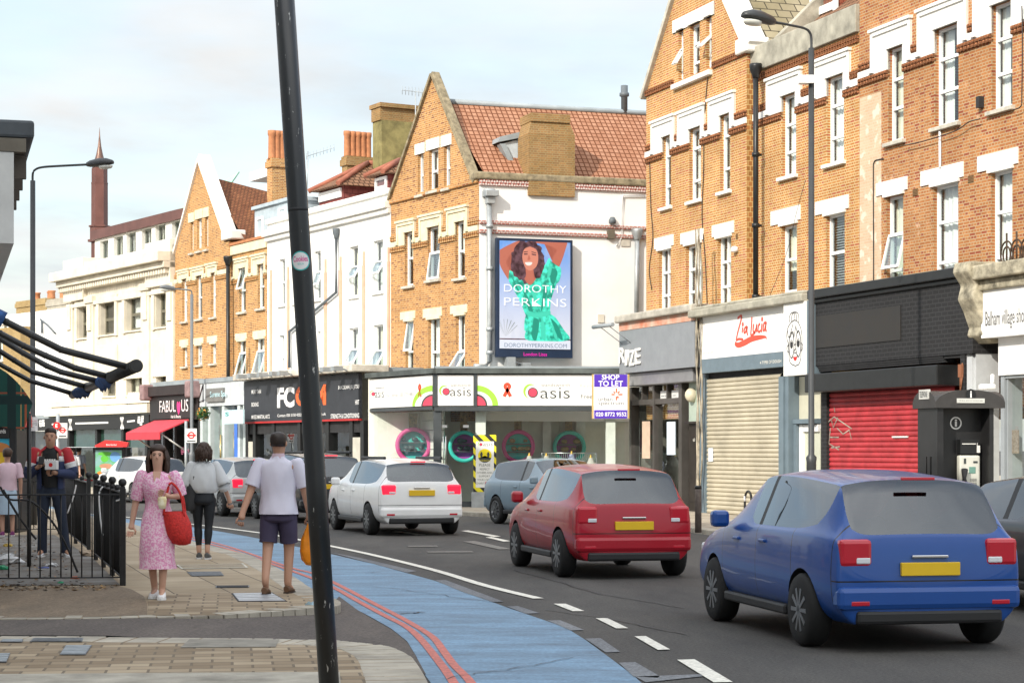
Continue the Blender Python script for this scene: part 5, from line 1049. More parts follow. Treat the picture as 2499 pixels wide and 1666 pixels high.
mb = MB(); mb.fb(FO, -2.1, 12, .05, zc, -3.7, -3.5); mb.fb(FO, -.2, 12, .02, .12, -3.5, -.1); mb.fb(FS, sl-.1, sl, .1, zc, -5, -.2); mb.fb(FS, sl-.1, jx+.2, .1, .12, -7, -.1); obj('interior', mb, INW, sh)
mb = MB()
for k in range(11): z = .3+k*.28; mb.fb(FS, sl+.08, sl+2.2, z, z+.255, -1.3, -1.25)
obj('slatted_display_wall', mb, mat('slat_white', (.72, .74, .68), .6), sh)
MAG = mat('magenta_ring', (.62, .06, .26), .5, vary=.05); TEAL = mat('teal_panel', (.04, .56, .48), .5, vary=.08); PURP = mat('purple_panel', (.32, .04, .29), .5, vary=.08)
def cubby(f, cx, cy, rad, m1, m2, dep, leo=True):
    c = f.z('R6', cx, cy, -dep); R_ = rad/3.136/F*f.w(c[0], 0, -dep).y; mb = MB()
    ring = lambda rr, o: [f.w(c[0]+rr*math.cos(R(a)), c[1]+rr*math.sin(R(a)), o) for a in range(0, 360, 10)]
    mb.loft([ring(R_, -dep-.4), ring(R_, -dep), ring(R_*.77, -dep), ring(R_*.77, -dep-.35)], cap=False); rg = obj('round_cubby', mb, m1, sh)
    mb = MB(); mb.ngon(ring(R_*.8, -dep-.2)); obj('cubby_back', mb, m2, rg)
    mb = MB()
    for z in (-.35, .12): mb.fb(f, c[0]-R_*.8, c[0]+R_*.8, c[1]+R_*z, c[1]+R_*z+.03, -dep-.19, -dep-.02)
    obj('shelf', mb, ALU, rg); rn = random.Random(cx); mb = MB()
    for i in range(7): mb.ball(f.w(c[0]+R_*rn.uniform(-.6, .6), c[1]+R_*(rn.choice((-.35, .12)))+.11, -dep-.10), rn.uniform(.05, .09), 7, (1.2, .8, .9))
    obj('displayed_bag', mb, mat('display_goods%d' % (cx % 3), ((.45, .02, .03), (.02, .05, .05), (.30, .22, .10))[cx % 3], .5), rg)
    if leo:
        mb = MB(); mb.fb(f, c[0]-R_*.25, c[0]+R_*.2, c[1]+R_*.95, zgl, -dep-.3, -dep-.1); obj('patterned_pillar', mb, mat('leopard_pattern', (.20, .14, .06), .7, vary=1, vs=14, dirt=(.02, .015, .01)), sh)
cubby(FO, 340, 740, 138, MAG, TEAL, 3.0); cubby(FO, 730, 750, 122, TEAL, PURP, 1.9); cubby(FO, 1145, 750, 128, MAG, TEAL, 2.5); cubby(FO, 1535, 755, 128, TEAL, PURP, 3.0)
c = FS.z('R6', 98, 728, -.5); mb = MB(); rad = 54/3.136/F*FS.w(c[0], 0, -.5).y
ring = lambda rr, o: [FS.w(c[0]+rr*math.cos(R(a)), c[1]+rr*math.sin(R(a)), o) for a in range(0, 360, 12)]
ck = thing('wall_clock', 'round white station style clock in the corner shop window', 'clock', FS.w(c[0], c[1], -.5))
mb.loft([ring(rad, -.56), ring(rad, -.46), ring(rad*.86, -.46), ring(rad*.86, -.50)], cap=False); obj('rim', mb, mat('clock_rim', (.12, .16, .15), .4), ck)
mb = MB(); mb.ngon(ring(rad*.87, -.50)); obj('dial', mb, WHITE, ck); mb = MB()
for a in range(0, 360, 30): stroke(mb, FS, [(c[0]+rad*.7*math.cos(R(a)), c[1]+rad*.7*math.sin(R(a))), (c[0]+rad*.8*math.cos(R(a)), c[1]+rad*.8*math.sin(R(a)))], .03, -.495)
stroke(mb, FS, [c, (c[0]+.01, c[1]-rad*.7)], .03, -.494); stroke(mb, FS, [c, (c[0]-.02, c[1]-rad*.45)], .04, -.493); obj('hands', mb, INKB, ck)
# clothes rail, busts and flowers behind the glass
rl = thing('clothes_rail', 'rail of empty hangers behind the right half of the corner shop window', 'clothes rail', FO.w(6, .1, -1.2)); mb = MB()
x0, z_ = FO.z('R6', 1320, 800, -1.2); x1 = FO.z('R6', 1740, 800, -1.2)[0]; mb.tube([FO.w(x0, z_, -1.2), FO.w(x1, z_, -1.2)], .02, 6); mb.tube([FO.w(x0, z_, -1.2), FO.w(x0, .12, -1.2)], .02, 6); mb.tube([FO.w(x1, z_, -1.2), FO.w(x1, .12, -1.2)], .02, 6); obj('rail', mb, STEEL, rl); mb = MB()
for i in range(26): a = x0+(x1-x0)*(i+.5)/26; mb.tube([FO.w(a, z_, -1.2), FO.w(a, z_-.12, -1.2), FO.w(a+.06, z_-.22, -1.0)], .008, 4); mb.tube([FO.w(a, z_-.12, -1.2), FO.w(a+.06, z_-.22, -1.4)], .008, 4)
obj('hanger', mb, mat('hanger_teal', (.30, .40, .38), .5), rl)
for i, (x, y, col, nm) in enumerate(((1228, 815, (.46, .45, .42), 'white'), (1358, 815, (.48, .46, .40), 'cream'), (1552, 800, (.30, .32, .45), 'blue patterned'), (1698, 830, (.5, .48, .44), 'bare white'))):
    a, z_ = FO.z('R6', x, y+42, -.7); t_ = thing('dress_form', ('white topped dress form between the banner and the hangers', 'cream topped dress form left of the clothes rail', 'blue patterned dress form with gold neck cap in the shop window', 'bare white neck display bust beside the clothes rail')[i], 'mannequin', FO.w(a, .12, -.7))
    mb = MB(); mb.lathe(FO.w(a, z_-.9, -.7), [(.13, 0), (.19, .25), (.17, .45), (.25, .66), (.23, .80), (.09, .92), (.055, 1.03)], 14); obj('torso', mb, mat('bust_'+nm.replace(' ', '_'), col, .8, vary=.1 if i != 2 else 1, vs=18), t_)
    mb = MB(); mb.lathe(FO.w(a, z_+.12, -.7), [(.055, 0), (.055, .015), (.02, .04), (.03, .07), (.012, .10)], 10); obj('neck_cap', mb, mat('gilt', (.60, .38, .08), .35, metal=.5), t_)
    mb = MB(); mb.tube([FO.w(a, .12, -.7), FO.w(a, z_-.88, -.7)], .025, 6); mb.lathe(FO.w(a, .12, -.7), [(.22, 0), (.2, .03), (.03, .06)], 12); obj('stand', mb, INKB, t_)
# safety banner in the doorway
bn = thing('roller_banner', 'tall white banner with black and yellow striped border at the shop door', 'banner', FO.w(3, .1, .6)); o = .5
q = FO.rect('R6', 800, 660, 975, 1097, o); s0, s1, z0, z1 = q
m, t, b = newmat('hazard_stripes'); g = nd(t, 'ShaderNodeTexCoord'); wv = nd(t, 'ShaderNodeTexWave', wave_type='BANDS', bands_direction='DIAGONAL'); wv.inputs['Scale'].default_value = 2.0; t.links.new(g.outputs['Object'], wv.inputs['Vector'])
k_ = nd(t, 'ShaderNodeValToRGB'); k_.color_ramp.interpolation = 'CONSTANT'; k_.color_ramp.elements[0].color = (.02, .02, .02, 1); k_.color_ramp.elements[1].position = .42; k_.color_ramp.elements[1].color = (.80, .70, .02, 1)
t.links.new(wv.outputs['Fac'], k_.inputs[0]); t.links.new(k_.outputs[0], b.inputs['Base Color']); b.inputs['Roughness'].default_value = .5
part(bn, 'border', m, FO, (s0, s1, z0, z1, o-.03, o)); W_ = s1-s0
part(bn, 'panel', mat('banner_white', (.80, .81, .78), .5, vary=.02), FO, (s0+W_*.11, s1-W_*.10, z0+.12, z1-.18, o, o+.004))
part(bn, 'base', GALV, FO, (s0-.05, s1+.05, .1, z0-.002, o-.15, o+.12)); part(bn, 'pole', GALV, FO, (s0+W_*.48, s0+W_*.52, z0, z1, o-.06, o-.032))
logo(bn, FO.shift(o-.06), 'R6', 858, 733, 11, 876, 948, 717, 746, small=False)
mb = MB(); c = FO.z('R6', 888, 820, o); k = W_*.30; poly(mb, FO, arc(*c, k, k*1.0, -20, 200, 24), o+.006); obj('yellow_disc', mb, mat('banner_yellow', (.85, .70, .01), .5, vary=.02), bn)
mb = MB(); poly(mb, FO, [c]+arc(*c, k, k*1.0, 200, 340, 20), o+.006); obj('dark_segment', mb, INKB, bn)
mb = MB()
for d in (-.5, .5): a = c[0]+k*d; poly(mb, FO, arc(a, c[1]+.42*k, .028, .028, 0, 340, 8), o+.008); poly(mb, FO, [(a-.04, c[1]+.3*k), (a+.04, c[1]+.3*k), (a+.02, c[1]-.22*k), (a-.02, c[1]-.22*k)], o+.008)
obj('figure_symbol', mb, INKB, bn)
q = FO.rect('R6', 846, 850, 932, 866, o); write(bn, FO, 'Social Distancing', q[0], q[1], q[2], q[3], o+.008, mat('banner_yellow', (.85, .7, .01), .5))
GL = mat('grey_green_lettering', (.22, .24, .22), .6)
for tx, x0, x1, y0, y1 in (('PLEASE', 845, 930, 880, 900), ('RESPECT', 850, 925, 915, 930), ('OTHERS AND', 828, 946, 942, 957), ('SUPPORT', 843, 929, 969, 983), ('YOUR LOCAL', 830, 942, 996, 1011), ('CHARITY SHOP', 820, 950, 1023, 1038)):
    q = FO.rect('R6', x0, y0, x1, y1, o); write(bn, FO, tx, q[0], q[1], q[2], q[3], o+.008, GL, .004)
# letting board
lb = thing('letting_board', 'white and purple letting board fixed to the end of the corner shop', 'sign board', FO.w(7, 3, .8)); o = 1.3
q = FO.rect('R6', 1722, 197, 1980, 537, o); s0, s1, z0, z1 = q; W_ = s1-s0; Hh = z1-z0
part(lb, 'board', mat('board_white', (.84, .84, .82), .4, vary=.02), FO, (s0, s1, z0, z1, o-.03, o)); PUR = mat('board_purple', (.085, .03, .42), .4, vary=.03)
part(lb, 'purple_band', PUR, FO, (s0+.01, s1-.01, z1-Hh*.285, z1-.005, o, o+.004), (s0+.01, s1-.01, z0+.005, z0+Hh*.195, o, o+.004))
part(lb, 'post', mat('post_timber', (.55, .38, .15), .8), FO, (s0-.05, s0-.004, z0, z1, o-.08, o-.02), (s1+.004, s1+.05, z0, z1, o-.08, o-.02)); part(lb, 'bracket', GALV, FO, (s0+.1, s1-.1, z0+Hh*.6, z0+Hh*.65, .05, o-.031))
LW = mat('board_letters', (.84, .84, .86), .5, vary=.02)
for tx, x0, x1, y0, y1, mm, ft in (('SHOP', 1783, 1918, 200, 240, LW, .02), ('TO LET', 1757, 1945, 247, 289, LW, .02), ('020 8772 9552', 1737, 1972, 487, 519, LW, .02), ('urban', 1757, 1865, 372, 402, mat('board_grey', (.18, .18, .2), .5), 0), ('spectrum', 1757, 1950, 408, 440, mat('board_grey', (.18, .18, .2), .5), 0)):
    q = FO.rect('R6', x0, y0, x1, y1, o); write(lb, FO, tx, q[0], q[1], q[2], q[3], o+.006, mm, ft)
mb = MB(); c = FO.z('R6', 1895, 352, o)
for i, (a, b_) in enumerate(((90, .30), (45, .22), (0, .30), (-90, .28), (180, .25), (135, .2), (-60, .2))): stroke(mb, FO, [(c[0]+.05*math.cos(R(a)), c[1]+.05*math.sin(R(a))), (c[0]+b_*.55*math.cos(R(a)), c[1]+b_*.55*math.sin(R(a)))], .04, o+.006)
obj('star_emblem', mb, mat('emblem_red', (.62, .16, .08), .5), lb)
# ------------------------------------------------------------------ white stuccoed house
def plain(name, label, f, uL, uR, ztop, zbot, wins, m, depth=8, fl=None, rev=.12, sillm=WHITE, cat='building', lowsill=True, fmat=None):
    sL = f.px(uL, 600)[0]; sR = f.px(uR, 600)[0]; q = f.w((sL+sR)/2, 0); b = thing(name, label, cat, q)
    mb = MB(); wall(mb, f, sL, sR, zbot, ztop, [w_[0] for w_ in wins], 0, rev); back(mb, f, sL, sR, zbot, ztop, depth); obj('wall', mb, m, b)
    for w_, k in wins:
        window(b, f, w_, 0, rev=rev, fmat=fmat, **k)
        if sillm and w_[2] > zbot+.3: sill(b, f, w_, 0, sillm, .08, .07, .08)
    zs = sorted({round(w_[0][2]) for w_ in wins}); rooms(b, f, sL, sR, [zs[0]-.6, zs[-1]-.9, ztop-.3], 0)
    return b, sL, sR
ztE = FD.z('R4', 1470, 445)[1]
wE = [(hole(FD, 'R4', xl, xr, yt, zb_, yb), dict(rows=(.5,), curtain=c_, open_=op, fw=.05)) for xl, xr, yt, zb_, yb, c_, op in (
    (735, 772, 872, 'R4', 1165, 1, None), (826, 852, 860, 'R4', 1150, 1, None), (958, 1000, 822, 'R4', 1130, 1, (.42, .72, 20)), (1185, 1240, 792, 'R4', 1112, 1, (.40, .68, 30)), (1335, 1397, 755, 'R4', 1085, 1, (.40, .70, 30)),
    (735, 768, 1355, 'R3', 170, 1, None), (838, 868, 1340, 'R3', 150, 1, None), (980, 1000, 1330, 'R3', 150, 1, None), (1180, 1240, 1310, 'R3', 110, 5, (.5, .9, 28)), (1335, 1400, 1290, 'R3', 150, 1, (.5, .92, 30)))]
bE, sL, sR = plain('stucco_house', 'white stuccoed house with pink painted strips and tiled dormers', FD, 652.6, 953.5, ztE, 2.5, wE, PLASTER)
mb = MB(); zc_ = FD.z('R4', 1475, 490)[1]; mb.fb(FD, sL-.03, sR, zc_-.22, zc_, -.1, .22); mb.fb(FD, sL-.01, sR, zc_-.38, zc_-.222, -.1, .12); mb.fb(FD, sL, sR, ztE+.002, ztE+.18, -.4, .10); obj('cornice', mb, WHITE, bE, bevel=.02)
for x, y in ((687, 1020), (797, 1000), (1035, 955), (1131, 940), (1279, 910), (1437, 885)):
    a, z_ = FD.z('R4', x, y); mb = MB(); mb.fb(FD, a-.075, a+.075, 4.0, z_, -.05, .06); mb.fb(FD, a-.045, a+.045, z_, z_+.45, -.05, .05); obj('pilaster_strip', mb, mat('pink_strip', (.66, .42, .30), .8, vary=.12), bE)
downpipe(bE, FD, 'R4', [('R4', 1098, 735), ('R4', 1098, 1080), ('R4', 975, 1185), ('R4', 800, 1330), ('R4', 800, 1560)], .1, .05, DGREY)
# roofs, dormers, chimneys behind the parapet
mb = MB(); p0 = FD.w(sL, ztE-.3, -.8); p1 = FD.w(sR, ztE-.3, -.8); k = -Vector((FD.n.x, FD.n.y, 0))*4.5+Vector((0, 0, 2.6)); mb.ngon([p0, p1, p1+k, p0+k]); obj('roof', mb, T_BR, bE)
def dormer(b, f, zk, x0, x1, yb, yt, ya, o, m=T_BR, hip=.8, wins=1):
    a, z0 = f.z(zk, x0, yb, o); c, _ = f.z(zk, x1, yb, o); zt = f.z(zk, x0, yt, o)[1]; za = f.z(zk, (x0+x1)/2, ya, o)[1]; ff = f.shift(o)
    mb = MB(); mb.fb(ff, a, c, z0-.5, zt, -2.9, -.1); obj('dormer_wall', mb, brick('maroon_hung_tile', (.20, .06, .055), (.25, .08, .07), (.1, .03, .03), bw=.2, rh=.16, squash=1), b)
    window(b, ff, (a+.05, a+(c-a)*.92, z0-.1, zt-.06), .06, rows=(.5,), curtain=1, fw=.09)
    mb = MB(); e = .22; A, B, Cc, D = ff.w(a-e, zt, e), ff.w(c+e, zt, e), ff.w(c+e, zt, -3), ff.w(a-e, zt, -3); h0 = ff.w((a+c)/2-.02, za, -hip); h1 = ff.w((a+c)/2, za, -3.4)
    mb.ngon([A, B, h0]); mb.ngon([B, Cc, h1, h0]); mb.ngon([D, A, h0, h1]); mb.ngon([A, B, Cc, D]); obj('dormer_roof', mb, m, b)
    mb = MB(); 
    for p in (A, B): mb.tube([p+Vector((0, 0, .03)), h0+Vector((0, 0, .05))], .09, 6)
    mb.tube([h0+Vector((0, 0, .05)), h1+Vector((0, 0, .05))], .09, 6); obj('ridge_tile', mb, mat('ridge_red', (.34, .12, .075), .8, vary=.2), b)
dormer(bE, FD, 'R4', 1332, 1414, 470, 345, 235, -.8, hip=.75); dormer(bE, FD, 'R4', 975, 1130, 490, 440, 243, -1.0, hip=1.5)
mb = MB(); a, z0 = FD.z('R4', 612, 640, -.3); c = FD.z('R4', 830, 640, -.3)[0]; zt = FD.z('R4', 612, 548, -.3)[1]; mb.fb(FD, a-.5, c, ztE-.6, zt, -3, -.3); mb.fb(FD, a-.6, c+.1, zt, zt+.12, -3.1, -.2); obj('lead_dormer', mb, mat('blue_lead', (.42, .50, .55), .5, vary=.15), bE)
fd = FD.shift(-.3); qa = FD.z('R4', 735, 545, -.3)[0]; qb = FD.z('R4', 782, 545, -.3)[0]; window(bE, fd, (qa, qb, zt-.85, zt-.18), .14, rows=(), curtain=0, fw=.06); qa = FD.z('R4', 615, 545, -.3)[0]; window(bE, fd, (qa-.35, qa+.3, zt-1.6, zt-.3), .14, rows=(.5,), curtain=0, fw=.09)
def stack(b, f, zk, x0, x1, yb, yt, o, d, m, pots=(), ph=0, cap=True, potm=POT, name='chimney', pr=.13, along=0, tall=0):
    a, z0 = f.z(zk, x0, yb, o); c, _ = f.z(zk, x1, yb, o); zt = f.z(zk, x0, yt, o)[1]; mb = MB(); mb.fb(f, a, c, z0-2.5, zt-.35, o-d, o)
    mb.fb(f, a-.06, c+.06, zt-.35, zt-.12, o-d-.06, o+.06); mb.fb(f, a-.02, c+.02, zt-.12, zt, o-d, o+.02); ch = obj(name, mb, m, b)
    for i in range(along):      # pots in a row running back over the roof
        h = tall if tall and i == along-1 else ph; p = f.w((a+c)/2, zt-.03, o-d*(i+.5)/along); mb = MB(); mb.lathe(p, [(pr*1.15, 0), (pr, .08), (pr*.92, h*.8), (pr*1.1, h*.86), (pr*1.1, h), (pr*.8, h), (pr*.75, h-.2)], 12); obj('chimney_pot', mb, potm if h < 1.3 else DGREY, ch)
    for i, t in enumerate(pots if not along else ()):
        h = ph if not isinstance(t, tuple) else t[1]; t = t if not isinstance(t, tuple) else t[0]; p = f.w(a+(c-a)*t, zt-.03, o-d*.5+(.15 if i % 2 else -.15)); mb = MB()
        mb.lathe(p, [(pr*1.15, 0), (pr, .08), (pr*.92, h*.8), (pr*1.1, h*.86), (pr*1.1, h), (pr*.8, h), (pr*.75, h-.2)], 12); obj('chimney_pot', mb, potm if h < 1.3 else DGREY, ch)
    return ch
stack(bE, FD, 'R4', 1135, 1168, 300, 218, -3.0, 1.05, B_CH, .95, .95, pr=.12, along=5)
OLIVE = mat('mossy_render', (.27, .235, .095), .9, vary=.35, vs=2.5, bump=.3)
a, z0 = FD.z('R5', 22, 620, -2.6); c = FD.z('R5', 70, 620, -2.6)[0]; zt = FD.z('R5', 22, 335, -2.6)[1]; z2 = FD.z('R5', 22, 265, -2.6)[1]
mb = MB(); mb.fb(FD, a, c, z0-2, zt, -4.2, -2.6); ch = obj('chimney', mb, OLIVE, bE); mb = MB(); mb.fb(FD, a-.02, c, zt+.002, z2, -4.25, -2.55); mb.fb(FD, a-.08, c+.1, z2, z2+.14, -4.3, -2.5); obj('chimney_cap', mb, B_CH, ch)
mb = MB(); a, z_ = FD.z('R4', 910, 270, -2); mb.tube([FD.w(a, z_-1.5, -2), FD.w(a+.12, z_+.5, -2)], .02, 5); e = FD.z('R4', 1085, 240, -2)[0]; mb.tube([FD.w(a, z_+.32, -2), FD.w(e, z_+.32, -2)], .012, 5)
for i in range(9): s_ = a+(e-a)*i/8; mb.tube([FD.w(s_, z_+.2, -2), FD.w(s_, z_+.44, -2)], .008, 4)
obj('aerial', mb, GALV, bE)
# ------------------------------------------------------------------ second gabled brick building
FM = FD.shift(-.12)
W2 = [hole(FD, 'R4', 118, 149, 998, 'R4', 1268), hole(FD, 'R4', 207, 244, 978, 'R4', 1252), hole(FD, 'R4', 302, 331, 958, 'R4', 1240)]
H2 = [FD.rect('R4', 92, 952, 165, 1040), FD.rect('R4', 178, 935, 262, 1020), FD.rect('R4', 275, 910, 345, 1000)]
W1 = [hole(FD, 'R4', 121, 148, 1425, 'R2', 225), hole(FD, 'R4', 206, 243, 1412, 'R2', 215), hole(FD, 'R4', 301, 332, 1402, 'R2', 205)]
L1 = [FD.rect('R4', 103, 1385, 157, 1425), FD.rect('R4', 190, 1375, 253, 1412), FD.rect('R4', 278, 1362, 342, 1402)]
zb1 = FD.z('R4', 75, 1000)[1]; zb0 = FD.z('R4', 75, 1028)[1]; zgb = FD.z('R4', 75, 838)[1]
bF, sL, sR = upper('brick_building', 'distant brick gable with white coping between the stone building and white house', FD, 427.5, 559, zgb, 2.5, W2, H2, W1, L1, (zb1, zb0), B_FR, bandm=CREAM, dent=B_FR,
    styles={(k, i): dict(rows=(.5,), curtain=1 if (i+len(k)) % 2 else 4, col=(k == 'l')) for k in 'ul' for i in range(3)})
gw = [hole(FD, 'R4', 170, 188, 635, 'R4', 832), hole(FD, 'R4', 212, 241, 615, 'R4', 820), hole(FD, 'R4', 263, 282, 602, 'R4', 808)]
ap = FD.px(*r('R4', 228, 235)); mb = MB(); wall(mb, FD, sL, sR, zgb, ap[1]+.1, gw); clipf(mb, FD, (sL, zgb+.02), ap); clipf(mb, FD, (sR-.35, zgb+.02), ap); obj('gable_wall', mb, B_FR, bF)
for w_ in gw: window(bF, FD, w_, 0, rows=(.5,), curtain=1); sill(bF, FD, w_, 0, SILL, .05); lintel(bF, FD, (w_[0]-.2, w_[1]+.12, w_[3], w_[3]+.36), 0, CREAM)
coping(bF, FD, (sL-.1, zgb-.05), ap, .08, -.2, .10, WHITE); coping(bF, FD, (sR-.2, zgb+.1), ap, .28, -.35, .12, WHITE)
mb = MB(); mb.fb(FD, sR-.5, sR+.45, zgb+.05, zgb+.40, -.5, .14); obj('kneeler', mb, WHITE, bF, bevel=.05)
k = -Vector((FD.n.x, FD.n.y, 0))*9; a0 = FD.w(ap[0], ap[1]-2.2, -.3); e1 = FD.w(sR+.8, zgb, -.3); mb = MB(); mb.ngon([e1, e1+k, a0+k, FD.w(ap[0], ap[1]-.6, -.3)]); obj('roof', mb, T_RD, bF); e0 = FD.w(sL, zgb, -.3); mb = MB(); mb.ngon([e0, e0+k, a0+k, FD.w(ap[0], ap[1]-.6, -.3)]); obj('roof', mb, T_RD, bF)
downpipe(bF, FD, 'R4', [('R4', 408, 905), ('R4', 410, 1568), ('R2', 1455, 215)], .14, .07, BLACK)
W2 = [hole(FM, 'R4', 480, 522, 930, 'R4', 1208), hole(FM, 'R4', 598, 640, 905, 'R4', 1185)]; H2 = [FM.rect('R4', 450, 880, 545, 980), FM.rect('R4', 565, 855, 655, 950)]
W1 = [hole(FM, 'R4', 474, 523, 1385, 'R3', 190), hole(FM, 'R4', 585, 641, 1370, 'R3', 180)]; L1 = [FM.rect('R4', 457, 1345, 530, 1385), FM.rect('R4', 570, 1328, 652, 1370)]
zpF = FM.z('R4', 420, 850)[1]
bF2, s2L, s2R = upper('brick_building', 'distant flat fronted brick house with open white sashes beside the white house', FM, 559.5, 652.5, zpF, 2.5, W2, H2, W1, L1, (FM.z('R4', 420, 985)[1], FM.z('R4', 420, 1005)[1]), B_FR, bandm=CREAM, dent=B_FR,
    styles={('u', 0): dict(rows=(.5,), curtain=1, open_=(0, .5, 14)), ('u', 1): dict(rows=(.5,), curtain=1), ('l', 0): dict(rows=(.3,), curtain=1, open_=(.3, 1, 15)), ('l', 1): dict(rows=(.3,), curtain=1, open_=(.3, 1, 15))})
mb = MB(); mb.fb(FM, s2L, s2R, zpF+.002, zpF+.35, -.4, .08); obj('parapet', mb, CREAM, bF2, bevel=.02); mb = MB(); mb.fb(FM, s2L, s2R, zpF+.352, zpF+.45, -.45, .12); obj('coping', mb, POT, bF2)
mb = MB(); p0 = FM.w(s2L+1, zpF, -.6); p1 = FM.w(s2R, zpF, -.6); k = -Vector((FM.n.x, FM.n.y, 0))*6+Vector((0, 0, 3.4)); mb.ngon([p0, p1, p1+k, p0+k]); obj('roof', mb, T_BR, bF2); mb = MB(); mb.tube([p0, p0+k], .22, 6); obj('valley_coping', mb, MOSS, bF2)
stack(bF2, FM, 'R4', 658, 690, 520, 232, -2.0, .80, B_FR, 1.1, 1.1, pr=.15, along=4, tall=2.0)
mb = MB(); q = FM.rect('R4', 545, 318, 655, 375, -7); mb.fb(FM, q[0], q[1], q[2], q[3], -8.5, -7); obj('roof_plant_box', mb, UPVC, bF)
# ------------------------------------------------------------------ cream stone building
qd = FD.w(FD.px(427, 600)[0], 0); FG = Fac(qd.x, qd.y, .541, -.841)
BRW = mat('brown_window_frame', (.16, .15, .11), .5, vary=.1)
wG = []
for xl, xr, yt, yb in ((500, 566, 1180, 1375), (640, 738, 1150, 1355), (805, 908, 1112, 1328), (993, 1071, 1088, 1305)): wG.append((hole(FG, 'R1', xl, xr, yt, 'R1', yb), dict(rows=(.52,), curtain=2 if xl % 2 else 0, fw=.10)))
for xl, xr, yt, yb in ((502, 562, 95, 280), (656, 737, 75, 305), (805, 905, 58, 300), (995, 1070, 38, 240)): wG.append((hole(FG, 'R2', xl, xr, yt, 'R2', yb), dict(rows=(.4,), curtain=2 if xl % 2 else 0, fw=.10, col=True)))
ztG = FG.z('R1', 450, 945)[1]
bG, sL, sR = plain('stone_building', 'cream stone building with a copper edged attic storey and balcony', FG, 168, 427, ztG, 2.5, wG, STONE, rev=.25, sillm=STONE, fmat=BRW)
zc_ = FG.z('R1', 385, 1035)[1]; mb = MB(); mb.fb(FG, sL-.5, sR, zc_+.05, zc_+.45, -.5, .75); mb.fb(FG, sL-.3, sR, zc_-.2, zc_+.048, -.5, .5); n = 46
for i in range(n): a = sL-.3+(sR-sL+.3)*i/n; mb.fb(FG, a, a+.17, zc_-.42, zc_-.202, -.1, .40)
mb.fb(FG, sL, sR, zc_-1.15, zc_-.98, -.1, .12); obj('cornice', mb, STONE, bG, bevel=.02)
mb = MB(); mb.fb(FG, sL-.1, sR, ztG+.002, ztG+.22, -.5, .12); w0 = FG.z('R1', 555, 930)[0]; w1 = FG.z('R1', 955, 850)[0]
mb.fb(FG, sL-.15, w0, ztG-1.4, ztG+.45, -.6, .22); mb.fb(FG, w1, sR, ztG-1.4, ztG+.42, -.6, .22); obj('parapet', mb, STONE, bG, bevel=.02)
for x in (455, 585, 940, 1095):
    a, z_ = FG.z('R1', x, 1150 if x < 700 else 1070); mb = MB(); mb.fb(FG, a-.35, a+.35, 3.2, z_, -.1, .10); mb.fb(FG, a-.48, a+.48, z_, z_+.3, -.1, .2); mb.fb(FG, a-.22, a+.22, z_-1.2, z_-.05, .1, .17); obj('pilaster', mb, STONE, bG, bevel=.02)
for i, (w_, _) in enumerate(wG[:4]):
    mb = MB(); a, c, z0, z1 = w_; e = .28
    for q in ((a-e, a-.02, z0-.1, z1+e), (c+.02, c+e, z0-.1, z1+e), (a-.02, c+.02, z1+.02, z1+e)): mb.fb(FG, *q, -.05, .09)
    mb.fb(FG, a-e, c+e, z0-2.0, z0-.45, -.05, .06); obj('window_surround', mb, STONE, bG, bevel=.015)
za = FG.z('R1', 605, 735, -.9)[1]; fa = FG.shift(-1.0); wa = [hole(fa, 'R1', xl, xr, yt, 'R1', yb) for xl, xr, yt, yb in ((637, 691, 757, 898), (725, 784, 730, 872), (805, 866, 705, 857), (903, 966, 680, 832), (990, 1055, 655, 797), (1096, 1162, 628, 782))]
aL = fa.z('R1', 605, 735)[0]; zA = fa.z('R1', 605, 748)[1]; zA2 = fa.z('R1', 605, 690)[1]; mb = MB(); wall(mb, fa, aL, sR+2, ztG-1.5, zA, wa, 0, .2); back(mb, fa, aL, sR+2, ztG-1.5, zA, 7); obj('attic_wall', mb, WHITE, bG)
for i, w_ in enumerate(wa): window(bG, fa, w_, 0, rows=(), col=True, curtain=2 if i % 2 else 5, fmat=mat('grey_green_frame', (.22, .24, .21), .5), rev=.18, fw=.08)
mb = MB(); mb.fb(fa, aL-.12, sR+2, zA+.002, zA2, -7, .15); obj('copper_fascia', mb, COPPER, bG)
mb = MB(); a, z_ = fa.z('R1', 1150, 530, -4); mb.prism([fa.w(a-1.5, z_-.3, -4), fa.w(a+4, z_-.3, -4), fa.w(a+2, z_+1.5, -6)], (0, .3, 0)); obj('green_roof_light', mb, mat('green_copper', (.35, .62, .48), .6), bG)
zB = FG.z('R2', 300, 420, 1.2)[1]; zB2 = FG.z('R2', 300, 345, 1.2)[1]; b0 = FG.z('R2', 305, 400, 1.2)[0]; b1 = FG.z('R2', 960, 380, 1.2)[0]
mb = MB(); mb.fb(FG, b0-.1, b1, zB-.1, zB+.25, -.2, 1.35); mb.fb(FG, b0-.05, b1, zB2-.22, zB2, .95, 1.25); p0 = FG.z('R2', 440, 390, 1.2)[0]; p1 = FG.z('R2', 800, 350, 1.2)[0]; mb.fb(FG, p0, p1, zB+.252, zB2-.222, 1.0, 1.2); mb.fb(FG, b0, b0+.5, zB+.252, zB2-.222, .98, 1.22)
for lo, hi in ((b0+.55, p0), (p1+.05, b1)):
    n = max(3, int((hi-lo)/.22))
    for i in range(n): a = lo+(hi-lo)*(i+.5)/n; mb.lathe(FG.w(a, zB+.25, 1.1), [(.06, 0), (.05, .1), (.085, .28), (.045, .5), (.06, zB2-zB-.47)], 8)
obj('balcony', mb, STONE, bG)
zrw = 2.5
mb = MB(); mb.fb(FG, sL, sR, 0, 2.498, -6, -5.8); obj('rear_room', mb, INT, bG)
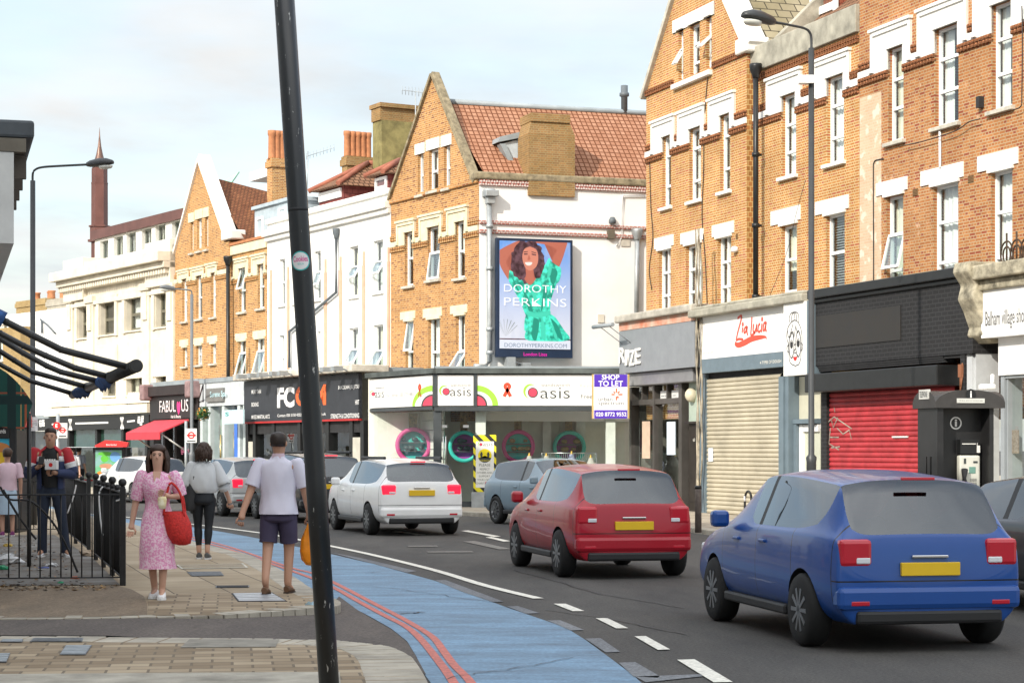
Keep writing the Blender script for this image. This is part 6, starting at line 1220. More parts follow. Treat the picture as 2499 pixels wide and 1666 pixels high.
# ------------------------------------------------------------------ copper clad tower and the far houses
tw = thing('spire_tower', 'brown copper clad tower with a needle spire rising behind the stone building', 'tower', at(243, 1090, 99)*1)
tw.location.z = 0; c = at(243, 600, 99); sc = 99/F/2.613; zf = lambda y: CH+(V0-(300+y/2.613))/F*99
hexp = lambda rad, z, k=6, rot=12: [Vector((c.x+rad*math.cos(R(rot+i*360/k)), c.y+rad*math.sin(R(rot+i*360/k)), z)) for i in range(k)]
mb = MB(); mb.loft([hexp(52*sc, zf(655)), hexp(52*sc, zf(385))], smooth=False); mb.loft([hexp(50*sc, zf(384)), hexp(50*sc, zf(290))], smooth=False); mb.loft([hexp(53.5*sc, zf(390)), hexp(53.5*sc, zf(381))], smooth=False); obj('shaft', mb, COPPER, tw)
mb = MB(); mb.loft([hexp(52*sc, 0), hexp(52*sc, zf(760))], smooth=False); mb.loft([hexp(74*sc, zf(760)), hexp(74*sc, zf(745))], smooth=False); mb.loft([hexp(60*sc, zf(744)), hexp(60*sc, zf(665))], smooth=False); mb.loft([hexp(68*sc, zf(665)), hexp(68*sc, zf(655))], smooth=False); obj('base', mb, COPPER, tw)
mb = MB(); mb.loft([hexp(w_*sc, zf(y), 8) for y, w_ in ((290, 46), (262, 42), (245, 34), (200, 21), (150, 11), (90, 4.5), (30, .8))]); obj('spire', mb, mat('spire_copper', (.22, .13, .10), .4, metal=.4, vary=.4, vs=1.5), tw)
FI = Fac(-27, 104, .75, -.66)
FI = Fac(at(168, 0, 96).x, 96, .62, -.78)
wI = [(hole(FI, 'R2', 8, 45, -150, 'R2', -60), dict(rows=(.5,), curtain=1)), (hole(FI, 'R2', 80, 105, 20, 'R2', 130), dict(rows=(.5,), curtain=0))]
bI, sL, sR = plain('rendered_house', 'white rendered house with clay chimney pots at the far left', FI, -60, 168, FI.z('R1', 200, 1205)[1], 0, wI, PLASTER)
fi = FI.shift(.0)
stack(bI, FI, 'R1', 300, 440, 1200, 1128, -1.5, 1.2, mat('grey_render', (.36, .33, .27), .9, vary=.2), (.15, .42, .68, .92), 1.1, pr=.22); stack(bI, FI, 'R1', 103, 290, 1190, 1140, -4, 1.2, B_YL, (.2, .45, .75, .95), .45, pr=.2)
mb = MB(); P = [FI.w(*FI.z('R1', x, y, .1), .1) for x, y in ((258, 1252), (300, 1285), (350, 1340))]; mb.tube(P, .05, 5); mb.tube([FI.w(*FI.z('R1', 265, 1260, .08), .08), FI.w(*FI.z('R1', 268, 1340, .08), .08)], .05, 5); obj('cable', mb, DGREY, bI)
bY, sL, sR = plain('brick_house', 'yellow brick house glimpsed behind the market awning arms', FI.shift(.6), -90, 50, FI.z('R1', 0, 1320)[1], 0, [(hole(FI.shift(.6), 'R2', -25, 18, -60, 'R2', 80), dict(rows=(.5,), curtain=1))], B_YL)
mb = MB(); mb.fb(FI, FI.px(80, 600)[0], FI.px(168, 600)[0], 0, 3.4, .0, .5); obj('shop_bay', mb, WHITE, bI)
# ------------------------------------------------------------------ shops on the left of the far side
FSG = FD.shift(1.9)
def board(label, f, q, o, m, name='shop_sign', th=.12): t_ = thing(name, label, 'shop sign', f.w((q[0]+q[1])/2, q[2], o)); part(t_, 'signboard', m, f, (q[0], q[1], q[2], q[3], o-th, o)); return t_
def front(label, f, u0, u1, ztop, zf, posts, fm, gz0=.45, wallm=None, back_=4.5, inm=None):
    sh = shop(label, f, u0, u1); a = f.px(u0, 1100)[0]; c = f.px(u1, 1100)[0]
    part(sh, 'pier', fm, f, *[(f.px(p, 1100)[0]-.12, f.px(p, 1100)[0]+.12, .1, zf-.003, -.35, .03) for p in posts], bevel=.01)
    part(sh, 'stall_riser', fm, f, (a+.1, c-.1, .1, gz0, -.3, 0)); part(sh, 'roof', LEAD, f, (a, c, ztop+.003, ztop+.16, -2.1, .1))
    mb = MB(); mb.pane(f, a, c, gz0, zf, -.13); obj('shop_window', mb, SHOPG, sh)
    part(sh, 'interior', inm or mat('dim_interior', (.28, .27, .23), .85, vary=.3, vs=.8), f, (a, c, .05, .12, -back_, -.3), (a, c, .1, ztop, -back_-.1, -back_), (a, a+.06, .1, zf, -back_, -.3), (c-.06, c, .1, zf, -back_, -.3))
    return sh, a, c
# gym
q = FS.rect('R3', 140, 208, 872, 478); zf = FS.z('R3', 140, 480)[1]
sh, a, c = front('gym shopfront with a wide black sign and black framed doors', FS, 602, 887, q[3], zf, (604, 622, 668, 731, 800, 858, 885), BLACK)
part(sh, 'cornice', mat('old_white_cornice', (.62, .58, .50), .8, vary=.3), FS, (a-.15, c+.1, q[3]+.0, q[3]+.22, -.8, .45), bevel=.03)
part(sh, 'fascia_soffit', BLACKM, FS, (a, c, zf-.35, zf, -.3, -.02))
part(sh, 'door_panel', mat('stone_grey_panel', (.52, .50, .43), .7), FS, (FS.px(862, 1)[0], FS.px(882, 1)[0], .3, zf-.5, -.2, .02), (FS.px(606, 1)[0], FS.px(618, 1)[0], .3, zf-.6, -.2, .02))
mb = MB()
for x in (185, 260, 320, 400, 450, 640, 730, 800): s_, z_ = FS.z('R3', x, 195, .3); mb.tube([FS.w(s_, q[3]-.05, .05), FS.w(s_+.1, q[3]+.12, .75)], .025, 5); mb.fb(FS, s_-.02, s_+.22, q[3]+.02, q[3]+.16, .65, .95); obj('spot_lamp', mb, GALV, sh); mb = MB()
mb.bm.free()
NVY = mat('charcoal_board', (.035, .038, .046), .45, vary=.15)
sg = board('wide charcoal gym sign with large white and orange letters', FS, (q[0], q[1], zf+.06, q[3]-.02), .12, NVY); part(sg, 'trim', mat('red_trim', (.45, .03, .03), .5), FS, (q[0], q[1], zf+.0, zf+.058, .0, .13)); o = .126
WL_ = mat('sign_letter_white', (.84, .84, .83), .5, vary=.02); OL = mat('sign_letter_orange', (.78, .14, .035), .5, vary=.05)
for tx, x0, x1, y0, y1, mm, ft in (('MUAY THAI', 167, 227, 264, 290, WL_, .01), ('BOXING', 167, 211, 345, 371, WL_, .01), ('MIXED MARTIAL ARTS', 167, 282, 425, 450, WL_, .01), ('BRAZILIAN JIU JITSU', 720, 852, 238, 268, WL_, .012), ('HIIT', 828, 853, 328, 358, WL_, .012), ('STRENGTH & CONDITIONING', 672, 853, 418, 447, WL_, .012), ('Contact: 020 3150 4252 | balham@fcgym.co.uk', 332, 640, 418, 442, WL_, .008), ('FC', 330, 440, 250, 380, WL_, .05), ('GYM', 447, 642, 240, 370, OL, .05)):
    k = FS.rect('R3', x0, y0, x1, y1, o); write(sg, FS, tx, k[0], k[1], k[2], k[3], o, mm, ft)
# spa
q = FSG.rect('R2', 1285, 225, 1530, 372); zf = q[2]
sh, a, c = front('pale grey spa shopfront with a blue tinted window', FSG, 491, 600, q[3], zf, (493, 512, 546, 584, 598), mat('pale_blue_frame', (.55, .62, .62), .5), inm=mat('blue_interior', (.10, .28, .75), .6, vary=.3, vs=.6))
part(sh, 'fascia', mat('pale_grey_board', (.56, .60, .62), .5), FSG, (a, c, zf, q[3], -.3, .06)); part(sh, 'mint_wall', mat('mint_panel', (.62, .78, .68), .5), FSG, (FSG.px(497, 1)[0], FSG.px(518, 1)[0], .1, zf-.01, -.9, -.6)); part(sh, 'blue_jamb', mat('blue_jamb', (.06, .18, .62), .5), FSG, (FSG.px(575, 1)[0], FSG.px(582, 1)[0], .1, zf-.3, -.12, .05)); mb = MB(); a_ = FSG.px(545, 1)[0]; mb.tube([FSG.w(a_, .9, .1), FSG.w(a_, 2.2, .1)], .03, 6); obj('door_handle', mb, mat('brass', (.6, .45, .2), .3, metal=1), sh)
k = FSG.rect('R2', 1335, 258, 1445, 342); sg = board('small grey panel sign with pale blue script above the spa window', FSG, k, .14, mat('dove_panel', (.20, .20, .19), .5)); k = FSG.rect('R2', 1338, 275, 1440, 322, .15); write(sg, FSG, 'Serene Spa', k[0], k[1], k[2], k[3], .146, mat('pale_cyan_letter', (.55, .80, .86), .4), .01)
k = FSG.rect('R2', 1420, 395, 1555, 482, .7); sg = board('pale blue projecting panel hanging in front of the spa', FSG, k, .72, mat('pale_blue_board', (.55, .74, .80), .5), th=.05); k2 = FSG.rect('R2', 1436, 406, 1460, 432, .72); write(sg, FSG, 'S', k2[0], k2[1], k2[2], k2[3], .726, mat('spa_green', (.05, .28, .25), .5), .03)
# hair salon
q = FSG.rect('R2', 985, 310, 1205, 460, .1); zf = q[2]
sh, a, c = front('black painted salon with projecting red awning', FSG, 372, 490, FSG.z('R2', 985, 245)[1], zf, (374, 402, 430, 466, 488), BLACKM)
zt = FSG.z('R2', 985, 248)[1]; part(sh, 'fascia', mat('black_brown_paint', (.035, .027, .026), .6, vary=.2), FSG, (a, c, zf, zt-.35, -.3, .1), (a, c, zt-.35, zt, -.3, .3)); part(sh, 'console', mat('pinkish_console', (.30, .20, .20), .8, vary=.3), FSG, (a-.1, a+.35, zt-.5, zt+.1, -.2, .5), (c-.35, c+.1, zt-.5, zt+.1, -.2, .5), bevel=.06)
k = FSG.rect('R2', 985, 318, 1258, 455, .12); sg = board('black salon sign with bold white letters and a pink heart', FSG, (a+.3, c-.3, zf+.05, zt-.36), .16, mat('sign_black', (.025, .022, .022), .5)); PKH = mat('hot_pink', (.80, .05, .25), .5)
for tx, x0, x1 in (('FABUL', 1017, 1120), ('US', 1156, 1200)): k = FSG.rect('R2', x0, 335 if x0 < 1100 else 325, x1, 408 if x0 < 1100 else 402, .166); write(sg, FSG, tx, k[0], k[1], k[2], k[3], .166, WL_, .0)
cx, cz = FSG.z('R2', 1139, 375, .166); hw = .19; mb = MB(); poly(mb, FSG, smoothpts([(cx, cz-hw*1.5), (cx-hw*.9, cz-.05), (cx-hw*.95, cz+hw*.8), (cx-hw*.45, cz+hw*1.15), (cx, cz+hw*.75), (cx+hw*.45, cz+hw*1.15), (cx+hw*.95, cz+hw*.8), (cx+hw*.9, cz-.05), (cx, cz-hw*1.5)], 3)[:-1], .166); obj('pink_heart', mb, PKH, sg)
k = FSG.rect('R2', 1090, 425, 1153, 450, .166); write(sg, FSG, 'Hair & Beauty', k[0], k[1], k[2], k[3], .166, WL_, .01)
aw = thing('shop_awning', 'plain red fabric awning sloping out over the salon window', 'awning', FSG.w((a+c)/2, zf-.3, .5)); za, zl = zf-.05, FSG.z('R2', 815, 545, 1.3)[1]; a1, c1_ = FSG.z('R2', 985, 470, .2)[0], FSG.z('R2', 1205, 470, .2)[0]
mb = MB(); mb.hexa([FSG.w(a1, zl, 1.3), FSG.w(c1_, zl, 1.3), FSG.w(c1_, za, .2), FSG.w(a1, za, .2), FSG.w(a1, zl+.05, 1.3), FSG.w(c1_, zl+.05, 1.3), FSG.w(c1_, za+.05, .2), FSG.w(a1, za+.05, .2)]); mb.hexa([FSG.w(a1, zl-.22, 1.31), FSG.w(c1_, zl-.22, 1.31), FSG.w(c1_, zl-.22, 1.28), FSG.w(a1, zl-.22, 1.28), FSG.w(a1, zl+.04, 1.31), FSG.w(c1_, zl+.04, 1.31), FSG.w(c1_, zl+.04, 1.28), FSG.w(a1, zl+.04, 1.28)]); obj('canopy', mb, mat('awning_red', (.60, .05, .07), .8, vary=.06), aw)
mb = MB(); [mb.tube([FSG.w(s_, zl, 1.2), FSG.w(s_, zf-1.2, .15)], .03, 5) for s_ in (a1+.2, c1_-.2)]; obj('arm', mb, WHITE, aw)
k = FSG.rect('R2', 1138, 645, 1197, 675); write(sh, FSG, '@fabulous', k[0], k[1], k[2], k[3]+.1, -.10, mat('neon_pink', (.85, .25, .4), .4, emit=.4), .0)
bk = thing('hanging_basket', 'green hanging basket with orange flowers beside the spa sign', 'hanging basket', FSG.w(*FSG.z('R2', 1295, 430, .6), .6)); ctr = FSG.w(*FSG.z('R2', 1295, 415, .6), .6); mb = MB(); rn = random.Random(5)
for i in range(260):
    d = Vector((rn.gauss(0, 1), rn.gauss(0, 1), rn.gauss(0, 1))).normalized()*rn.uniform(.10, .27); p = ctr+d; u_ = Vector((rn.gauss(0, 1), rn.gauss(0, 1), rn.gauss(0, 1))).normalized()*.05; v_ = d.cross(u_).normalized()*.035; mb.ngon([p-u_, p-v_, p+u_, p+v_], 0 if i % 6 else 1)
obj('foliage', mb, [mat('basket_leaf', (.05, .13, .03), .6, vary=.4), mat('basket_flower', (.65, .28, .05), .6)], bk); mb = MB(); mb.tube([ctr+Vector((0, 0, .4)), ctr+Vector((0, 0, 1.0)), FSG.w(*FSG.z('R2', 1260, 360, 0), 0)], .025, 5); obj('bracket', mb, BLACK, bk)
# dark restaurant below the stone building
q = FG.rect('R2', 130, 455, 960, 520, 1.0); fG = FG.shift(1.0); zt = fG.z('R2', 300, 448)[1]; zf = fG.z('R2', 450, 520)[1]
sh, a, c = front('black fronted restaurant under the stone balcony', fG, 60, 372, zt, zf, (62, 118, 168, 236, 300, 358, 370), BLACK, back_=5)
part(sh, 'green_blind', mat('dark_green_board', (.02, .06, .045), .5), fG, (a+6, c, zf-.75, zf-.003, -.35, -.15))
sg = board('long black restaurant sign with white woven emblems', fG, (a, c, zf, zt), .15, mat('gloss_black', (.012, .012, .013), .3)); o = .156; mb = MB()
def sq(x0, x1, y0, y1): k = fG.rect('R2', x0, y0, x1, y1, o); poly(mb, fG, [(k[0], k[2]), (k[1], k[2]), (k[1], k[3]), (k[0], k[3])], o)
for x in (445, 775):
    for i in range(5): p0 = fG.z('R2', x-8+i*5, 450 if x < 600 else 438, o); p1 = fG.z('R2', x+14-i*5, 520 if x < 600 else 512, o); stroke(mb, fG, [p0, p1], .10, o)
for x, y in ((880, 438), (902, 432), (878, 458), (900, 452), (892, 470), (250, 462), (268, 458), (252, 480), (270, 478)): k = fG.rect('R2', x, y, x+14, y+14, o); stroke(mb, fG, [(k[0], k[2]), (k[1], k[2]), (k[1], k[3]), (k[0], k[3]), (k[0], k[2])], .07, o)
for x0, x1, y in ((480, 690, 478), (330, 370, 484), (810, 860, 466)): p0, p1 = fG.z('R2', x0, y, o), fG.z('R2', x1, y-6, o); stroke(mb, fG, [p0, p1], .07, o)
obj('woven_emblem', mb, WL_, sg)
for x0, x1, y0, y1, tx in ((695, 770, 445, 475, 'BALHAM'), (700, 760, 482, 508, 'KITCHEN'), (380, 440, 458, 485, 'BALHAM'), (385, 438, 490, 512, 'KITCHEN')): pass
# ------------------------------------------------------------------ near side: the terrace behind the market pitch and its shade
LD = Vector((-.27, .963)); 
def nearside(y): return -5.0-.27*y
FL = Fac(nearside(0), 0, .27, -.963); FL.n = Vector((.963, .27))
tb = thing('terraced_building', 'tall unseen terrace, whitened to bounce light, along the near side of the street outside the left edge', 'building', (nearside(10)-3, 10, 0))
mb = MB(); mb.fb(FL, -39, 14, 0, 15.6, -8, 0); obj('wall', mb, PLASTER, tb); mb = MB()  # out of view: height set to shade the street, white finish added for fill
for a, pk in ((-38, 17.3), (-25, 16.6), (-13.5, 17.2), (-1, 17.2)): mb.prism([FL.w(a, 15.61, -.1), FL.w(a+9, 15.61, -.1), FL.w(a+4.5, pk, -.1)], Vector((-FL.n.x, -FL.n.y, 0))*7)
obj('gable', mb, PLASTER, tb)
lb_ = thing('market_building', 'low building with white boarded front and heavy dark eaves at the left edge', 'building', (-5.5, 24, 0))
YC = 20.0; ec = at(69, 376, YC); fe = Fac(ec.x, ec.y, .276, -.961); fe.n = Vector((.961, .276)).normalized()      # eaves line, receding to the left
WB_ = mat('white_boarding', (.62, .62, .60), .7, vary=.12, vs=2)
part(lb_, 'wall', WB_, fe, (-13, -.35, .1, ec.z-.02, -3.5, -.38)); part(lb_, 'boarded_soffit', WB_, fe, (-13, -.02, ec.z-.9, ec.z+.015, -3.0, -.14))
part(lb_, 'roof', mat('dark_lead_roof', (.07, .08, .09), .6, vary=.25), fe, (-13, .0, ec.z+.16, ec.z+.34, -3.4, .06), bevel=.03); part(lb_, 'cornice', mat('brown_cornice', (.16, .14, .11), .7, vary=.2), fe, (-13, -.01, ec.z+.02, ec.z+.155, -3.2, -.02))
mb = MB()
for i in range(14): a = -.25-i*.9; mb = MB(); mb.fb(fe, a-.05, a+.05, ec.z-.22, ec.z+.0, -.13, -.01); obj('eaves_bracket', mb, mat('dark_bracket', (.09, .075, .06), .7), lb_)
# market pitch frame: roller at the outer end, folding arms reaching back to the building
r0, r1 = Vector((-3.17, 16.8, 2.40)), Vector((-5.67, 25.7, 2.40)); bt = (-.96, -.27)
mf = thing('awning_frame', 'bare black awning frame with torn blue cloth on its roller', 'awning frame', (-5.2, 21, 0)); NAV = mat('torn_blue_cloth', (.03, .10, .30), .8, vary=.5, vs=9)
ARM = mat('black_arm', (.03, .03, .03), .35, vary=.4, vs=6)
mb = MB(); mb.tube([r0, r1], .055, 12); dd = (r0-r1).normalized(); mb.lathe(r0, [(.058, -.02), (.058, .0), (.05, .012)], 14, M=dd.to_track_quat('Z', 'Y').to_matrix()); obj('roller', mb, ARM, mf)
mb = MB(); rn = random.Random(4)
for t0, t1 in ((.30, .46), (.66, .90)):
    rg = []
    for i in range(15):
        t = t0+(t1-t0)*i/14; c = r0.lerp(r1, t); k = .058+.006*rn.random(); rg.append([c+Vector((k*math.cos(q), .2*k*math.cos(q), k*math.sin(q)))+Vector((0, 0, -.07*rn.random() if abs(q-4.7) < .5 else 0)) for q in [2*math.pi*j/12 for j in range(12)]])
    mb.loft(rg, cap=False)
obj('torn_cloth', mb, NAV, mf)
for t, ptsR in ((.05, [('R1', 790, 1560), ('R1', 390, 1445), ('R1', 200, 1350), ('R1', 40, 1268), ('R1', -120, 1190)]), (.30, [('R2', 690, 185), ('R2', 480, 125), ('R2', 290, 45), ('R1', 150, 1420), ('R1', 0, 1340), ('R1', -120, 1290)]), (.45, [('R2', 640, 215), ('R2', 390, 150), ('R2', 300, 112), ('R2', 150, 30), ('R1', 0, 1375), ('R1', -120, 1310)]), (.66, [('R2', 560, 245), ('R2', 210, 150), ('R2', 90, 75), ('R2', -20, 5), ('R2', -120, -60)]), (.97, [('R2', 475, 300), ('R2', 190, 205), ('R2', 60, 135), ('R2', -30, 85), ('R2', -120, 40)])):
    c = r0.lerp(r1, t); P = []
    for q in ptsR:
        u, v = r(*q); k = (u-U0)/F; s_ = (k*c.y-c.x)/(bt[0]-k*bt[1]); Y = c.y+bt[1]*s_; P.append(Vector((c.x+bt[0]*s_, Y, CH-(v-V0)/F*Y)))
    P[0] = c; mb = MB(); mb.tube(P, .030, 8)
    for q in P[1:-1]: mb.ball(q, .034, 6)
    obj('folding_arm', mb, ARM, mf)
    mb = MB(); mb.tube([P[-1].lerp(P[-2], .35), P[-1].lerp(P[-2], .9)], .075, 8); obj('cloth_wrap', mb, NAV, mf)
# green tartan awning on the market stall
ta = thing('stall_awning', 'dark green tartan stall awning with a scalloped lower edge at the left', 'awning', (-6.5, 24, 0))
m, t, b = newmat('green_tartan'); g = nd(t, 'ShaderNodeTexCoord'); mp = nd(t, 'ShaderNodeMapping'); t.links.new(g.outputs['UV'], mp.inputs[0]); last = None
col = nd(t, 'ShaderNodeRGB'); col.outputs[0].default_value = (.012, .075, .06, 1); cur = col.outputs[0]
sp = nd(t, 'ShaderNodeSeparateXYZ'); t.links.new(mp.outputs[0], sp.inputs[0])
for ax, ph, wd, cc in ((0, 0, .06, (.40, .10, .04)), (0, .12, .03, (.5, .32, .12)), (1, 0, .05, (.32, .08, .04)), (1, .3, .25, (.008, .03, .03)), (0, .5, .25, (.008, .03, .03))):
    a_ = nd(t, 'ShaderNodeMath', operation='MULTIPLY_ADD'); t.links.new(sp.outputs[ax], a_.inputs[0]); a_.inputs[1].default_value = 2.6; a_.inputs[2].default_value = ph
    f_ = nd(t, 'ShaderNodeMath', operation='FRACT'); t.links.new(a_.outputs[0], f_.inputs[0]); l_ = nd(t, 'ShaderNodeMath', operation='LESS_THAN'); t.links.new(f_.outputs[0], l_.inputs[0]); l_.inputs[1].default_value = wd
    x_ = nd(t, 'ShaderNodeMix', data_type='RGBA'); t.links.new(l_.outputs[0], x_.inputs[0]); t.links.new(cur, x_.inputs[6]); x_.inputs[7].default_value = (*cc, 1); cur = x_.outputs[2]
t.links.new(cur, b.inputs['Base Color']); b.inputs['Roughness'].default_value = .85
Ya = 22.0; A = [at(*r('R2', x, y), Ya) for x, y in ((-160, 60), (5, 130), (110, 215), (180, 305), (208, 350))]; B_ = [p+Vector((-1.6, 5.8, 0)) for p in A]
n = 12; mb = MB(); Ls = smoothpts([tuple(p) for p in A], 4); Lb = smoothpts([tuple(p) for p in B_], 4)
va = [(mb.v(p), mb.v(q)) for p, q in zip(Ls, Lb)]
for (a, c), (d, e) in zip(va, va[1:]): mb.bm.faces.new((a, d, e, c))
ea, eb = Vector(Ls[-1]), Vector(Lb[-1]); k = 24
for i in range(k):
    p, q = ea.lerp(eb, i/k), ea.lerp(eb, (i+1)/k); mb.ngon([p, q, q+Vector((-.12, 0, -.16-.05*math.sin(i*2.6))), p+Vector((-.12, 0, -.16-.05*math.sin((i-1)*2.6)))])
mb.ngon([Vector(p) for p in Ls]+[Vector(A[-1])+Vector((-.10, 0, -.30)), Vector(A[-1])+Vector((-.6, 0, -.22)), Vector(A[0])+Vector((0, 0, -.7))])
obj('canopy', mb, m, ta); mb = MB(); [mb.tube([Vector(A[1])+Vector((-.9, s_, -.4)), Vector(A[1])+Vector((-.9, s_, .1-A[1].z))], .03, 6) for s_ in (.5, 5)]; obj('post', mb, BLACK, ta)
# ------------------------------------------------------------------ lamps, poles, railings
def lamp(name, label, base, Hp, arm, head, rp, col, lens=True):
    t_ = thing(name, label, 'street lamp', base, 0, 'street lamps'); b0 = Vector(base); mb = MB(); mb.tube([b0, b0+Vector((0, 0, 1.35)), b0+Vector((0, 0, 1.45)), b0+Vector((0, 0, 1.5)), b0+Vector((0, 0, Hp))], [rp*1.7, rp*1.7, rp*1.9, rp*1.05, rp], 12); obj('column', mb, col, t_)
    top = b0+Vector((0, 0, Hp)); e = Vector(arm); mb = MB(); c1 = top+Vector((0, 0, e.z*.75)); P = [top-Vector((0, 0, .1)), top+Vector((0, 0, e.z*.5)), top+Vector((e.x*.05, e.y*.05, e.z*.82)), top+Vector((e.x*.18, e.y*.18, e.z*.97)), top+Vector((e.x*.5, e.y*.5, e.z*1.0)), top+e]; mb.tube([Vector(p) for p in smoothpts([tuple(p) for p in P], 4)], rp*.45, 8); obj('bracket_arm', mb, col, t_)
    d = Vector((e.x, e.y, .02)).normalized(); sd_ = d.cross(Vector((0, 0, 1))); c = top+e; L = head; mb = MB(); rings = []
    for q, w_, h0, h1 in ((0, .06, -.05, .06), (.12, .09, -.07, .10), (.45, .13, -.07, .14), (.75, .14, -.05, .13), (.95, .10, -.03, .08), (1, .04, 0, .05)):
        p = c+d*(L*q); w_, h0, h1 = w_*L/.75, h0*L/.75, h1*L/.75; rings.append([p+sd_*(w_*math.cos(a))+Vector((0, 0, (h0 if math.sin(a) < 0 else h1)*abs(math.sin(a)))) for a in [2*math.pi*j/14 for j in range(14)]])
    mb.loft(rings); hd = obj('lantern', mb, col, t_)
    mb = MB(); p = c+d*(L*.7)-Vector((0, 0, .06*L/.75)); M_ = Matrix((d, sd_, Vector((0, 0, 1)))).transposed(); rings = []
    for k, z in ((1, 0), (.95, -.04), (.8, -.07), (.3, -.085)): rings.append([p+d*(L*.27*k*math.cos(a))+sd_*(L*.15*k*math.sin(a))+Vector((0, 0, z*L/.75)) for a in [2*math.pi*j/14 for j in range(14)]])
    mb.loft(rings); obj('lens', mb, mat('lamp_lens', (.62, .62, .56), .15, vary=.1), hd); return t_
DG = mat('lamp_dark_grey', (.045, .048, .05), .42, vary=.15)
pb = Vector(((1980-U0)/F*35.8, 35.8, .1)); ztl = CH+(V0-75)/F*35.8; za_ = CH+(V0-118)/F*35.8
tip = at(*r('A2', 1290, 240), 35.2); hl = (at(*r('A2', 1290, 240), 35.2)-at(*r('A2', 925, 240), 34.9)).length
l1 = lamp('street_lamp', 'tall dark street lamp on the far pavement in front of the brick terrace', tuple(pb), za_-.1, (tip.x-pb.x, tip.y-pb.y, tip.z+.05-za_), hl, .052, DG)
mb = MB(); q = at(*r('A2', 1610, 765), 35.75); mb.box(q.x-.16, q.x+.1, q.y-.1, q.y+.1, q.z-.07, q.z+.07); obj('junction_box', mb, UPVC, l1)
pb = Vector(((80-U0)/F*42, 42, .1)); zc_ = CH+(V0-441)/F*42; tip = at(*r('R1', 555, 266), 41.6)
l2 = lamp('street_lamp', 'tall dark street lamp beside the railed market pitch at the left', tuple(pb), zc_-.1, (tip.x-pb.x, tip.y-pb.y, tip.z-zc_), .62, .055, DG)
pb = Vector(((468-U0)/F*70, 70, .1)); zc_ = CH+(V0-718)/F*70; tip = at(*r('R1', 1115, 1058), 69.5)
l3 = lamp('street_lamp', 'slim pale headed street lamp in front of the black salon', tuple(pb), zc_-.1, (tip.x-pb.x, tip.y-pb.y, tip.z-zc_), .62, .055, mat('lamp_grey', (.16, .17, .18), .4))
# leaning pole close to the camera
YP = 11.3; t0, t1 = at(677, -260, YP), at(803, 1666, YP); d = (t1-t0).normalized(); pbz = t1+d*((.1-t1.z)/d.z)
pl = thing('leaning_pole', 'glossy black steel pole leaning to the left close to the camera', 'pole', tuple(pbz)); top = t0; mb = MB(); rp = 25/F*YP
m, t, b = newmat('scratched_black_gloss'); g = nd(t, 'ShaderNodeTexCoord'); mp = nd(t, 'ShaderNodeMapping'); mp.inputs['Scale'].default_value = (38, 38, 9); t.links.new(g.outputs['Object'], mp.inputs[0]); n1 = nd(t, 'ShaderNodeTexNoise'); n1.inputs['Scale'].default_value = 1; n1.inputs['Detail'].default_value = 6; n1.inputs['Roughness'].default_value = .7; t.links.new(mp.outputs[0], n1.inputs['Vector'])
k_ = nd(t, 'ShaderNodeValToRGB'); k_.color_ramp.elements[0].position = .65; k_.color_ramp.elements[1].position = .69; k_.color_ramp.elements[0].color = (.010, .012, .014, 1); k_.color_ramp.elements[1].color = (.5, .5, .48, 1); t.links.new(n1.outputs['Fac'], k_.inputs[0]); t.links.new(k_.outputs[0], b.inputs['Base Color'])
k2_ = nd(t, 'ShaderNodeValToRGB'); k2_.color_ramp.elements[0].color = (.22, .22, .22, 1); k2_.color_ramp.elements[1].color = (.42, .42, .42, 1); t.links.new(n1.outputs['Fac'], k2_.inputs[0]); t.links.new(k2_.outputs[0], b.inputs['Roughness'])
mb.tube([pbz, pbz.lerp(top, .3), pbz.lerp(top, .6), top], rp, 32); obj('shaft', mb, m, pl, smooth=True)
mb = MB(); [mb.tube([pbz.lerp(top, q), pbz.lerp(top, q+.004)], rp*1.006, 32) for q in (.62,)]; mb.tube([pbz-Vector((0, 0, .12)), pbz+Vector((0, 0, .02))], rp*1.3, 24); obj('tape_band', mb, mat('black_tape', (.02, .022, .024), .6), pl)
sc_ = at(740, 636, YP-rp); st = thing('sticker', 'round white sticker with a turquoise rim and pink lettering on the leaning pole', 'sticker', tuple(sc_)); ax = (top-pbz).normalized(); sx = ax.cross(Vector((0, 1, 0))).normalized()
if sx.x < 0: sx = -sx
pc = pbz+ax*((Vector(sc_)-pbz).dot(ax))
class Cyl:      # sticker wraps the pole
    def w(s, a, z, o=0): th = a/rp; return pc+ax*z+sx*(math.sin(th)*(rp+o))+Vector((0, -1, 0))*(math.cos(th)*(rp+o))
cy = Cyl(); Rk = 23.5/F*YP
def wrapdisc(rad, o): mb = MB(); mb.loft([[cy.w(rad*k*math.cos(R(a))*1.04, rad*k*math.sin(R(a)), o) for a in range(0, 360, 12)] for k in (1, .75, .5, .25, .01)], cap=False); return mb
obj('rim', wrapdisc(Rk, .0008), mat('turquoise', (.05, .52, .50), .4), st); obj('paper', wrapdisc(Rk*.88, .0014), mat('sticker_white', (.80, .80, .80), .4), st)
write(st, cy, 'Cookies', -Rk*.78, Rk*.78, -.004, Rk*.52, .002, mat('sticker_pink', (.70, .02, .28), .4), .012); write(st, cy, 'BERLIN', -Rk*.3, Rk*.32, -Rk*.42, -Rk*.22, .002, mat('turquoise', (.05, .52, .50), .4))
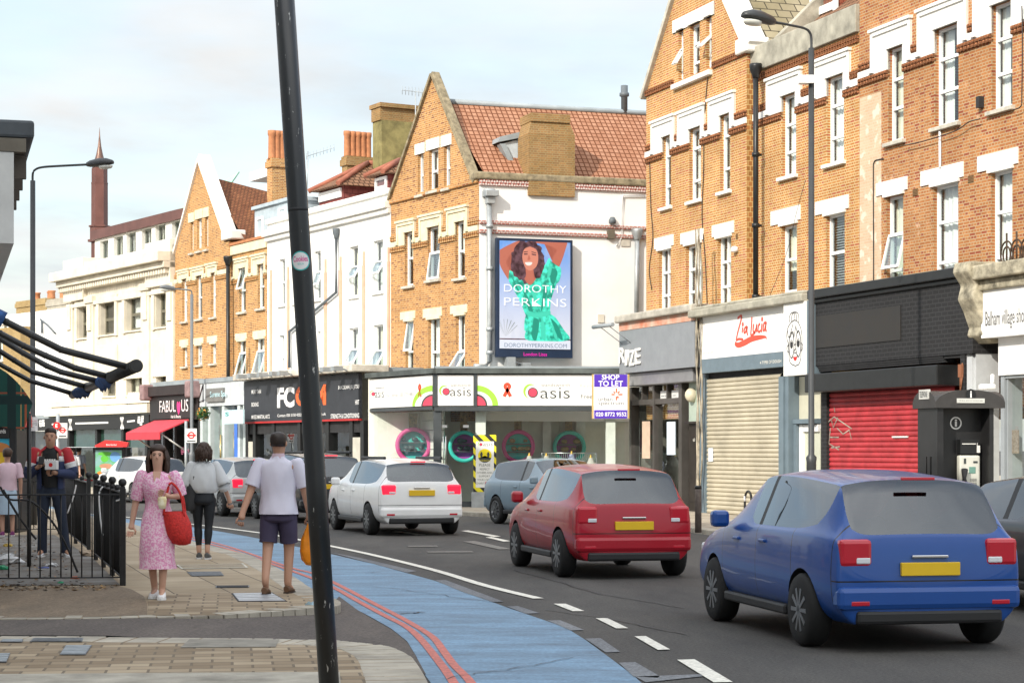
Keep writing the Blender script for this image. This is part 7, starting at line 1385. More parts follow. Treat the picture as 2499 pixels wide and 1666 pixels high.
# railings round the market pitch
IR = mat('railing_black', (.018, .018, .019), .45, vary=.3, vs=12)
def railing(label, p0, p1, h, z0=.1, pitch=.115, posts=2, balls=False, grp=True):
    p0, p1 = Vector((*p0, z0)), Vector((*p1, z0)); L = (p1-p0).length; d = (p1-p0)/L; t_ = thing('railing', label, 'railing', tuple((p0+p1)/2), 0, 'black iron railings round the market pitch'); n = int(L/pitch)
    ang = math.atan2(d.y, d.x); M_ = Matrix.Translation(p0) @ Matrix.Rotation(ang, 4, 'Z'); mb = MB(); mb.box(0, L, -.022, .022, h-.018, h, M=M_); obj('top_rail', mb, IR, t_); mb = MB(); mb.box(0, L, -.02, .02, .09, .105, M=M_); obj('bottom_rail', mb, IR, t_)
    mb = MB()
    for i in range(1, n): x = L*i/n; mb.tube([M_ @ Vector((x, 0, .105)), M_ @ Vector((x, 0, h-.018))], .0085, 6)
    obj('infill_grille', mb, IR, t_)
    for i in range(posts):
        x = L*i/(posts-1); mb = MB(); mb.box(x-.03, x+.03, -.03, .03, 0, h+.06, M=M_); mb.ball(M_ @ Vector((x, 0, h+.105)), .05, 8) if balls else None; obj('post', mb, IR, t_)
    if balls:
        mb = MB()
        for i in range(1, 2*posts-2): mb.ball(M_ @ Vector((L*i/(2*posts-2), 0, h+.03)), .04, 8)
        obj('finial', mb, IR, t_)
    return t_
P = lambda u, v: gr(u, v, .1).xy
c0 = Vector((-4.56, 23.35))
f1 = railing('front railing panel facing the camera across the market pitch', (-7.4, 23.0), (c0.x, c0.y), 1.075, posts=2)
railing('side railing running back from the corner post beside the woman in pink', (c0.x-.02, c0.y+.06), (-6.0, 28.7), 1.10, posts=4, balls=True)
railing('shorter side railing behind the standing man, nearer the road', (-6.42, 30.2), (-8.35, 37.2), 1.10, posts=3, balls=True)
railing('back railing across the far end of the market pitch', (-12, 36.9), (-8.5, 37.4), 1.0, posts=3)
bst = thing('bent_bar', 'bent black tubing and cable trailing through the front railing', 'tubing', (-5.5, 23.3, .1)); mb = MB()
for pts in (((0, 880), (60, 960), (200, 975), (330, 1100), (420, 1250), (495, 1425)), ((20, 900), (100, 1040), (170, 1140), (230, 1215))): mb.tube([Vector(p) for p in smoothpts([tuple(at(*r('R2', x, y), 23.6+.001*x)) for x, y in pts], 5)], .014, 6)
obj('tubing', mb, IR, bst)
for i, pts in enumerate((((655, 880), (632, 930), (640, 1080), (655, 1190)), ((485, 870), (470, 940), (430, 1050)), ((780, 935), (765, 960), (740, 972)))): t_ = thing('cable_tie', ('pale cable hanging down the side railing', 'white cable looped over the farther side railing', 'short white tie knotted on the corner post')[i], 'cable', tuple(at(*r('R2', *pts[0]), 26))); mb = MB(); mb.tube([Vector(p) for p in smoothpts([tuple(at(*r('R2', x, y), (26.2, 31, 23.7)[i])) for x, y in pts], 5)], .011, 6); obj('strand', mb, UPVC, t_)
# litter on the pitch and in the road
def scrap(label, z, x, y, rad, m, seed, cat='litter', flat_=.5, z0=.1, name='paper_scrap'):
    u, v = r(z, x, y); g_ = gr(u, v, z0); mb = MB(); mb.ball(g_+Vector((0, 0, rad*flat_*.8)), rad, 8, (1.3, 1, flat_)); rn = random.Random(seed)
    for vv in mb.bm.verts: vv.co += Vector((rn.uniform(-1, 1), rn.uniform(-1, 1), rn.uniform(-.6, .6)))*rad*.30; vv.co.z = max(vv.co.z, z0+.004)
    for f_ in mb.bm.faces: f_.smooth = False
    return tag(obj(name, mb, m), label, cat, None)
PW = mat('paper_white', (.74, .74, .74), .7); 
scrap('large crumpled white paper behind the front railing at the left edge', 'B3', 30, 395, .16, PW, 1); scrap('flattened white carrier scrap beside the crumpled paper', 'B3', 110, 388, .13, PW, 2, flat_=.2); scrap('green plastic scrap under the crumpled paper', 'B3', 15, 440, .07, mat('litter_green', (.03, .30, .14), .5), 3)
scrap('white paper cup lying near the middle of the pitch', 'B3', 400, 415, .06, PW, 4); scrap('blue wrapper beside the white paper cup', 'B3', 330, 428, .07, mat('litter_blue', (.10, .14, .38), .5), 5, flat_=.15); scrap('brown paper bag crumpled at the foot of the side railing', 'B3', 685, 335, .11, mat('brown_paper', (.42, .33, .24), .8), 6); scrap('orange crisp packet below the front railing', 'B3', 575, 510, .04, mat('litter_orange', (.6, .12, .03), .5), 7); scrap('tiny green bottle top below the front railing', 'B3', 465, 543, .03, mat('litter_green', (.03, .30, .14), .5), 8); scrap('yellow wrapper far back on the pitch', 'B3', 60, 262, .06, mat('litter_yellow', (.6, .42, .08), .5), 9)
rn = random.Random(11); mb = MB(); LV = [mat('leaf_brown', (.16, .09, .04), .8), mat('leaf_tan', (.32, .20, .09), .8), mat('debris_dark', (.05, .04, .03), .8)]
for i in range(900):
    y = rn.uniform(22.9, 36); x = rn.uniform(-.257*y, -4.9-.28*(y-23.3)); 
    if rn.random() < .4: y = rn.uniform(22.4, 23.4); x = rn.uniform(-6.5, -4.6)
    a = rn.uniform(0, 6.3); s_ = rn.uniform(.012, .04); c = Vector((x, y, .112)); u_ = Vector((math.cos(a), math.sin(a), rn.uniform(-.3, .3)))*s_; v_ = Vector((-math.sin(a), math.cos(a), rn.uniform(-.2, .5)))*s_*.5; mb.ngon([c-u_, c-v_, c+u_, c+v_], rn.choice((0, 0, 1, 2)))
tag(obj('leaf_litter', mb, LV), kind='stuff'); flat('market_pitch', [(-4.62, 23.45), (-6.1, 29), (-8.5, 37), (-13, 36.5), (-8, 22.9)], .106, mat('dirty_slabs', (.17, .165, .155), .8, vary=.5, vs=1.6, dirt=(.085, .065, .045), bump=.4, bs=30))
fm_ = gr(756, 1496, .02); fmk = thing('face_mask', 'pale blue disposable face mask lying in the side road gutter', 'face mask', tuple(fm_)); mb = MB()
mb.loft([[fm_+Vector((.012*i-.10+.03*j, .03*math.sin(i*.4), .02+.035*j+.012*math.sin(i*.9+j))) for j in range(4)] for i in range(16)], cap=False, closed=False); obj('pleated_cloth', mb, mat('mask_blue', (.45, .62, .72), .7), fmk)
mb = MB(); mb.loft([[fm_+Vector((.012*i-.095, .03*math.sin(i*.4)-.002, .017+.02*j)) for j in range(2)] for i in range(16)], cap=False, closed=False); obj('white_edge', mb, PW, fmk)
# ------------------------------------------------------------------ signs on the near side
rs = thing('traffic_sign', 'white red route no stopping plate with a round blue clearway symbol', 'road sign', (-10.1, 41.8, 0)); fz = Fac(-10.1, 41.85, 1, 0); q = fz.rect('R2', 147, 437, 241, 525)
part(rs, 'plate', mat('sign_plate', (.78, .78, .80), .4, vary=.03), fz, (q[0], q[1], q[2], q[3], 0, .02)); H_ = q[3]-q[2]; W_ = q[1]-q[0]; part(rs, 'border', INKB, fz, (q[0]+.01, q[1]-.01, q[2]+H_*.555, q[2]+H_*.575, .02, .022))
c = (q[0]+W_*.23, q[2]+H_*.79); mb = MB(); poly(mb, fz, arc(*c, .1, .1, 0, 350, 20), .023); obj('red_ring', mb, RED, rs); mb = MB(); poly(mb, fz, arc(*c, .078, .078, 0, 350, 20), .025); obj('blue_disc', mb, mat('sign_blue', (.10, .12, .50), .4), rs); mb = MB(); [stroke(mb, fz, [(c[0]-.055, c[1]-.055*s_), (c[0]+.055, c[1]+.055*s_)], .024, .027) for s_ in (1, -1)]; obj('cross', mb, RED, rs)
for tx, a, b_, z0, z1, mm in (('RED', .46, .72, .80, .92, mat('faded_red_text', (.55, .2, .22), .5)), ('ROUTE', .46, .95, .64, .76, mat('faded_red_text', (.55, .2, .22), .5)), ('No stopping', .05, .95, .40, .52, INKB), ('Mon - Sat', .05, .8, .22, .33, INKB), ('7am - 7pm', .05, .8, .05, .16, INKB)): write(rs, fz, tx, q[0]+W_*a, q[0]+W_*b_, q[2]+H_*z0, q[2]+H_*z1, .024, mm)
def busstop(label, Y, zk, x0, y0, x1, y1, px_, flag):
    f_ = Fac((r(zk, x0, 0)[0]-U0)/F*Y, Y, 1, 0); q = f_.rect(zk, x0, y0, x1, y1); t_ = thing('bus_stop', label, 'bus stop', f_.w(q[0], 0)); W_ = q[1]-q[0]; H_ = q[3]-q[2]; a = f_.z(zk, px_, y0)[0]
    part(t_, 'plate', mat('stop_white', (.78, .77, .76), .4), f_, (q[0], q[1], q[2], q[3], -.03, .03)); mb = MB(); mb.tube([f_.w(a, .1, -.06), f_.w(a, q[3]+.25, -.06)], .05, 8); obj('post', mb, GALV, t_)
    c = ((q[0]+q[1])/2, q[2]+H_*.52); mb = MB(); ring_seg(mb, f_, c, W_*.27, W_*.27, W_*.12, 0, 360, .035); stroke(mb, f_, [(c[0]-W_*.42, c[1]), (c[0]+W_*.42, c[1])], W_*.15, .037); obj('roundel', mb, RED, t_)
    part(t_, 'caption', INKB, f_, (q[0]+W_*.1, q[1]-W_*.1, q[2]+H_*.08, q[2]+H_*.16, .03, .034))
    if flag: k = f_.z(zk, *flag); mb = MB(); mb.lathe(f_.w(k[0], k[1], .05), [(.10, -.03), (.10, .03)], 20, axis='y'); obj('red_disc', mb, RED, t_); write(t_, f_, 'E', k[0]-.03, k[0]+.03, k[1]-.048, k[1]+.048, .086, WL_, .03)
busstop('bus stop flag with a red letter disc behind the standing man', 54, 'R2', 372, 475, 430, 570, 366, (365, 492)); busstop('bus stop flag seen through the salon window beside the slim lamp', 67, 'R2', 1186, 510, 1255, 600, 1184, None)
# bus shelter
Y = 66; fz = Fac(at(168, 0, Y).x, Y, 1, 0); bs = thing('bus_shelter', 'bus shelter with a red roof edge and a bright food advertisement', 'bus shelter', fz.w(1, 0)); q = fz.rect('R2', 440, 608, 826, 628); ad = fz.rect('R2', 612, 640, 780, 860)
part(bs, 'roof', GALV, fz, (q[0], q[1]-.2, q[2]-.02, q[3]-.1, -1.3, .3), bevel=.03); mb = MB(); slab(mb, fz, [(fz.z('R2', 625, 620)[0], q[2]), (q[1], q[2]), (q[1]+.05, q[2]+.15), (q[1]-.3, q[3]+.1), (fz.z('R2', 690, 605)[0], q[3]+.12), (fz.z('R2', 625, 620)[0], q[3]-.05)], .2, .5); obj('roof_edge', mb, RED, bs)
k = fz.rect('R2', 697, 608, 762, 619); write(bs, fz, 'Balham New Road', k[0], k[1], k[2], k[3], .503, WL_)
part(bs, 'post', BLACKM, fz, *[(fz.z('R2', x, 700)[0]-.06, fz.z('R2', x, 700)[0]+.06, .1, q[2], -.1, .05) for x in (452, 606, 795)]); part(bs, 'advert_case', BLACK, fz, (ad[0]-.06, ad[1]+.06, ad[2]-.3, ad[3]+.1, -.2, .08)); W_ = ad[1]-ad[0]; H_ = ad[3]-ad[2]
part(bs, 'advert', mat('advert_green', (.05, .24, .06), .3, vary=1, vs=3.5, dirt=(.30, .40, .55)), fz, (ad[0], ad[1], ad[2]+.02, ad[3]-.04, .08, .09)); mb = MB(); rn = random.Random(2); AM = [mat('ad_%s' % n_, c_, .4) for n_, c_ in (('red', (.55, .08, .04)), ('orange', (.65, .25, .03)), ('cream', (.7, .65, .5)), ('skin', (.5, .25, .15)), ('bright_green', (.12, .50, .05)), ('blue', (.15, .35, .65)))]
for i, (x, z, w_, h_, mi) in enumerate(((.1, .8, .55, .12, 4), (.2, .62, .30, .2, 4), (.55, .62, .4, .3, 5), (.15, .42, .5, .16, 3), (.05, .2, .28, .16, 1), (.3, .14, .3, .16, 0), (.55, .25, .35, .28, 2), (.7, .1, .25, .2, 1))): poly(mb, fz, arc(ad[0]+W_*(x+w_/2), ad[2]+H_*(z+h_/2), W_*w_/2, H_*h_/2, 0, 345, 14), .093+i*.001, mi)
obj('advert_picture', mb, AM, bs); k = fz.rect('R2', 652, 838, 734, 864); write(bs, fz, 'CLEARLY', k[0], k[1], k[2], k[3], .13, WL_, .02)
mb = MB(); mb.fb(fz, q[0]+.1, ad[0]-.1, .4, q[2]-.1, -1.2, -1.19); obj('glass_wall', mb, SHOPG, bs); part(bs, 'bench', RED, fz, (q[0]+.3, ad[0]-.3, .62, .68, -1.1, -.8))
# red telephone and information kiosk at the left edge
Y = 38; fz = Fac(at(0, 0, Y).x, Y, 1, 0); rk = thing('advert_kiosk', 'red domed street kiosk with a cyan advertisement cut by the left edge', 'kiosk', fz.w(0, 0)); q = fz.rect('R2', -150, 540, 105, 1120); zt = fz.z('R2', 0, 500)[1]
part(rk, 'frame', mat('kiosk_black', (.02, .02, .022), .4), fz, (q[0], q[0]+.14, .1, zt, -1.0, .0), (q[1]-.14, q[1]-.0, .1, zt, -1.0, 0), (q[0]+.14, q[1]-.14, .1, .45, -1, 0), (q[0]+.14, q[1]-.14, zt-.22, zt, -1, 0), bevel=.02)
mb = MB(); mb.prism([fz.w(s_, z_, .05) for s_, z_ in [(q[0]-.05, zt+.002), (q[1]+.05, zt+.002)]+[((q[0]+q[1])/2+(q[1]-q[0]+.1)/2*math.cos(R(a)), zt+.12+.42*math.sin(R(a))) for a in range(8, 176, 8)]], (0, 1.1, 0)); obj('domed_roof', mb, RED, rk)
part(rk, 'advert', mat('cyan_advert', (.05, .42, .60), .3, vary=.15), fz, (q[0]+.141, q[1]-.141, .451, zt-.222, -.2, -.05)); c = fz.z('R2', 0, 720, -.05); mb = MB(); slab(mb, fz, [(c[0]-.35, c[1]+.25), (c[0]+.18, c[1]+.25), (c[0]+.08, c[1]-.35), (c[0]-.25, c[1]-.35)], -.05, -.04); obj('advert_cup', mb, mat('ad_yellow', (.70, .45, .03), .4), rk); mb = MB(); poly(mb, fz, arc(c[0]-.08, c[1]+.27, .27, .1, 0, 340, 16), -.036); obj('advert_cup_lid', mb, mat('ad_orange_lid', (.5, .2, .06), .4), rk)
k = fz.rect('R2', -45, 522, 37, 540); write(rk, fz, 'rewards', k[0], k[1], k[2], k[3]+.03, .006, WL_, .01)
# ------------------------------------------------------------------ far pavement furniture
Y = 30.5; u0 = at(*r('A6', 1205, 955), Y); kd = Vector((.973, .23)).normalized(); fk = Fac(u0.x, u0.y, kd.x, kd.y); fk.n = Vector((.23, -.973)).normalized(); fl_ = Fac(u0.x, u0.y, -.17*-1, .985); fl_.d = Vector((.23, -.973)).normalized(); fl_.n = Vector((-.973, -.23)).normalized()
kt = thing('phone_kiosk', 'black open fronted telephone kiosk with a domed roof in front of the red shutter', 'telephone kiosk', (u0.x+.4, u0.y+.4, .1)); Wk = fk.z('A6', 1690, 1100)[0]+.02; Dk = .70; zr = fk.z('A6', 1205, 960)[1]; zt = fk.z('A6', 1520, 788)[1]; ov = .06; KB = mat('kiosk_black_paint', (.022, .022, .023), .35, vary=.2)
C0, C1 = -ov, fk.z('A6', 1836, 950)[0]; mb = MB(); mb.fb(fk, -ov, C1, zr, zr+.09, -Dk-ov, ov); n = 16; 
D0, D1 = -Dk-ov, ov; hh = zt-zr-.09; arc_ = lambda t: max(0, 1-abs(2*t-1)**2.3)**.62
G_ = [[mb.v(fk.w(C0+(C1-C0)*i/n, zr+.09+hh*max(arc_(i/n), arc_(j/n)*.94), D0+(D1-D0)*j/n)) for j in range(n+1)] for i in range(n+1)]
for i in range(n):
    for j in range(n): mb.bm.faces.new((G_[i][j], G_[i+1][j], G_[i+1][j+1], G_[i][j+1])).smooth = True
for s_ in (0, n): mb.ngon([v.co for v in G_[s_]]); mb.ngon([G_[i][s_].co for i in range(n+1)])
obj('domed_roof', mb, mat('kiosk_roof', (.05, .047, .045), .5, vary=.25), kt)
for f_, a, b_, x0, x1 in ((fk, .09, .0, 1390, 1655), ): 
    s0, z0 = f_.z('A6', 1390, 912, ov); s1, z1 = f_.z('A6', 1655, 870, ov); part(kt, 'name_plate', mat('opal_plate', (.62, .62, .58), .4), f_, (s0, s1, z0, z1, ov-.05, ov+.012)); write(kt, f_, 'TELEPHONE', s0+.03, s1-.03, z0+.03, z1-.03, ov+.016, INKB); c = f_.z('A6', 1523, 832, ov); mb = MB(); poly(mb, f_, arc(*c, .085, .085, 0, 350, 20), ov+.01); obj('info_disc', mb, BLACK, kt); write(kt, f_, 'i', c[0]-.014, c[0]+.014, c[1]-.05, c[1]+.055, ov+.014, WL_, .02)
part(kt, 'name_plate', mat('opal_plate', (.62, .62, .58), .4), fl_, (-Dk*.72, -.16, zr+.14, zr+.29, ov-.02, ov+.012)); write(kt, fl_, 'TELEPHONE', -Dk*.68, -.2, zr+.17, zr+.26, ov+.016, INKB)
part(kt, 'corner_post', KB, fk, (0, .10, .1, zr, -.1, 0), (Wk, Wk+.1, .1, zr, -Dk, -Dk+.1), (0, .1, .1, zr, -Dk, -Dk+.1)); part(kt, 'back_panel', KB, fk, (.1, Wk+.1, .1, zr, -.40, -.35)); part(kt, 'side_wall', KB, fk, (Wk+.03, Wk+.1, .1, zr, -Dk, -.05)); part(kt, 'side_panel', KB, fl_, (-Dk+.1, -.1, zr-.75, zr, -.05, 0), (-Dk+.1, -.1, .1, .5, -.05, 0), (-Dk+.1, -Dk+.3, .5, zr-.75, -.05, 0), (-Dk+.34, -Dk+.44, .5, zr-.75, -.05, 0), (-.2, -.1, .5, zr-.75, -.05, 0), (-Dk+.44, -.2, zr-1.22, zr-1.18, -.05, 0), (-Dk+.44, -.2, zr-1.7, zr-1.66, -.05, 0)); part(kt, 'side_glass', GLASS, fl_, (-Dk+.3, -.1, .5, zr-.75, -.03, -.024))
ob = -.345; c = fk.z('A6', 1381, 1105, ob); mb = MB(); rr_ = 54/3.919/F*31; ring_seg(mb, fk, c, rr_, rr_, .022, 0, 360, ob+.004); obj('info_ring', mb, WL_, kt); write(kt, fk, 'i', c[0]-.02, c[0]+.02, c[1]-.055, c[1]+.06, ob+.006, WL_, .03)
q = fk.rect('A6', 1425, 1262, 1605, 1400, ob+.12); part(kt, 'notice_case', BLACK, fk, (q[0], q[1], q[2], q[3], ob, ob+.12)); part(kt, 'notice', WHITE, fk, (q[0]+.03, q[0]+.26, q[2]+.15, q[3]-.06, ob+.12, ob+.125), (q[0]+.28, q[1]-.03, q[2]+.17, q[3]-.16, ob+.12, ob+.125), (q[0]+.33, q[1]-.04, q[2]+.02, q[2]+.13, ob+.12, ob+.125))
q2 = fk.rect('A6', 1418, 1412, 1618, 1780, ob+.12); ph = part(kt, 'payphone', mat('payphone_cream', (.62, .62, .55), .4, vary=.06), fk, (q2[0], q2[1], q2[2]-.05, q2[3], ob, ob+.12), bevel=.03); W_ = q2[1]-q2[0]; z1 = q2[3]; part(ph, 'keypad', mat('key_grey', (.35, .35, .32), .5), fk, *[(q2[0]+W_*(.5+.11*i), q2[0]+W_*(.58+.11*i), z1-.40-.06*j, z1-.36-.06*j, ob+.12, ob+.13) for i in range(3) for j in range(4)]); part(ph, 'display', mat('lcd_green', (.15, .30, .25), .3), fk, (q2[0]+W_*.45, q2[0]+W_*.75, z1-.28, z1-.18, ob+.12, ob+.128)); part(ph, 'coin_slot', INKB, fk, (q2[0]+W_*.2, q2[0]+W_*.3, z1-.13, z1-.05, ob+.12, ob+.128), (q2[0]+W_*.65, q2[0]+W_*.85, z1-.12, z1-.09, ob+.12, ob+.128))
mb = MB(); a = q2[0]+W_*.17; mb.tube([fk.w(a, z1-.22, ob+.17), fk.w(a-.03, z1-.36, ob+.22), fk.w(a, z1-.50, ob+.17)], [.055, .03, .06], 8); mb.tube([Vector(p) for p in smoothpts([tuple(fk.w(a+d, z1-e, ob+.19)) for d, e in ((0, .5), (-.12, .7), (-.1, .95), (.1, 1.02), (.17, .9), (.12, .72))], 5)], .012, 5); obj('handset', mb, BLACKM, ph)
bo = gr(1704, 1299, .1); bd = thing('bollard', 'slim dark bollard with worn bands at the far kerb', 'bollard', tuple(bo)); mb = MB(); mb.lathe(bo, [(.065, 0), (.06, .80), (.06, .84)], 12); obj('post', mb, mat('worn_bollard', (.07, .055, .05), .7, vary=.8, vs=12, dirt=(.2, .17, .15)), bd); mb = MB(); mb.lathe(bo, [(.068, .84), (.068, .88), (.05, .9)], 12); obj('cap', mb, BLACK, bd)
ck0 = gr(1640+620/3.485, 1272, .1); ck1 = gr(1640+782/3.485, 1273, .1); cr_ = thing('cycle_stand', 'double hooped black cycle stand in front of the beige shutter', 'cycle stand', tuple((ck0+ck1)/2)); hz = at(0, 1198, ck0.y).z
def cp(t, z): p = ck0.lerp(ck1, t); return (p.x, p.y, z)
mb = MB(); mb.tube([Vector(p) for p in smoothpts([cp(0, .1), cp(0, hz-.2), cp(.06, hz-.05), cp(.18, hz), cp(.3, hz-.06), cp(.36, hz-.25), cp(.40, .40), cp(.5, .28), cp(.60, .40), cp(.64, hz-.25), cp(.7, hz-.06), cp(.82, hz), cp(.94, hz-.05), cp(1, hz-.2), cp(1, .1)], 5)], .026, 8); obj('hoop', mb, IR, cr_); mb = MB(); [mb.tube([Vector(cp(t, .55)), Vector(cp(t, .66))], .028, 8) for t in (0, 1)]; obj('reflective_band', mb, mat('reflect_white', (.75, .76, .78), .3), cr_)
# ------------------------------------------------------------------ vehicles
RUB = mat('tyre_rubber', (.018, .018, .018), .8, vary=.2); RIM = mat('alloy', (.30, .31, .32), .35, metal=.8, vary=.1); TRIM = mat('car_black_trim', (.02, .02, .021), .5, vary=.1)
TL = mat('tail_lamp', (.50, .012, .03), .2, vary=.05, coat=.5); TLE = mat('brake_lamp_lit', (.85, .015, .05), .3, vary=0, emit=.55); PLT = mat('plate_yellow', (.78, .50, .02), .4, vary=.05); HL = mat('head_lamp', (.7, .72, .75), .1, vary=.05); CHR = mat('chrome', (.75, .75, .76), .12, metal=1, vary=.02)
AMB = mat('amber_lamp', (.75, .25, .01), .3)
def panel_gaps(m, L):      # shut lines of the doors and tailgate
    t = m.node_tree; b = t.nodes['Principled BSDF']
    if any(n.label == 'gap' for n in t.nodes): return
    g = nd(t, 'ShaderNodeTexCoord'); sp = nd(t, 'ShaderNodeSeparateXYZ'); t.links.new(g.outputs['Object'], sp.inputs[0]); cur = None
    def M(op, a, v): n = nd(t, 'ShaderNodeMath', operation=op); n.label = 'gap'; t.links.new(a, n.inputs[0]); (t.links.new(v, n.inputs[1]) if not isinstance(v, float) else setattr(n.inputs[1], 'default_value', v)); return n.outputs[0]
    for ax, v in ((1, .235*L), (1, -.022*L), (1, -.255*L), (1, -.468*L)):
        k = M('LESS_THAN', M('ABSOLUTE', M('SUBTRACT', sp.outputs[ax], v), 0.0), .006); cur = k if cur is None else M('MAXIMUM', cur, k)
    k = M('MULTIPLY', M('LESS_THAN', M('ABSOLUTE', M('SUBTRACT', sp.outputs[2], .60), 0.0), .006), M('LESS_THAN', sp.outputs[1], -.47*L)); cur = M('MAXIMUM', cur, k); cur = M('MULTIPLY', cur, M('GREATER_THAN', sp.outputs[2], .38))
    x = nd(t, 'ShaderNodeMix', data_type='RGBA'); l = b.inputs['Base Color'].links[0]; t.links.new(cur, x.inputs[0]); t.links.new(l.from_socket, x.inputs[6]); x.inputs[7].default_value = (.004, .004, .004, 1); t.links.new(x.outputs[2], b.inputs['Base Color'])
def car(label, loc, rz, col, L=4.0, W=1.76, H=1.47, kind='hatch', brake=False, cat='car', rear=True, name='car', roofm=None):
    t = thing(name, label, cat, loc, rz, None); G0 = .0
    paint = mat('car_paint_%02d' % len(_mc), col, .28, vary=.03, coat=.35, spec=.4); panel_gaps(paint, L); w = W/2; bz = .92*H/1.47+.02
    ST = {'hatch': [(-.5, .62, 0), (-.493, .90, 0), (-.487, .985, 0), (-.40, H-.07, 1), (-.14, H, 1), (-.03, H-.004, 1), (-.012, H-.006, 1), (.06, H-.03, 1), (.25, 1.0, 0), (.44, .84, 0), (.49, .66, 0), (.5, .56, 0)],
          'suv': [(-.5, .66, 0), (-.495, .98, 0), (-.488, 1.06, 0), (-.43, H-.08, 1), (-.15, H, 1), (-.03, H-.004, 1), (-.012, H-.006, 1), (.08, H-.04, 1), (.24, 1.08, 0), (.44, .98, 0), (.49, .75, 0), (.5, .6, 0)],
          'saloon': [(-.5, .66, 0), (-.49, .90, 0), (-.36, .98, 0), (-.20, H-.07, 1), (-.03, H, 1), (-.012, H, 1), (.08, H-.02, 1), (.24, .97, 0), (.43, .82, 0), (.49, .66, 0), (.5, .56, 0)]}[kind]
    n = len(ST); bm = bmesh.new(); gridv = []
    for i, (f_, zt, rf) in enumerate(ST):
        y = f_*L; tp = 1-.10*abs(f_*2)**5-(.05 if i in (0, n-1) else 0); ww = w*tp; zb = .24+(.10 if i in (0, n-1) else 0); bel = min(bz, zt-.04); wt = ww*.72 if rf else ww*.86
        sh = [(0, zb), (ww*.80, zb), (ww*.97, zb+.10), (ww, (zb+bel)/2+.03), (ww*.975, bel), (ww*.93, bel+.025 if rf else max(bel+.01, zt-.03)), (wt, zt-.055 if rf else zt-.015), (wt*.62, zt-.008), (0, zt)]
        gridv.append(([bm.verts.new((x, y, z)) for x, z in sh], [None]*9)); gridv[-1][1][:] = [v if k in (0, 8) else bm.verts.new((-sh[k][0], y, sh[k][1])) for k, v in enumerate(gridv[-1][0])]
    for i in range(n-1):
        for sd in (0, 1):
            A, B = gridv[i][sd], gridv[i+1][sd]
            for j in range(8):
                f_ = bm.faces.new((A[j], A[j+1], B[j+1], B[j])); a, b = ST[i][2], ST[i+1][2]
                if j == 5 and a and b: f_.material_index = 4 if abs(ST[i][0]+.03) < .001 else 1
                elif a != b and j in (6, 7): f_.material_index = 2 if b else 3
                elif j == 0: f_.material_index = 4
                elif roofm and a and b and j in (6, 7): f_.material_index = 5
    for e_, i in ((0, 0), (1, n-1)):
        a, b = gridv[i]; bm.faces.new(a[:]+b[7:0:-1])
    bmesh.ops.recalc_face_normals(bm, faces=bm.faces[:]); cl = bm.edges.layers.float.get('crease_edge') or bm.edges.layers.float.new('crease_edge')
    for e in bm.edges:
        ms = {f.material_index for f in e.link_faces}
        if len(ms) > 1: e[cl] = .75
    me = bpy.data.meshes.new('cage'); bm.to_mesh(me); bm.free(); o = bpy.data.objects.new('cage', me); C.objects.link(o); md = o.modifiers.new('s', 'SUBSURF'); md.levels = 3
    m2 = bpy.data.meshes.new_from_object(o.evaluated_get(bpy.context.evaluated_depsgraph_get())); bpy.data.objects.remove(o)
    cb_ = MB()
    for sx in (-1, 1):
        for fy in (-.315, .315): cb_.lathe(Vector((sx*w*.9, fy*L, .315)), [(.36, -.30), (.36, .30)], 28, axis='x', mi=4)
    cm = cb_.mesh('cut'); co = bpy.data.objects.new('cut', cm); C.objects.link(co); bo_ = bpy.data.objects.new('b', m2); C.objects.link(bo_); md = bo_.modifiers.new('b', 'BOOLEAN'); md.operation = 'DIFFERENCE'; md.object = co; md.solver = 'EXACT'; md.material_mode = 'INDEX'
    for k in range(6): cm.materials.append(TRIM); m2.materials.append(TRIM)
    m3 = bpy.data.meshes.new_from_object(bo_.evaluated_get(bpy.context.evaluated_depsgraph_get())); bpy.data.objects.remove(co); bpy.data.objects.remove(bo_); m2 = m3
    b2 = bmesh.new(); b2.from_mesh(m2)
    for mi, nm, mm in ((0, 'body', paint), (-1, 'side_window', CARG), (1, 'side_window', CARG), (2, 'rear_window', CARG), (3, 'windscreen', CARG), (4, 'underbody', TRIM), (5, 'roof', roofm)):
        b3 = b2.copy(); bmesh.ops.delete(b3, geom=[f for f in b3.faces if f.material_index != abs(mi) or (abs(mi) == 1 and f.calc_center_median().x*mi < 0)], context='FACES')
        if b3.faces:
            for f in b3.faces: f.material_index = 0; f.smooth = True
            x = bpy.data.meshes.new(nm); b3.to_mesh(x); ob = link(nm, x, mm); ob.parent = t
        b3.free()
    b2.free()
    def P(nm, m, *bx, par=None, bev=.02):
        mb = MB(); [mb.box(*q) for q in bx]; ob = obj(nm, mb, m, None, bevel=bev); ob.parent = par or t; return ob
    for sx in (-1, 1):      # B pillars, mirrors, lamps
        P('door_mirror', paint, (*sorted((sx*w*.98, sx*w*1.17)), .17*L, .205*L, bz-.02, bz+.14), bev=.04)
        P('tail_light', TLE if brake else TL, (*sorted((sx*w*.56, sx*w*.875)), -L*.499, -L*.455, (.72 if kind == 'hatch' else .80), (.95 if kind == 'hatch' else 1.0)), bev=.035)
        P('reverse_lamp', HL, (*sorted((sx*w*.58, sx*w*.72)), -L*.5, -L*.47, (.745 if kind == 'hatch' else .825), (.80 if kind == 'hatch' else .87)), bev=.012); P('reflector', TL, (*sorted((sx*w*.6, sx*w*.78)), -L*.5-.028, -L*.47, .40, .44), bev=.008)
        P('headlight', HL, (*sorted((sx*w*.56, sx*w*.87)), L*.44, L*.496, .62, .75), bev=.03)
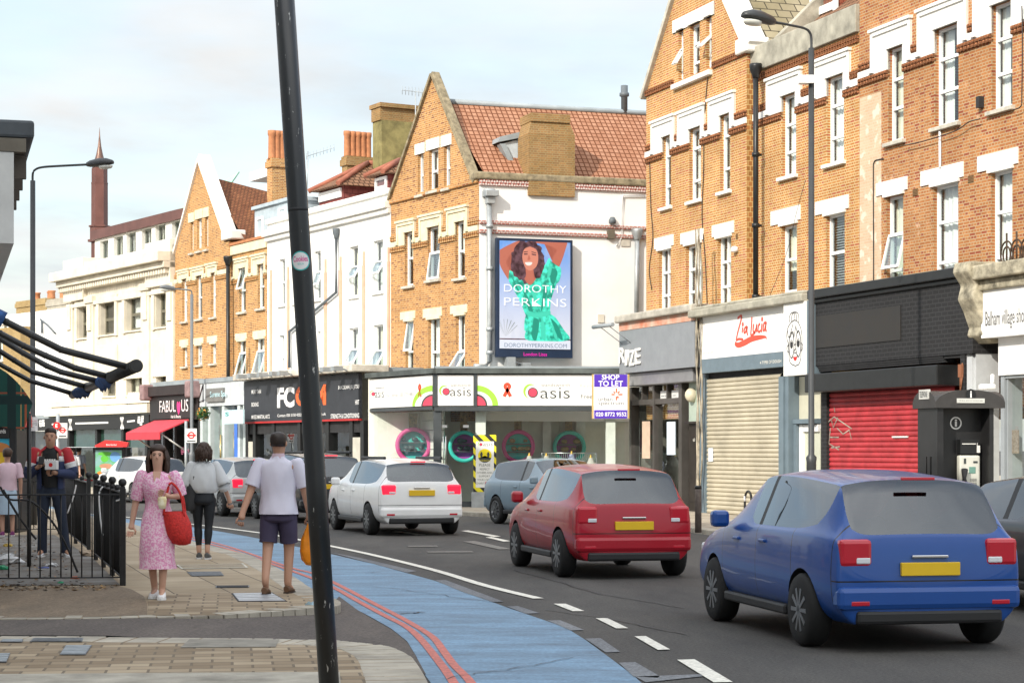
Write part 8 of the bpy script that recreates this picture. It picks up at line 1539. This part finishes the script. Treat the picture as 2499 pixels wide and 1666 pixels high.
        P('door_handle', paint if not roofm else CHR, (*sorted((sx*w*.95, sx*w*1.005)), -.09*L, -.05*L, bz-.12, bz-.09), (*sorted((sx*w*.95, sx*w*1.005)), .10*L, .14*L, bz-.13, bz-.10), bev=.01)
        P('sill_trim', TRIM, (*sorted((sx*w*.86, sx*w*.985)), -.22*L, .22*L, .24, .33))
        for fy in (-.315, .315):
            c = Vector((sx*w*.875, fy*L, .315))
            mb = MB(); mb.lathe(c, [(.20, -.10), (.29, -.10), (.315, -.07), (.315, .07), (.29, .105), (.215, .10), (.21, .06)], 28, axis='x'); wh = obj('wheel', mb, RUB); wh.parent = t
            mb = MB(); mb.lathe(c, [(.215, sx*.06), (.215, sx*.095), (.20, sx*.10), (.185, sx*.08), (.01, sx*.075)], 24, axis='x')
            for q in range(10): a_ = 2*math.pi*q/10; d = Vector((0, math.cos(a_), math.sin(a_))); s_ = Vector((0, -d.z, d.y))*.014; e = Vector((sx*.104, 0, 0)); mb.prism([c+e+s_, c+e+d*.19+s_*1.3, c+e+d*.19-s_*1.3, c+e-s_], Vector((-sx*.02, 0, 0)))
            rm = obj('rim', mb, RIM); rm.parent = wh
    pz = .84 if kind != 'hatch' else .70
    P('number_plate', PLT if rear else mat('plate_white', (.78, .78, .76), .4), (-.26, .26, -L*.5-.022, -L*.49, pz-.055, pz+.055), bev=.005)
    P('rear_bumper', paint, (-w*.90, w*.90, -L*.5-.025, -L*.46, .36, .56), bev=.05); P('rear_valance', TRIM, (-w*.72, w*.72, -L*.5-.012, -L*.45, .24, .358), bev=.03)
    P('brake_strip', TLE if brake else TL, (-.15, .15, -L*.438 if kind != 'saloon' else -L*.2, -L*.43 if kind != 'saloon' else -L*.19, H-.085, H-.06), bev=.005)
    P('rear_wiper', TRIM, (-.02, .30, -L*.462-.03, -L*.470, 1.03, 1.042), bev=.005) if kind != 'saloon' else 0; P('boot_handle', CHR if kind != 'saloon' else TRIM, (-.16, .16, -L*.5-.008, -L*.48, pz+.09, pz+.115), bev=.006)
    P('front_bumper', paint, (-w*.86, w*.86, L*.46, L*.5+.02, .34, .54), bev=.05); P('grille', TRIM, (-w*.5, w*.5, L*.48, L*.5+.028, .42, .52))
    if kind == 'suv': P('roof_rail', TRIM, (-w*.66, -w*.60, -.36*L, .05*L, H-.03, H+.03), (w*.60, w*.66, -.36*L, .05*L, H-.03, H+.03))
    for sx in (-.34, .34): P('headrest', TRIM, (sx*.9-.12, sx*.9+.12, -.16*L, -.13*L, .95, 1.16), (sx*.9-.22, sx*.9+.22, -.15*L, -.10*L, .5, .95), bev=.05)
    P('steering_wheel', TRIM, (.22, .5, .13*L, .15*L, .82, 1.02), bev=.05)
    return t
def rear_at(u, v, hd, L): g_ = gr(u, v); return (g_.x-math.sin(R(hd))*L/2, g_.y+math.cos(R(hd))*L/2, 0), R(hd)
l_, a_ = rear_at(1030, 1307, 19, 4.35); car('white estate car driving away with bright red tail lights', l_, a_, (.84, .84, .83), 4.35, 1.85, 1.52, 'suv', True)
l_, a_ = rear_at(1548, 1413, 13, 3.95); car('red hatchback driving away behind the blue car', l_, a_, (.38, .008, .022), 3.95, 1.74, 1.50, 'hatch')
l_, a_ = rear_at(2270, 1592, 11, 4.1); car('blue hatchback closest to the camera at the right edge', l_, a_, (.012, .07, .29), 4.1, 1.80, 1.52, 'hatch')
l_, a_ = rear_at(818, 1276, 23, 4.4); car('black people carrier with red brake lights ahead of the white car', l_, a_, (.018, .02, .024), 4.4, 1.84, 1.62, 'suv', True)
l_, a_ = rear_at(640, 1260, 26, 4.0); car('silver hatchback beyond the man in the pale polo shirt', l_, a_, (.48, .50, .50), 4.0, 1.76, 1.50, 'hatch', True)
car('pale silver car far down the road by the bus shelter', (-11.9, 64, 0), R(33), (.58, .60, .60), 4.3, 1.8, 1.48, 'hatch')
car('dark grey saloon waiting in the opposite lane at the right edge', (6.08, 21.2, 0), R(193.5), (.028, .03, .035), 4.7, 1.84, 1.45, 'saloon')
car('blue grey hatchback oncoming between the white estate and the red hatchback', (.98, 44.6, 0), R(207), (.22, .30, .36), 4.1, 1.78, 1.5, 'hatch', rear=False)
# ------------------------------------------------------------------ people
def skin_me(pts, edges, root, sub=2):
    """pts: {name: (x,y,z,rx,ry)}"""
    ks = list(pts); me = bpy.data.meshes.new('body'); me.from_pydata([pts[k][:3] for k in ks], [(ks.index(a), ks.index(b)) for a, b in edges], []); o = bpy.data.objects.new('body', me); C.objects.link(o)
    md = o.modifiers.new('skin', 'SKIN'); md.use_smooth_shade = True; md.branch_smoothing = .4
    for i, k in enumerate(ks): me.skin_vertices[0].data[i].radius = (pts[k][3], pts[k][4] if len(pts[k]) > 4 else pts[k][3]); me.skin_vertices[0].data[i].use_root = (k == root)
    s_ = o.modifiers.new('sub', 'SUBSURF'); s_.levels = sub
    x = bpy.data.meshes.new_from_object(o.evaluated_get(bpy.context.evaluated_depsgraph_get())); bpy.data.objects.remove(o); return x
def ell(c, rx, ry, n=20, tilt=0): return [Vector((c[0]+rx*math.cos(a), c[1]+ry*math.sin(a), c[2]+tilt*math.sin(a))) for a in [2*math.pi*i/n for i in range(n)]]
def cloth(name, rings, m, par, wr=.006, n=24, cap=False, seed=0):      # rings (x,y,z,rx,ry); soft folds run down the cloth
    rr = smoothpts(rings, 4); mb = MB(); R_ = []
    for i, q in enumerate(rr):
        ring = []
        for j in range(n): a = 2*math.pi*j/n; k = wr*(math.sin(a*5+i*.35+seed)+.6*math.sin(a*9-i*.5+seed*2)); ring.append(Vector((q[0]+(q[3]+k)*math.cos(a), q[1]+(q[4]+k)*math.sin(a), q[2])))
        R_.append(ring)
    mb.loft(R_, cap=cap); o = obj(name, mb, m); o.parent = par; return o
def sleeve(name, pts, rad, m, par, n=14):
    mb = MB(); pts, rad = [Vector(pts[0])+(Vector(pts[0])-Vector(pts[1]))*.22]+list(pts), [rad[0]*.35]+list(rad); P = smoothpts([(*p, r_) for p, r_ in zip(pts, rad)], 4); mb.tube([Vector(p[:3]) for p in P], [p[3] for p in P], n, cap=False); o = obj(name, mb, m); o.parent = par; return o
def person(label, loc, rz, H, J, skin=SKIN, build=1.0):
    """J: joint overrides in fractions of height; figure faces -Y"""
    D = dict(pelvis=(0, 0, .52), waist=(0, .0, .60), chest=(0, .005, .72), neck=(0, .0, .83), jaw=(0, -.012, .885), skull=(0, .0, .935), crown=(0, .006, .965),
             hipL=(.052, 0, .505), kneeL=(.056, -.012, .285), ankL=(.055, .008, .05), toeL=(.062, -.085, .018), hipR=(-.052, 0, .505), kneeR=(-.056, -.012, .285), ankR=(-.055, .008, .05), toeR=(-.062, -.085, .018),
             shL=(.115, .0, .80), elL=(.145, .01, .635), wrL=(.15, -.03, .49), haL=(.15, -.04, .445), shR=(-.115, 0, .80), elR=(-.145, .01, .635), wrR=(-.15, -.03, .49), haR=(-.15, -.04, .445)); D.update({k: v for k, v in J.items() if k != 'curl'})
    rad = dict(pelvis=(.088, .062), waist=(.074, .056), chest=(.088, .062), neck=(.030, .032), jaw=(.040, .046), skull=(.047, .057), crown=(.036, .044), hip=(.055, .058), knee=(.033, .035), ank=(.022, .024), toe=(.022, .014), sh=(.037, .037), el=(.026, .026), wr=(.016, .019), ha=(.020, .026))
    def rd(k): q = rad.get(k) or rad[k[:-1]]; return (q[0]*H*build, q[1]*H*build)
    pts = {k: (*[c*H for c in v], *rd(k)) for k, v in D.items()}
    ed = [('pelvis', 'waist'), ('waist', 'chest'), ('chest', 'neck'), ('neck', 'jaw'), ('jaw', 'skull'), ('skull', 'crown')]
    for s_ in 'LR': ed += [('pelvis', 'hip'+s_), ('hip'+s_, 'knee'+s_), ('knee'+s_, 'ank'+s_), ('ank'+s_, 'toe'+s_), ('chest', 'sh'+s_), ('sh'+s_, 'el'+s_), ('el'+s_, 'wr'+s_), ('wr'+s_, 'ha'+s_)]
    me = skin_me(pts, ed, 'pelvis'); bm = bmesh.new(); bm.from_mesh(me); mb = MB(); mb.bm.free(); mb.bm = bm
    for s_, sx in (('L', 1), ('R', -1)):      # hands: four unequal fingers and a thumb
        h = Vector(D['ha'+s_])*H; d = (h-Vector(D['wr'+s_])*H).normalized(); side = d.cross(Vector((0, 1, 0)));  side = side.normalized() if side.length > .2 else Vector((1, 0, 0)); pal = d.cross(side)
        cv = J.get('curl', .5)
        for i, fl_ in enumerate((.075, .085, .08, .062)):
            b = h+side*(i-1.5)*.019+d*.02; mb.tube([b, b+d*fl_*.5-pal*cv*.01*0+Vector((0, -1, 0))*fl_*.12, b+d*fl_*(1-cv*.5)+Vector((0, -1, 0))*fl_*(.2+cv*.4)], [.0105, .0095, .007], 7)
        b = h-side*.03*-sx*-1; mb.tube([h-d*.03+side*.025, h+d*.01+side*.05, h+d*.045+side*.05], [.012, .011, .008], 7)
    hx = Vector(D['jaw'])*H; fy = hx.y; hz = D['skull'][2]*H; cx = D['skull'][0]*H; sk = D['skull'][1]*H
    ny = sk-.057*H*build*.97; mb.loft([ell((cx, ny+.006, hz-.002*H), .006, .006, 8), ell((cx, ny-.004, hz-.022*H), .012, .013, 8), ell((cx, ny+.002, hz-.028*H), .010, .010, 8)])
    for sx in (-1, 1): mb.ball((cx+sx*.047*H*build, sk+.004, hz-.014*H), .028, 7, (.35, .7, 1.1))
    x = bpy.data.meshes.new('person'); bm.to_mesh(x); bm.free(); [setattr(p, 'use_smooth', True) for p in x.polygons]; o = link('person', x, skin); o.location = loc; o.rotation_euler = (0, 0, rz); tag(o, label, 'person')
    def sub(nm, m, fn): mb = MB(); fn(mb); q = obj(nm, mb, m); q.parent = o; return q
    for sx in (-1, 1):
        sub('eye', mat('eye_dark', (.03, .02, .015), .3), lambda mb: mb.ball((cx+sx*.0185*H, ny+.014, hz-.006*H), .0085, 7, (1.5, .8, .8))); sub('eyebrow', HAIRD, lambda mb: mb.tube([(cx+sx*.008*H, ny+.010, hz+.004*H), (cx+sx*.018*H, ny+.008, hz+.007*H), (cx+sx*.028*H, ny+.018, hz+.003*H)], .0035, 5))
    sub('mouth', mat('lips', (.36, .10, .09), .5), lambda mb: mb.ball((cx, ny+.016, hz-.036*H), .020, 8, (1.2, .5, .42)))
    return o, D, H, sub
def vs(D, H, k): return Vector(D[k])*H
def shoes(sub, D, H, m, sole, b=.045, hi=.03):
    for s_ in 'LR':
        a, t = vs(D, H, 'ank'+s_), vs(D, H, 'toe'+s_); d = (t-a); d.z = 0; d = d.normalized(); base = min(t.z, a.z)-.028*H*.9; c = Vector((a.x, a.y, 0)); zt = a.z+hi*H*.3; zl = t.z-.018*H
        def fn(mb):
            sd = Vector((-d.y, d.x, 0)); R_ = []
            for q, w_, h in ((-.055, .028, .075), (-.03, .040, .085), (.03, .043, .075), (.09, .047, .055), (.14, .042, .042), (.165, .022, .025)): p = c+d*q; z0 = zl+(a.z-.05*H-zl)*max(0, 1-(q+.05)/.2)*0; R_.append([p+sd*w_*math.cos(k)+Vector((0, 0, z0+.012+h*.5+h*.5*math.sin(k))) for k in [2*math.pi*j/12 for j in range(12)]])
            mb.loft(R_)
        def fs(mb): sd = Vector((-d.y, d.x, 0)); mb.prism([c+d*q+sd*w_+Vector((0, 0, zl)) for q, w_ in ((-.06, .03), (.03, .045), (.1, .049), (.15, .042), (.172, .0), (.15, -.042), (.1, -.049), (.03, -.045), (-.06, -.03))], (0, 0, .022))
        sub('shoe', m, fn); sub('sole', sole, fs)
def hairlong(sub, D, H, m, drop, seed, front=True):
    c = vs(D, H, 'skull')
    def fn(mb):
        rn = random.Random(seed); k = H/1.65
        mb.loft([[c+Vector((.090*k*f_*math.cos(a), .018*k+.098*k*f_*math.sin(a)*(1 if math.sin(a) > 0 else .80), z*k+(.035*k if (front and math.sin(a) < -.3 and z < .05) else 0))) for a in [2*math.pi*j/18 for j in range(18)]] for z, f_ in ((.0, 1.0), (.04, 1.02), (.075, .90), (.100, .62), (.112, .2))])
        for i in range(70):
            a = rn.uniform(-.45, math.pi+.45); p = c+Vector((.086*k*math.cos(a), .022*k+.088*k*math.sin(a), rn.uniform(-.01, .05)*k)); q = p+Vector((.012*math.cos(a)+rn.uniform(-.015, .015), .012, -drop*rn.uniform(.55, .8))); e = p+Vector((.004*math.cos(a)+rn.uniform(-.03, .03), .01+rn.uniform(-.02, .03), -drop*rn.uniform(.9, 1.05))); mb.tube([p, p.lerp(q, .5)+Vector((.016*math.cos(a), .016*math.sin(a), 0)), q, e], [.016, .018, .014, .004], 5)
    sub('hair', m, fn)
# woman in pink
m, t, b = newmat('pink_floral_print'); g = nd(t, 'ShaderNodeTexCoord'); v_ = nd(t, 'ShaderNodeTexNoise'); v_.inputs['Scale'].default_value = 52; v_.inputs['Detail'].default_value = 3; t.links.new(g.outputs['Object'], v_.inputs['Vector']); k_ = nd(t, 'ShaderNodeValToRGB'); k_.color_ramp.elements[0].position = .44; k_.color_ramp.elements[1].position = .56; k_.color_ramp.elements[0].color = (.72, .27, .47, 1); k_.color_ramp.elements[1].color = (.82, .58, .67, 1); t.links.new(v_.outputs['Fac'], k_.inputs[0]); t.links.new(k_.outputs[0], b.inputs['Base Color']); b.inputs['Roughness'].default_value = .8; PINK = m
g_ = gr(385, 1462, .1); H = 1.65
J = dict(kneeL=(.045, -.055, .285), ankL=(.030, -.03, .055), toeL=(.035, -.115, .022), kneeR=(-.045, .02, .285), ankR=(-.028, .085, .06), toeR=(-.035, .0, .022), shL=(.102, 0, .80), elL=(.150, .01, .665), wrL=(.085, -.095, .665), haL=(.055, -.115, .68), shR=(-.102, 0, .80), elR=(-.14, .02, .64), wrR=(-.165, -.0, .49), haR=(-.17, -.01, .45), curl=.7)
o, D, H, sub = person('woman in a pink floral midi dress walking towards the camera', tuple(g_), R(4), H, J, build=.93)
cloth('dress', [(0, 0, .825*H, .055, .045), (0, 0, .80*H, .145, .085), (0, -.005, .76*H, .165, .115), (0, -.012, .70*H, .150, .125), (0, 0, .62*H, .122, .098), (0, .005, .55*H, .158, .125), (0, .005, .48*H, .178, .146), (0, -.01, .36*H, .182, .165), (0, -.006, .26*H, .186, .170), (0, -.002, .20*H, .198, .178)], PINK, o, .008)
for s_ in 'LR': a, e = vs(D, H, 'sh'+s_), vs(D, H, 'el'+s_); sleeve('sleeve', [a+(a-e)*.12, a.lerp(e, .25), a.lerp(e, .75), a.lerp(e, .98)], [.055, .072, .070, .062], PINK, o)
sub('neckline', SKIN, lambda mb: mb.ngon([(-.045, -.082, .825*H), (.045, -.082, .825*H), (.03, -.116, .77*H), (0, -.130, .735*H), (-.03, -.116, .77*H)]))
hairlong(sub, D, H, HAIRB, .30, 3); shoes(sub, D, H, mat('white_trainer', (.78, .76, .76), .6), PW)
bag = thing('handbag', 'bright red woven tote bag hanging from the arm of the woman in pink', 'handbag', (g_.x+.26, g_.y-.02, .85)); RB = mat('red_woven', (.62, .03, .025), .7, vary=.25, vs=40, bump=.6, bs=70); bc = Vector((g_.x+.21, g_.y-.06, .62)); mb = MB(); mb.loft([ell((bc.x+dx, bc.y, bc.z+.06+z*.9), a*.80, d_, 18) for z, a, d_, dx in ((0, .05, .04, .06), (.02, .12, .09, .055), (.12, .17, .115, .035), (.25, .185, .12, .01), (.36, .165, .095, -.02), (.40, .15, .08, -.03), (.37, .13, .06, -.03))]); obj('tote', mb, RB, bag)
mb = MB(); [mb.tube([Vector(p) for p in smoothpts([(bc.x-.13, bc.y+d_, bc.z+.38), (bc.x-.09, bc.y+d_, bc.z+.62), (bc.x-.05, bc.y+d_+.02, bc.z+.72), (bc.x+.05, bc.y+d_, bc.z+.60), (bc.x+.09, bc.y+d_, bc.z+.36)], 5)], .013, 6) for d_ in (-.05, .05)]; obj('strap', mb, RB, bag)
snack = thing('paper_bag', 'white and yellow snack packet held by the woman in pink', 'packet', (g_.x+.10, g_.y-.20, 1.13)); mb = MB(); q = Vector((g_.x+.085, g_.y-.215, 1.10)); mb.loft([ell((q.x, q.y, q.z+z), a, .03, 12) for z, a in ((-.03, .035), (.02, .045), (.07, .05), (.10, .04))]); obj('packet', mb, mat('packet_white', (.75, .72, .62), .5, vary=.5, vs=14, dirt=(.6, .45, .12)), snack)
# man in polo shirt, seen from behind
g_ = gr(680, 1448, .1); H = 1.80
J = dict(kneeL=(.060, .03, .285), ankL=(.050, .13, .085), toeL=(.055, .075, .018), kneeR=(-.055, -.045, .285), ankR=(-.052, -.02, .05), toeR=(-.058, -.11, .018), elL=(.165, .045, .635), wrL=(.20, .10, .50), haL=(.205, .115, .455), elR=(-.160, -.02, .63), wrR=(-.175, -.075, .49), haR=(-.172, -.09, .445), curl=.8)
o, D, H, sub = person('man in a pale polo shirt and dark shorts walking away', tuple(g_), R(180-8), H, J, SKIN2, 1.02)
PO = mat('pale_polo', (.66, .64, .74), .85, vary=.05); cloth('polo_shirt', [(0, .01, .845*H, .062, .062), (0, .005, .825*H, .10, .082), (0, .005, .80*H, .205, .105), (0, 0, .75*H, .218, .135), (0, 0, .68*H, .205, .140), (0, 0, .60*H, .192, .140), (0, .005, .52*H, .212, .162), (0, .008, .490*H, .22, .168)], PO, o, .009)
cloth('collar', [(0, .005, .832*H, .075, .068), (0, .008, .862*H, .066, .062)], mat('pink_collar', (.66, .50, .56), .85), o, .001)
for s_ in 'LR': a, e = vs(D, H, 'sh'+s_), vs(D, H, 'el'+s_); sleeve('sleeve', [a+(a-e)*.10, a.lerp(e, .3), a.lerp(e, .80), a.lerp(e, .84)], [.068, .084, .083, .080], PO, o)
SHT = mat('dark_shorts', (.055, .045, .085), .85, vary=.15); cloth('shorts', [(0, 0, .535*H, .182, .128), (0, .005, .49*H, .192, .142), (0, .008, .455*H, .19, .145), (0, .005, .44*H, .17, .12)], SHT, o, .004)
for s_ in 'LR': a, k = vs(D, H, 'hip'+s_), vs(D, H, 'knee'+s_); sleeve('shorts_leg', [a+Vector((0, 0, .03)), a.lerp(k, .3), a.lerp(k, .72), a.lerp(k, .86)], [.098, .108, .100, .100], SHT, o, 18)
c = vs(D, H, 'skull'); sub('hair', HAIRD, lambda mb: mb.loft([[c+Vector((.088*f_*math.cos(a), .016+.106*f_*math.sin(a), z+(.05 if math.sin(a) < -.2 and z < .03 else 0))) for a in [2*math.pi*j/18 for j in range(18)]] for z, f_ in ((-.055, .86), (-.01, 1.0), (.04, 1.03), (.075, .92), (.098, .6), (.108, .15))]))
shoes(sub, D, H, mat('tan_loafer', (.14, .07, .035), .5), mat('dark_sole', (.06, .04, .03), .8))
hw = o.matrix_basis @ (vs(D, H, 'haR')+Vector((0, 0, -.03))); cb = thing('carrier_bag', 'orange plastic carrier bag hanging from the hand of the man in shorts', 'carrier bag', tuple(hw)); mb = MB(); mb.loft([ell((hw.x+.01*math.sin(z*9), hw.y, hw.z+z), a, d_, 18) for z, a, d_ in ((.0, .02, .02), (-.08, .045, .03), (-.18, .085, .05), (-.30, .105, .065), (-.40, .09, .055), (-.455, .05, .03), (-.465, .01, .01))])
for i, vv in enumerate(mb.bm.verts): vv.co += Vector((math.sin(i*2.3), math.sin(i*1.7), 0))*.007
obj('bag', mb, mat('orange_plastic', (.85, .27, .01), .35, vary=.15, vs=9), cb)
# woman in white blouse, seen from behind
g_ = gr(497, 1363, .1); H = 1.70
J = dict(kneeL=(.05, -.03, .285), ankL=(.038, .0, .05), toeL=(.045, -.08, .018), kneeR=(-.045, .02, .285), ankR=(-.035, .06, .06), toeR=(-.04, -.015, .018), shL=(.10, 0, .80), elL=(.15, .0, .64), wrL=(.13, -.07, .53), haL=(.12, -.09, .50), shR=(-.10, 0, .80), elR=(-.165, .0, .645), wrR=(-.21, -.06, .51), haR=(-.22, -.075, .47), jaw=(.02, -.012, .885))
o, D, H, sub = person('woman in a loose white blouse and black leggings walking away', tuple(g_), R(184), H, J, SKIN, .93)
WBL = mat('white_blouse', (.62, .63, .64), .85, vary=.06); cloth('blouse', [(0, .01, .838*H, .06, .055), (0, .005, .805*H, .165, .095), (0, .0, .75*H, .215, .135), (0, 0, .68*H, .235, .155), (0, 0, .60*H, .215, .150), (0, 0, .565*H, .165, .125)], WBL, o, .014)
for s_ in 'LR': a, e, w_ = vs(D, H, 'sh'+s_), vs(D, H, 'el'+s_), vs(D, H, 'wr'+s_); sleeve('sleeve', [a+(a-e)*.1, a.lerp(e, .4), e, e.lerp(w_, .35)], [.065, .088, .10, .085], WBL, o)
LEG = mat('black_leggings', (.010, .012, .016), .7, vary=.1); cloth('leggings', [(0, 0, .585*H, .135, .10), (0, .01, .53*H, .165, .125), (0, .015, .49*H, .165, .135), (0, .01, .465*H, .14, .11)], LEG, o, .002)
for s_ in 'LR': a, k, n_ = vs(D, H, 'hip'+s_), vs(D, H, 'knee'+s_), vs(D, H, 'ank'+s_); sleeve('legging', [a+Vector((0, 0, .02)), a.lerp(k, .35), k, k.lerp(n_, .3), k.lerp(n_, .72)], [.092, .084, .058, .060, .040], LEG, o)
hairlong(sub, D, H, HAIRB, .17, 9, False); shoes(sub, D, H, mat('grey_boot', (.10, .10, .10), .6), PW)
sb_ = thing('shoulder_bag', 'large soft black shoulder bag on the woman in the white blouse', 'shoulder bag', (g_.x-.2, g_.y, 1.0)); mb = MB(); bc = Vector((g_.x-.20, g_.y-.02, .80)); mb.loft([ell((bc.x+dx, bc.y, bc.z+z), a, .10, 16) for z, a, dx in ((0, .04, 0), (.02, .11, 0), (.15, .135, .01), (.30, .10, .03), (.40, .07, .05))]); obj('bag', mb, BLACKM, sb_); mb = MB(); mb.tube([Vector(p) for p in smoothpts([(bc.x+.05, bc.y-.06, bc.z+.36), (bc.x+.08, bc.y-.10, bc.z+.50), (bc.x+.09, bc.y, bc.z+.63), (bc.x+.08, bc.y+.1, bc.z+.5), (bc.x+.05, bc.y+.06, bc.z+.36)], 4)], .022, 6); obj('strap', mb, BLACKM, sb_)
# young man standing on the pitch
g_ = Vector((at(124, 0, 29.5).x, 29.5, .1)); H = 1.95
J = dict(kneeL=(.085, -.01, .285), ankL=(.115, .0, .05), toeL=(.145, -.075, .018), kneeR=(-.06, -.01, .285), ankR=(-.065, .005, .05), toeR=(-.08, -.08, .018), jaw=(.0, -.035, .872), skull=(.0, -.022, .922), crown=(0, -.005, .958), elL=(.165, .0, .63), wrL=(.055, -.125, .64), haL=(.02, -.14, .645), elR=(-.165, .0, .63), wrR=(-.085, -.125, .68), haR=(-.055, -.145, .70), curl=.9)
o, D, H, sub = person('young man in a red white and navy jacket standing and looking at his phone', tuple(g_), R(6), H, J, SKIN2, 1.0)
NB = mat('navy_jacket', (.022, .035, .095), .7, vary=.12); JR = mat('jacket_red', (.46, .025, .035), .7, vary=.08); JW = mat('jacket_white', (.72, .72, .72), .7)
cloth('t_shirt', [(0, 0, .835*H, .075, .065), (0, -.01, .79*H, .13, .12), (0, -.012, .70*H, .135, .138), (0, -.01, .53*H, .13, .135)], mat('black_t_shirt', (.015, .015, .016), .8, vary=.1), o, .006)
def jacket(z0, z1, m, nm):      # open down the front
    mb = MB(); R_ = []
    prof = smoothpts([(.845, .075, .07), (.82, .13, .10), (.795, .205, .115), (.74, .222, .145), (.66, .215, .15), (.58, .20, .145), (.515, .205, .15)], 5)
    for q in prof:
        if z0-.004 <= q[0] <= z1+.004: R_.append([Vector((q[1]*math.cos(a)+.004*math.sin(9*a), q[2]*math.sin(a)+.004*math.sin(7*a), q[0]*H)) for a in [R(-52+284*j/22) for j in range(23)]])
    mb.loft(R_, cap=False, closed=False); x = obj(nm, mb, m); x.parent = o; md = x.modifiers.new('thick', 'SOLIDIFY'); md.thickness = .012
jacket(.765, .85, JR, 'jacket_yoke'); jacket(.725, .770, JW, 'jacket_stripe'); jacket(.51, .731, NB, 'jacket')
for s_ in 'LR':
    a, e, w_ = vs(D, H, 'sh'+s_), vs(D, H, 'el'+s_), vs(D, H, 'wr'+s_)
    sleeve('sleeve_top', [a+(a-e)*.1, a.lerp(e, .25), a.lerp(e, .50)], [.075, .088, .086], JR, o); sleeve('sleeve_stripe', [a.lerp(e, .49), a.lerp(e, .62), a.lerp(e, .72)], [.087, .088, .087], JW, o); sleeve('sleeve', [a.lerp(e, .71), a.lerp(e, .9), e, e.lerp(w_, .3), e.lerp(w_, .9), w_], [.087, .086, .080, .076, .055, .045], NB, o)
    h, k, n_ = vs(D, H, 'hip'+s_), vs(D, H, 'knee'+s_), vs(D, H, 'ank'+s_); sleeve('trouser_leg', [h+Vector((0, 0, .03)), h.lerp(k, .4), k, k.lerp(n_, .5), n_+Vector((0, 0, -.03))], [.105, .098, .075, .07, .072], mat('dark_jeans', (.018, .026, .048), .8, vary=.2), o, 16)
cloth('trousers', [(0, 0, .545*H, .16, .115), (0, 0, .49*H, .178, .125), (0, 0, .455*H, .165, .11)], mat('dark_jeans', (.018, .026, .048), .8), o, .004)
c = vs(D, H, 'skull'); sub('hair', HAIRD, lambda mb: mb.loft([[c+Vector((.086*f_*math.cos(a), .022+.100*f_*math.sin(a), z+(.045 if math.sin(a) < -.2 and z < .04 else 0))) for a in [2*math.pi*j/18 for j in range(18)]] for z, f_ in ((-.04, .86), (.0, 1.0), (.05, 1.04), (.09, .95), (.115, .6), (.125, .15))]))
shoes(sub, D, H, mat('pale_trainer', (.66, .66, .68), .6), PW)
sub('shirt_print', WHITE, lambda mb: [mb.box(-.075+.034*i, -.05+.034*i, -.158, -.152, .705*H, .745*H) for i in range(5)])
M_ = o.matrix_basis; ph = M_ @ (vs(D, H, 'haR')+Vector((.01, -.07, .05))); tp = thing('phone', 'dark mobile phone in the raised hand of the standing young man', 'phone', tuple(ph)); mb = MB(); mb.box(-.04, .04, -.006, .006, -.05, .09, M=Matrix.Translation(ph) @ Matrix.Rotation(R(-35), 4, 'X')); obj('case', mb, BLACK, tp, bevel=.004)
bx = M_ @ (vs(D, H, 'haL')+Vector((.02, -.09, .10))); tb_ = thing('takeaway_box', 'white takeaway box with a small red mark held by the standing young man', 'food box', tuple(bx)); mb = MB(); mb.box(bx.x-.085, bx.x+.085, bx.y-.07, bx.y+.07, bx.z-.06, bx.z+.075); obj('box', mb, PW, tb_, bevel=.006); mb = MB(); mb.lathe((bx.x, bx.y-.071, bx.z+.01), [(.03, -.001), (.028, .0)], 12, axis='y'); obj('red_mark', mb, RED, tb_)
# small figures further off
def small(label, u, v, H, rz, top, bot, sk, hair, J={}, skirt=False, Y=None):
    g_ = gr(u, v, .1); o, D, H, sub = person(label, tuple(g_), R(rz), H, J, sk, .95); cloth('top', [(0, 0, .835*H, .065, .06), (0, 0, .80*H, .17, .10), (0, 0, .72*H, .185, .13), (0, 0, .60*H, .165, .12), (0, 0, .52*H, .175, .13)], top, o)
    for s_ in 'LR': a, e = vs(D, H, 'sh'+s_), vs(D, H, 'el'+s_); sleeve('sleeve', [a+(a-e)*.1, a.lerp(e, .3), a.lerp(e, .85)], [.06, .075, .07], top, o)
    if skirt: cloth('skirt', [(0, 0, .56*H, .14, .10), (0, 0, .48*H, .18, .14), (0, 0, .25*H, .20, .17)], bot, o, .01)
    else:
        for s_ in 'LR': h, k, n_ = vs(D, H, 'hip'+s_), vs(D, H, 'knee'+s_), vs(D, H, 'ank'+s_); sleeve('trouser_leg', [h+Vector((0, 0, .06)), h.lerp(k, .4), k, n_], [.11, .095, .07, .06], bot, o)
    c = vs(D, H, 'skull'); sub('hair', hair, lambda mb: mb.loft([[c+Vector((.088*f_*math.cos(a), .02+.102*f_*math.sin(a), z+(.05 if math.sin(a) < -.2 and z < .03 else 0))) for a in [2*math.pi*j/16 for j in range(16)]] for z, f_ in ((-.06, .9), (.0, 1.02), (.06, 1.0), (.10, .6), (.11, .15))])); shoes(sub, D, H, mat('plum_shoe', (.25, .05, .18), .6) if skirt else BLACKM, PW); return o
small('person in a pale pink top and pale blue skirt at the left edge', 18, 1308, 1.62, 200, mat('pale_pink_top', (.66, .48, .55), .8), mat('pale_blue_skirt', (.42, .54, .66), .8), SKIN, HAIRB, skirt=True)
small('person in a grey top with dark trousers waiting near the bus shelter', 193, 1212, 1.68, 150, mat('grey_top', (.30, .32, .36), .8), LEG, SKIN2, HAIRD); small('person in a white top waiting left of the bus shelter', 176, 1213, 1.62, 20, WBL, mat('dark_jeans', (.018, .026, .048), .8), SKIN, HAIRB)
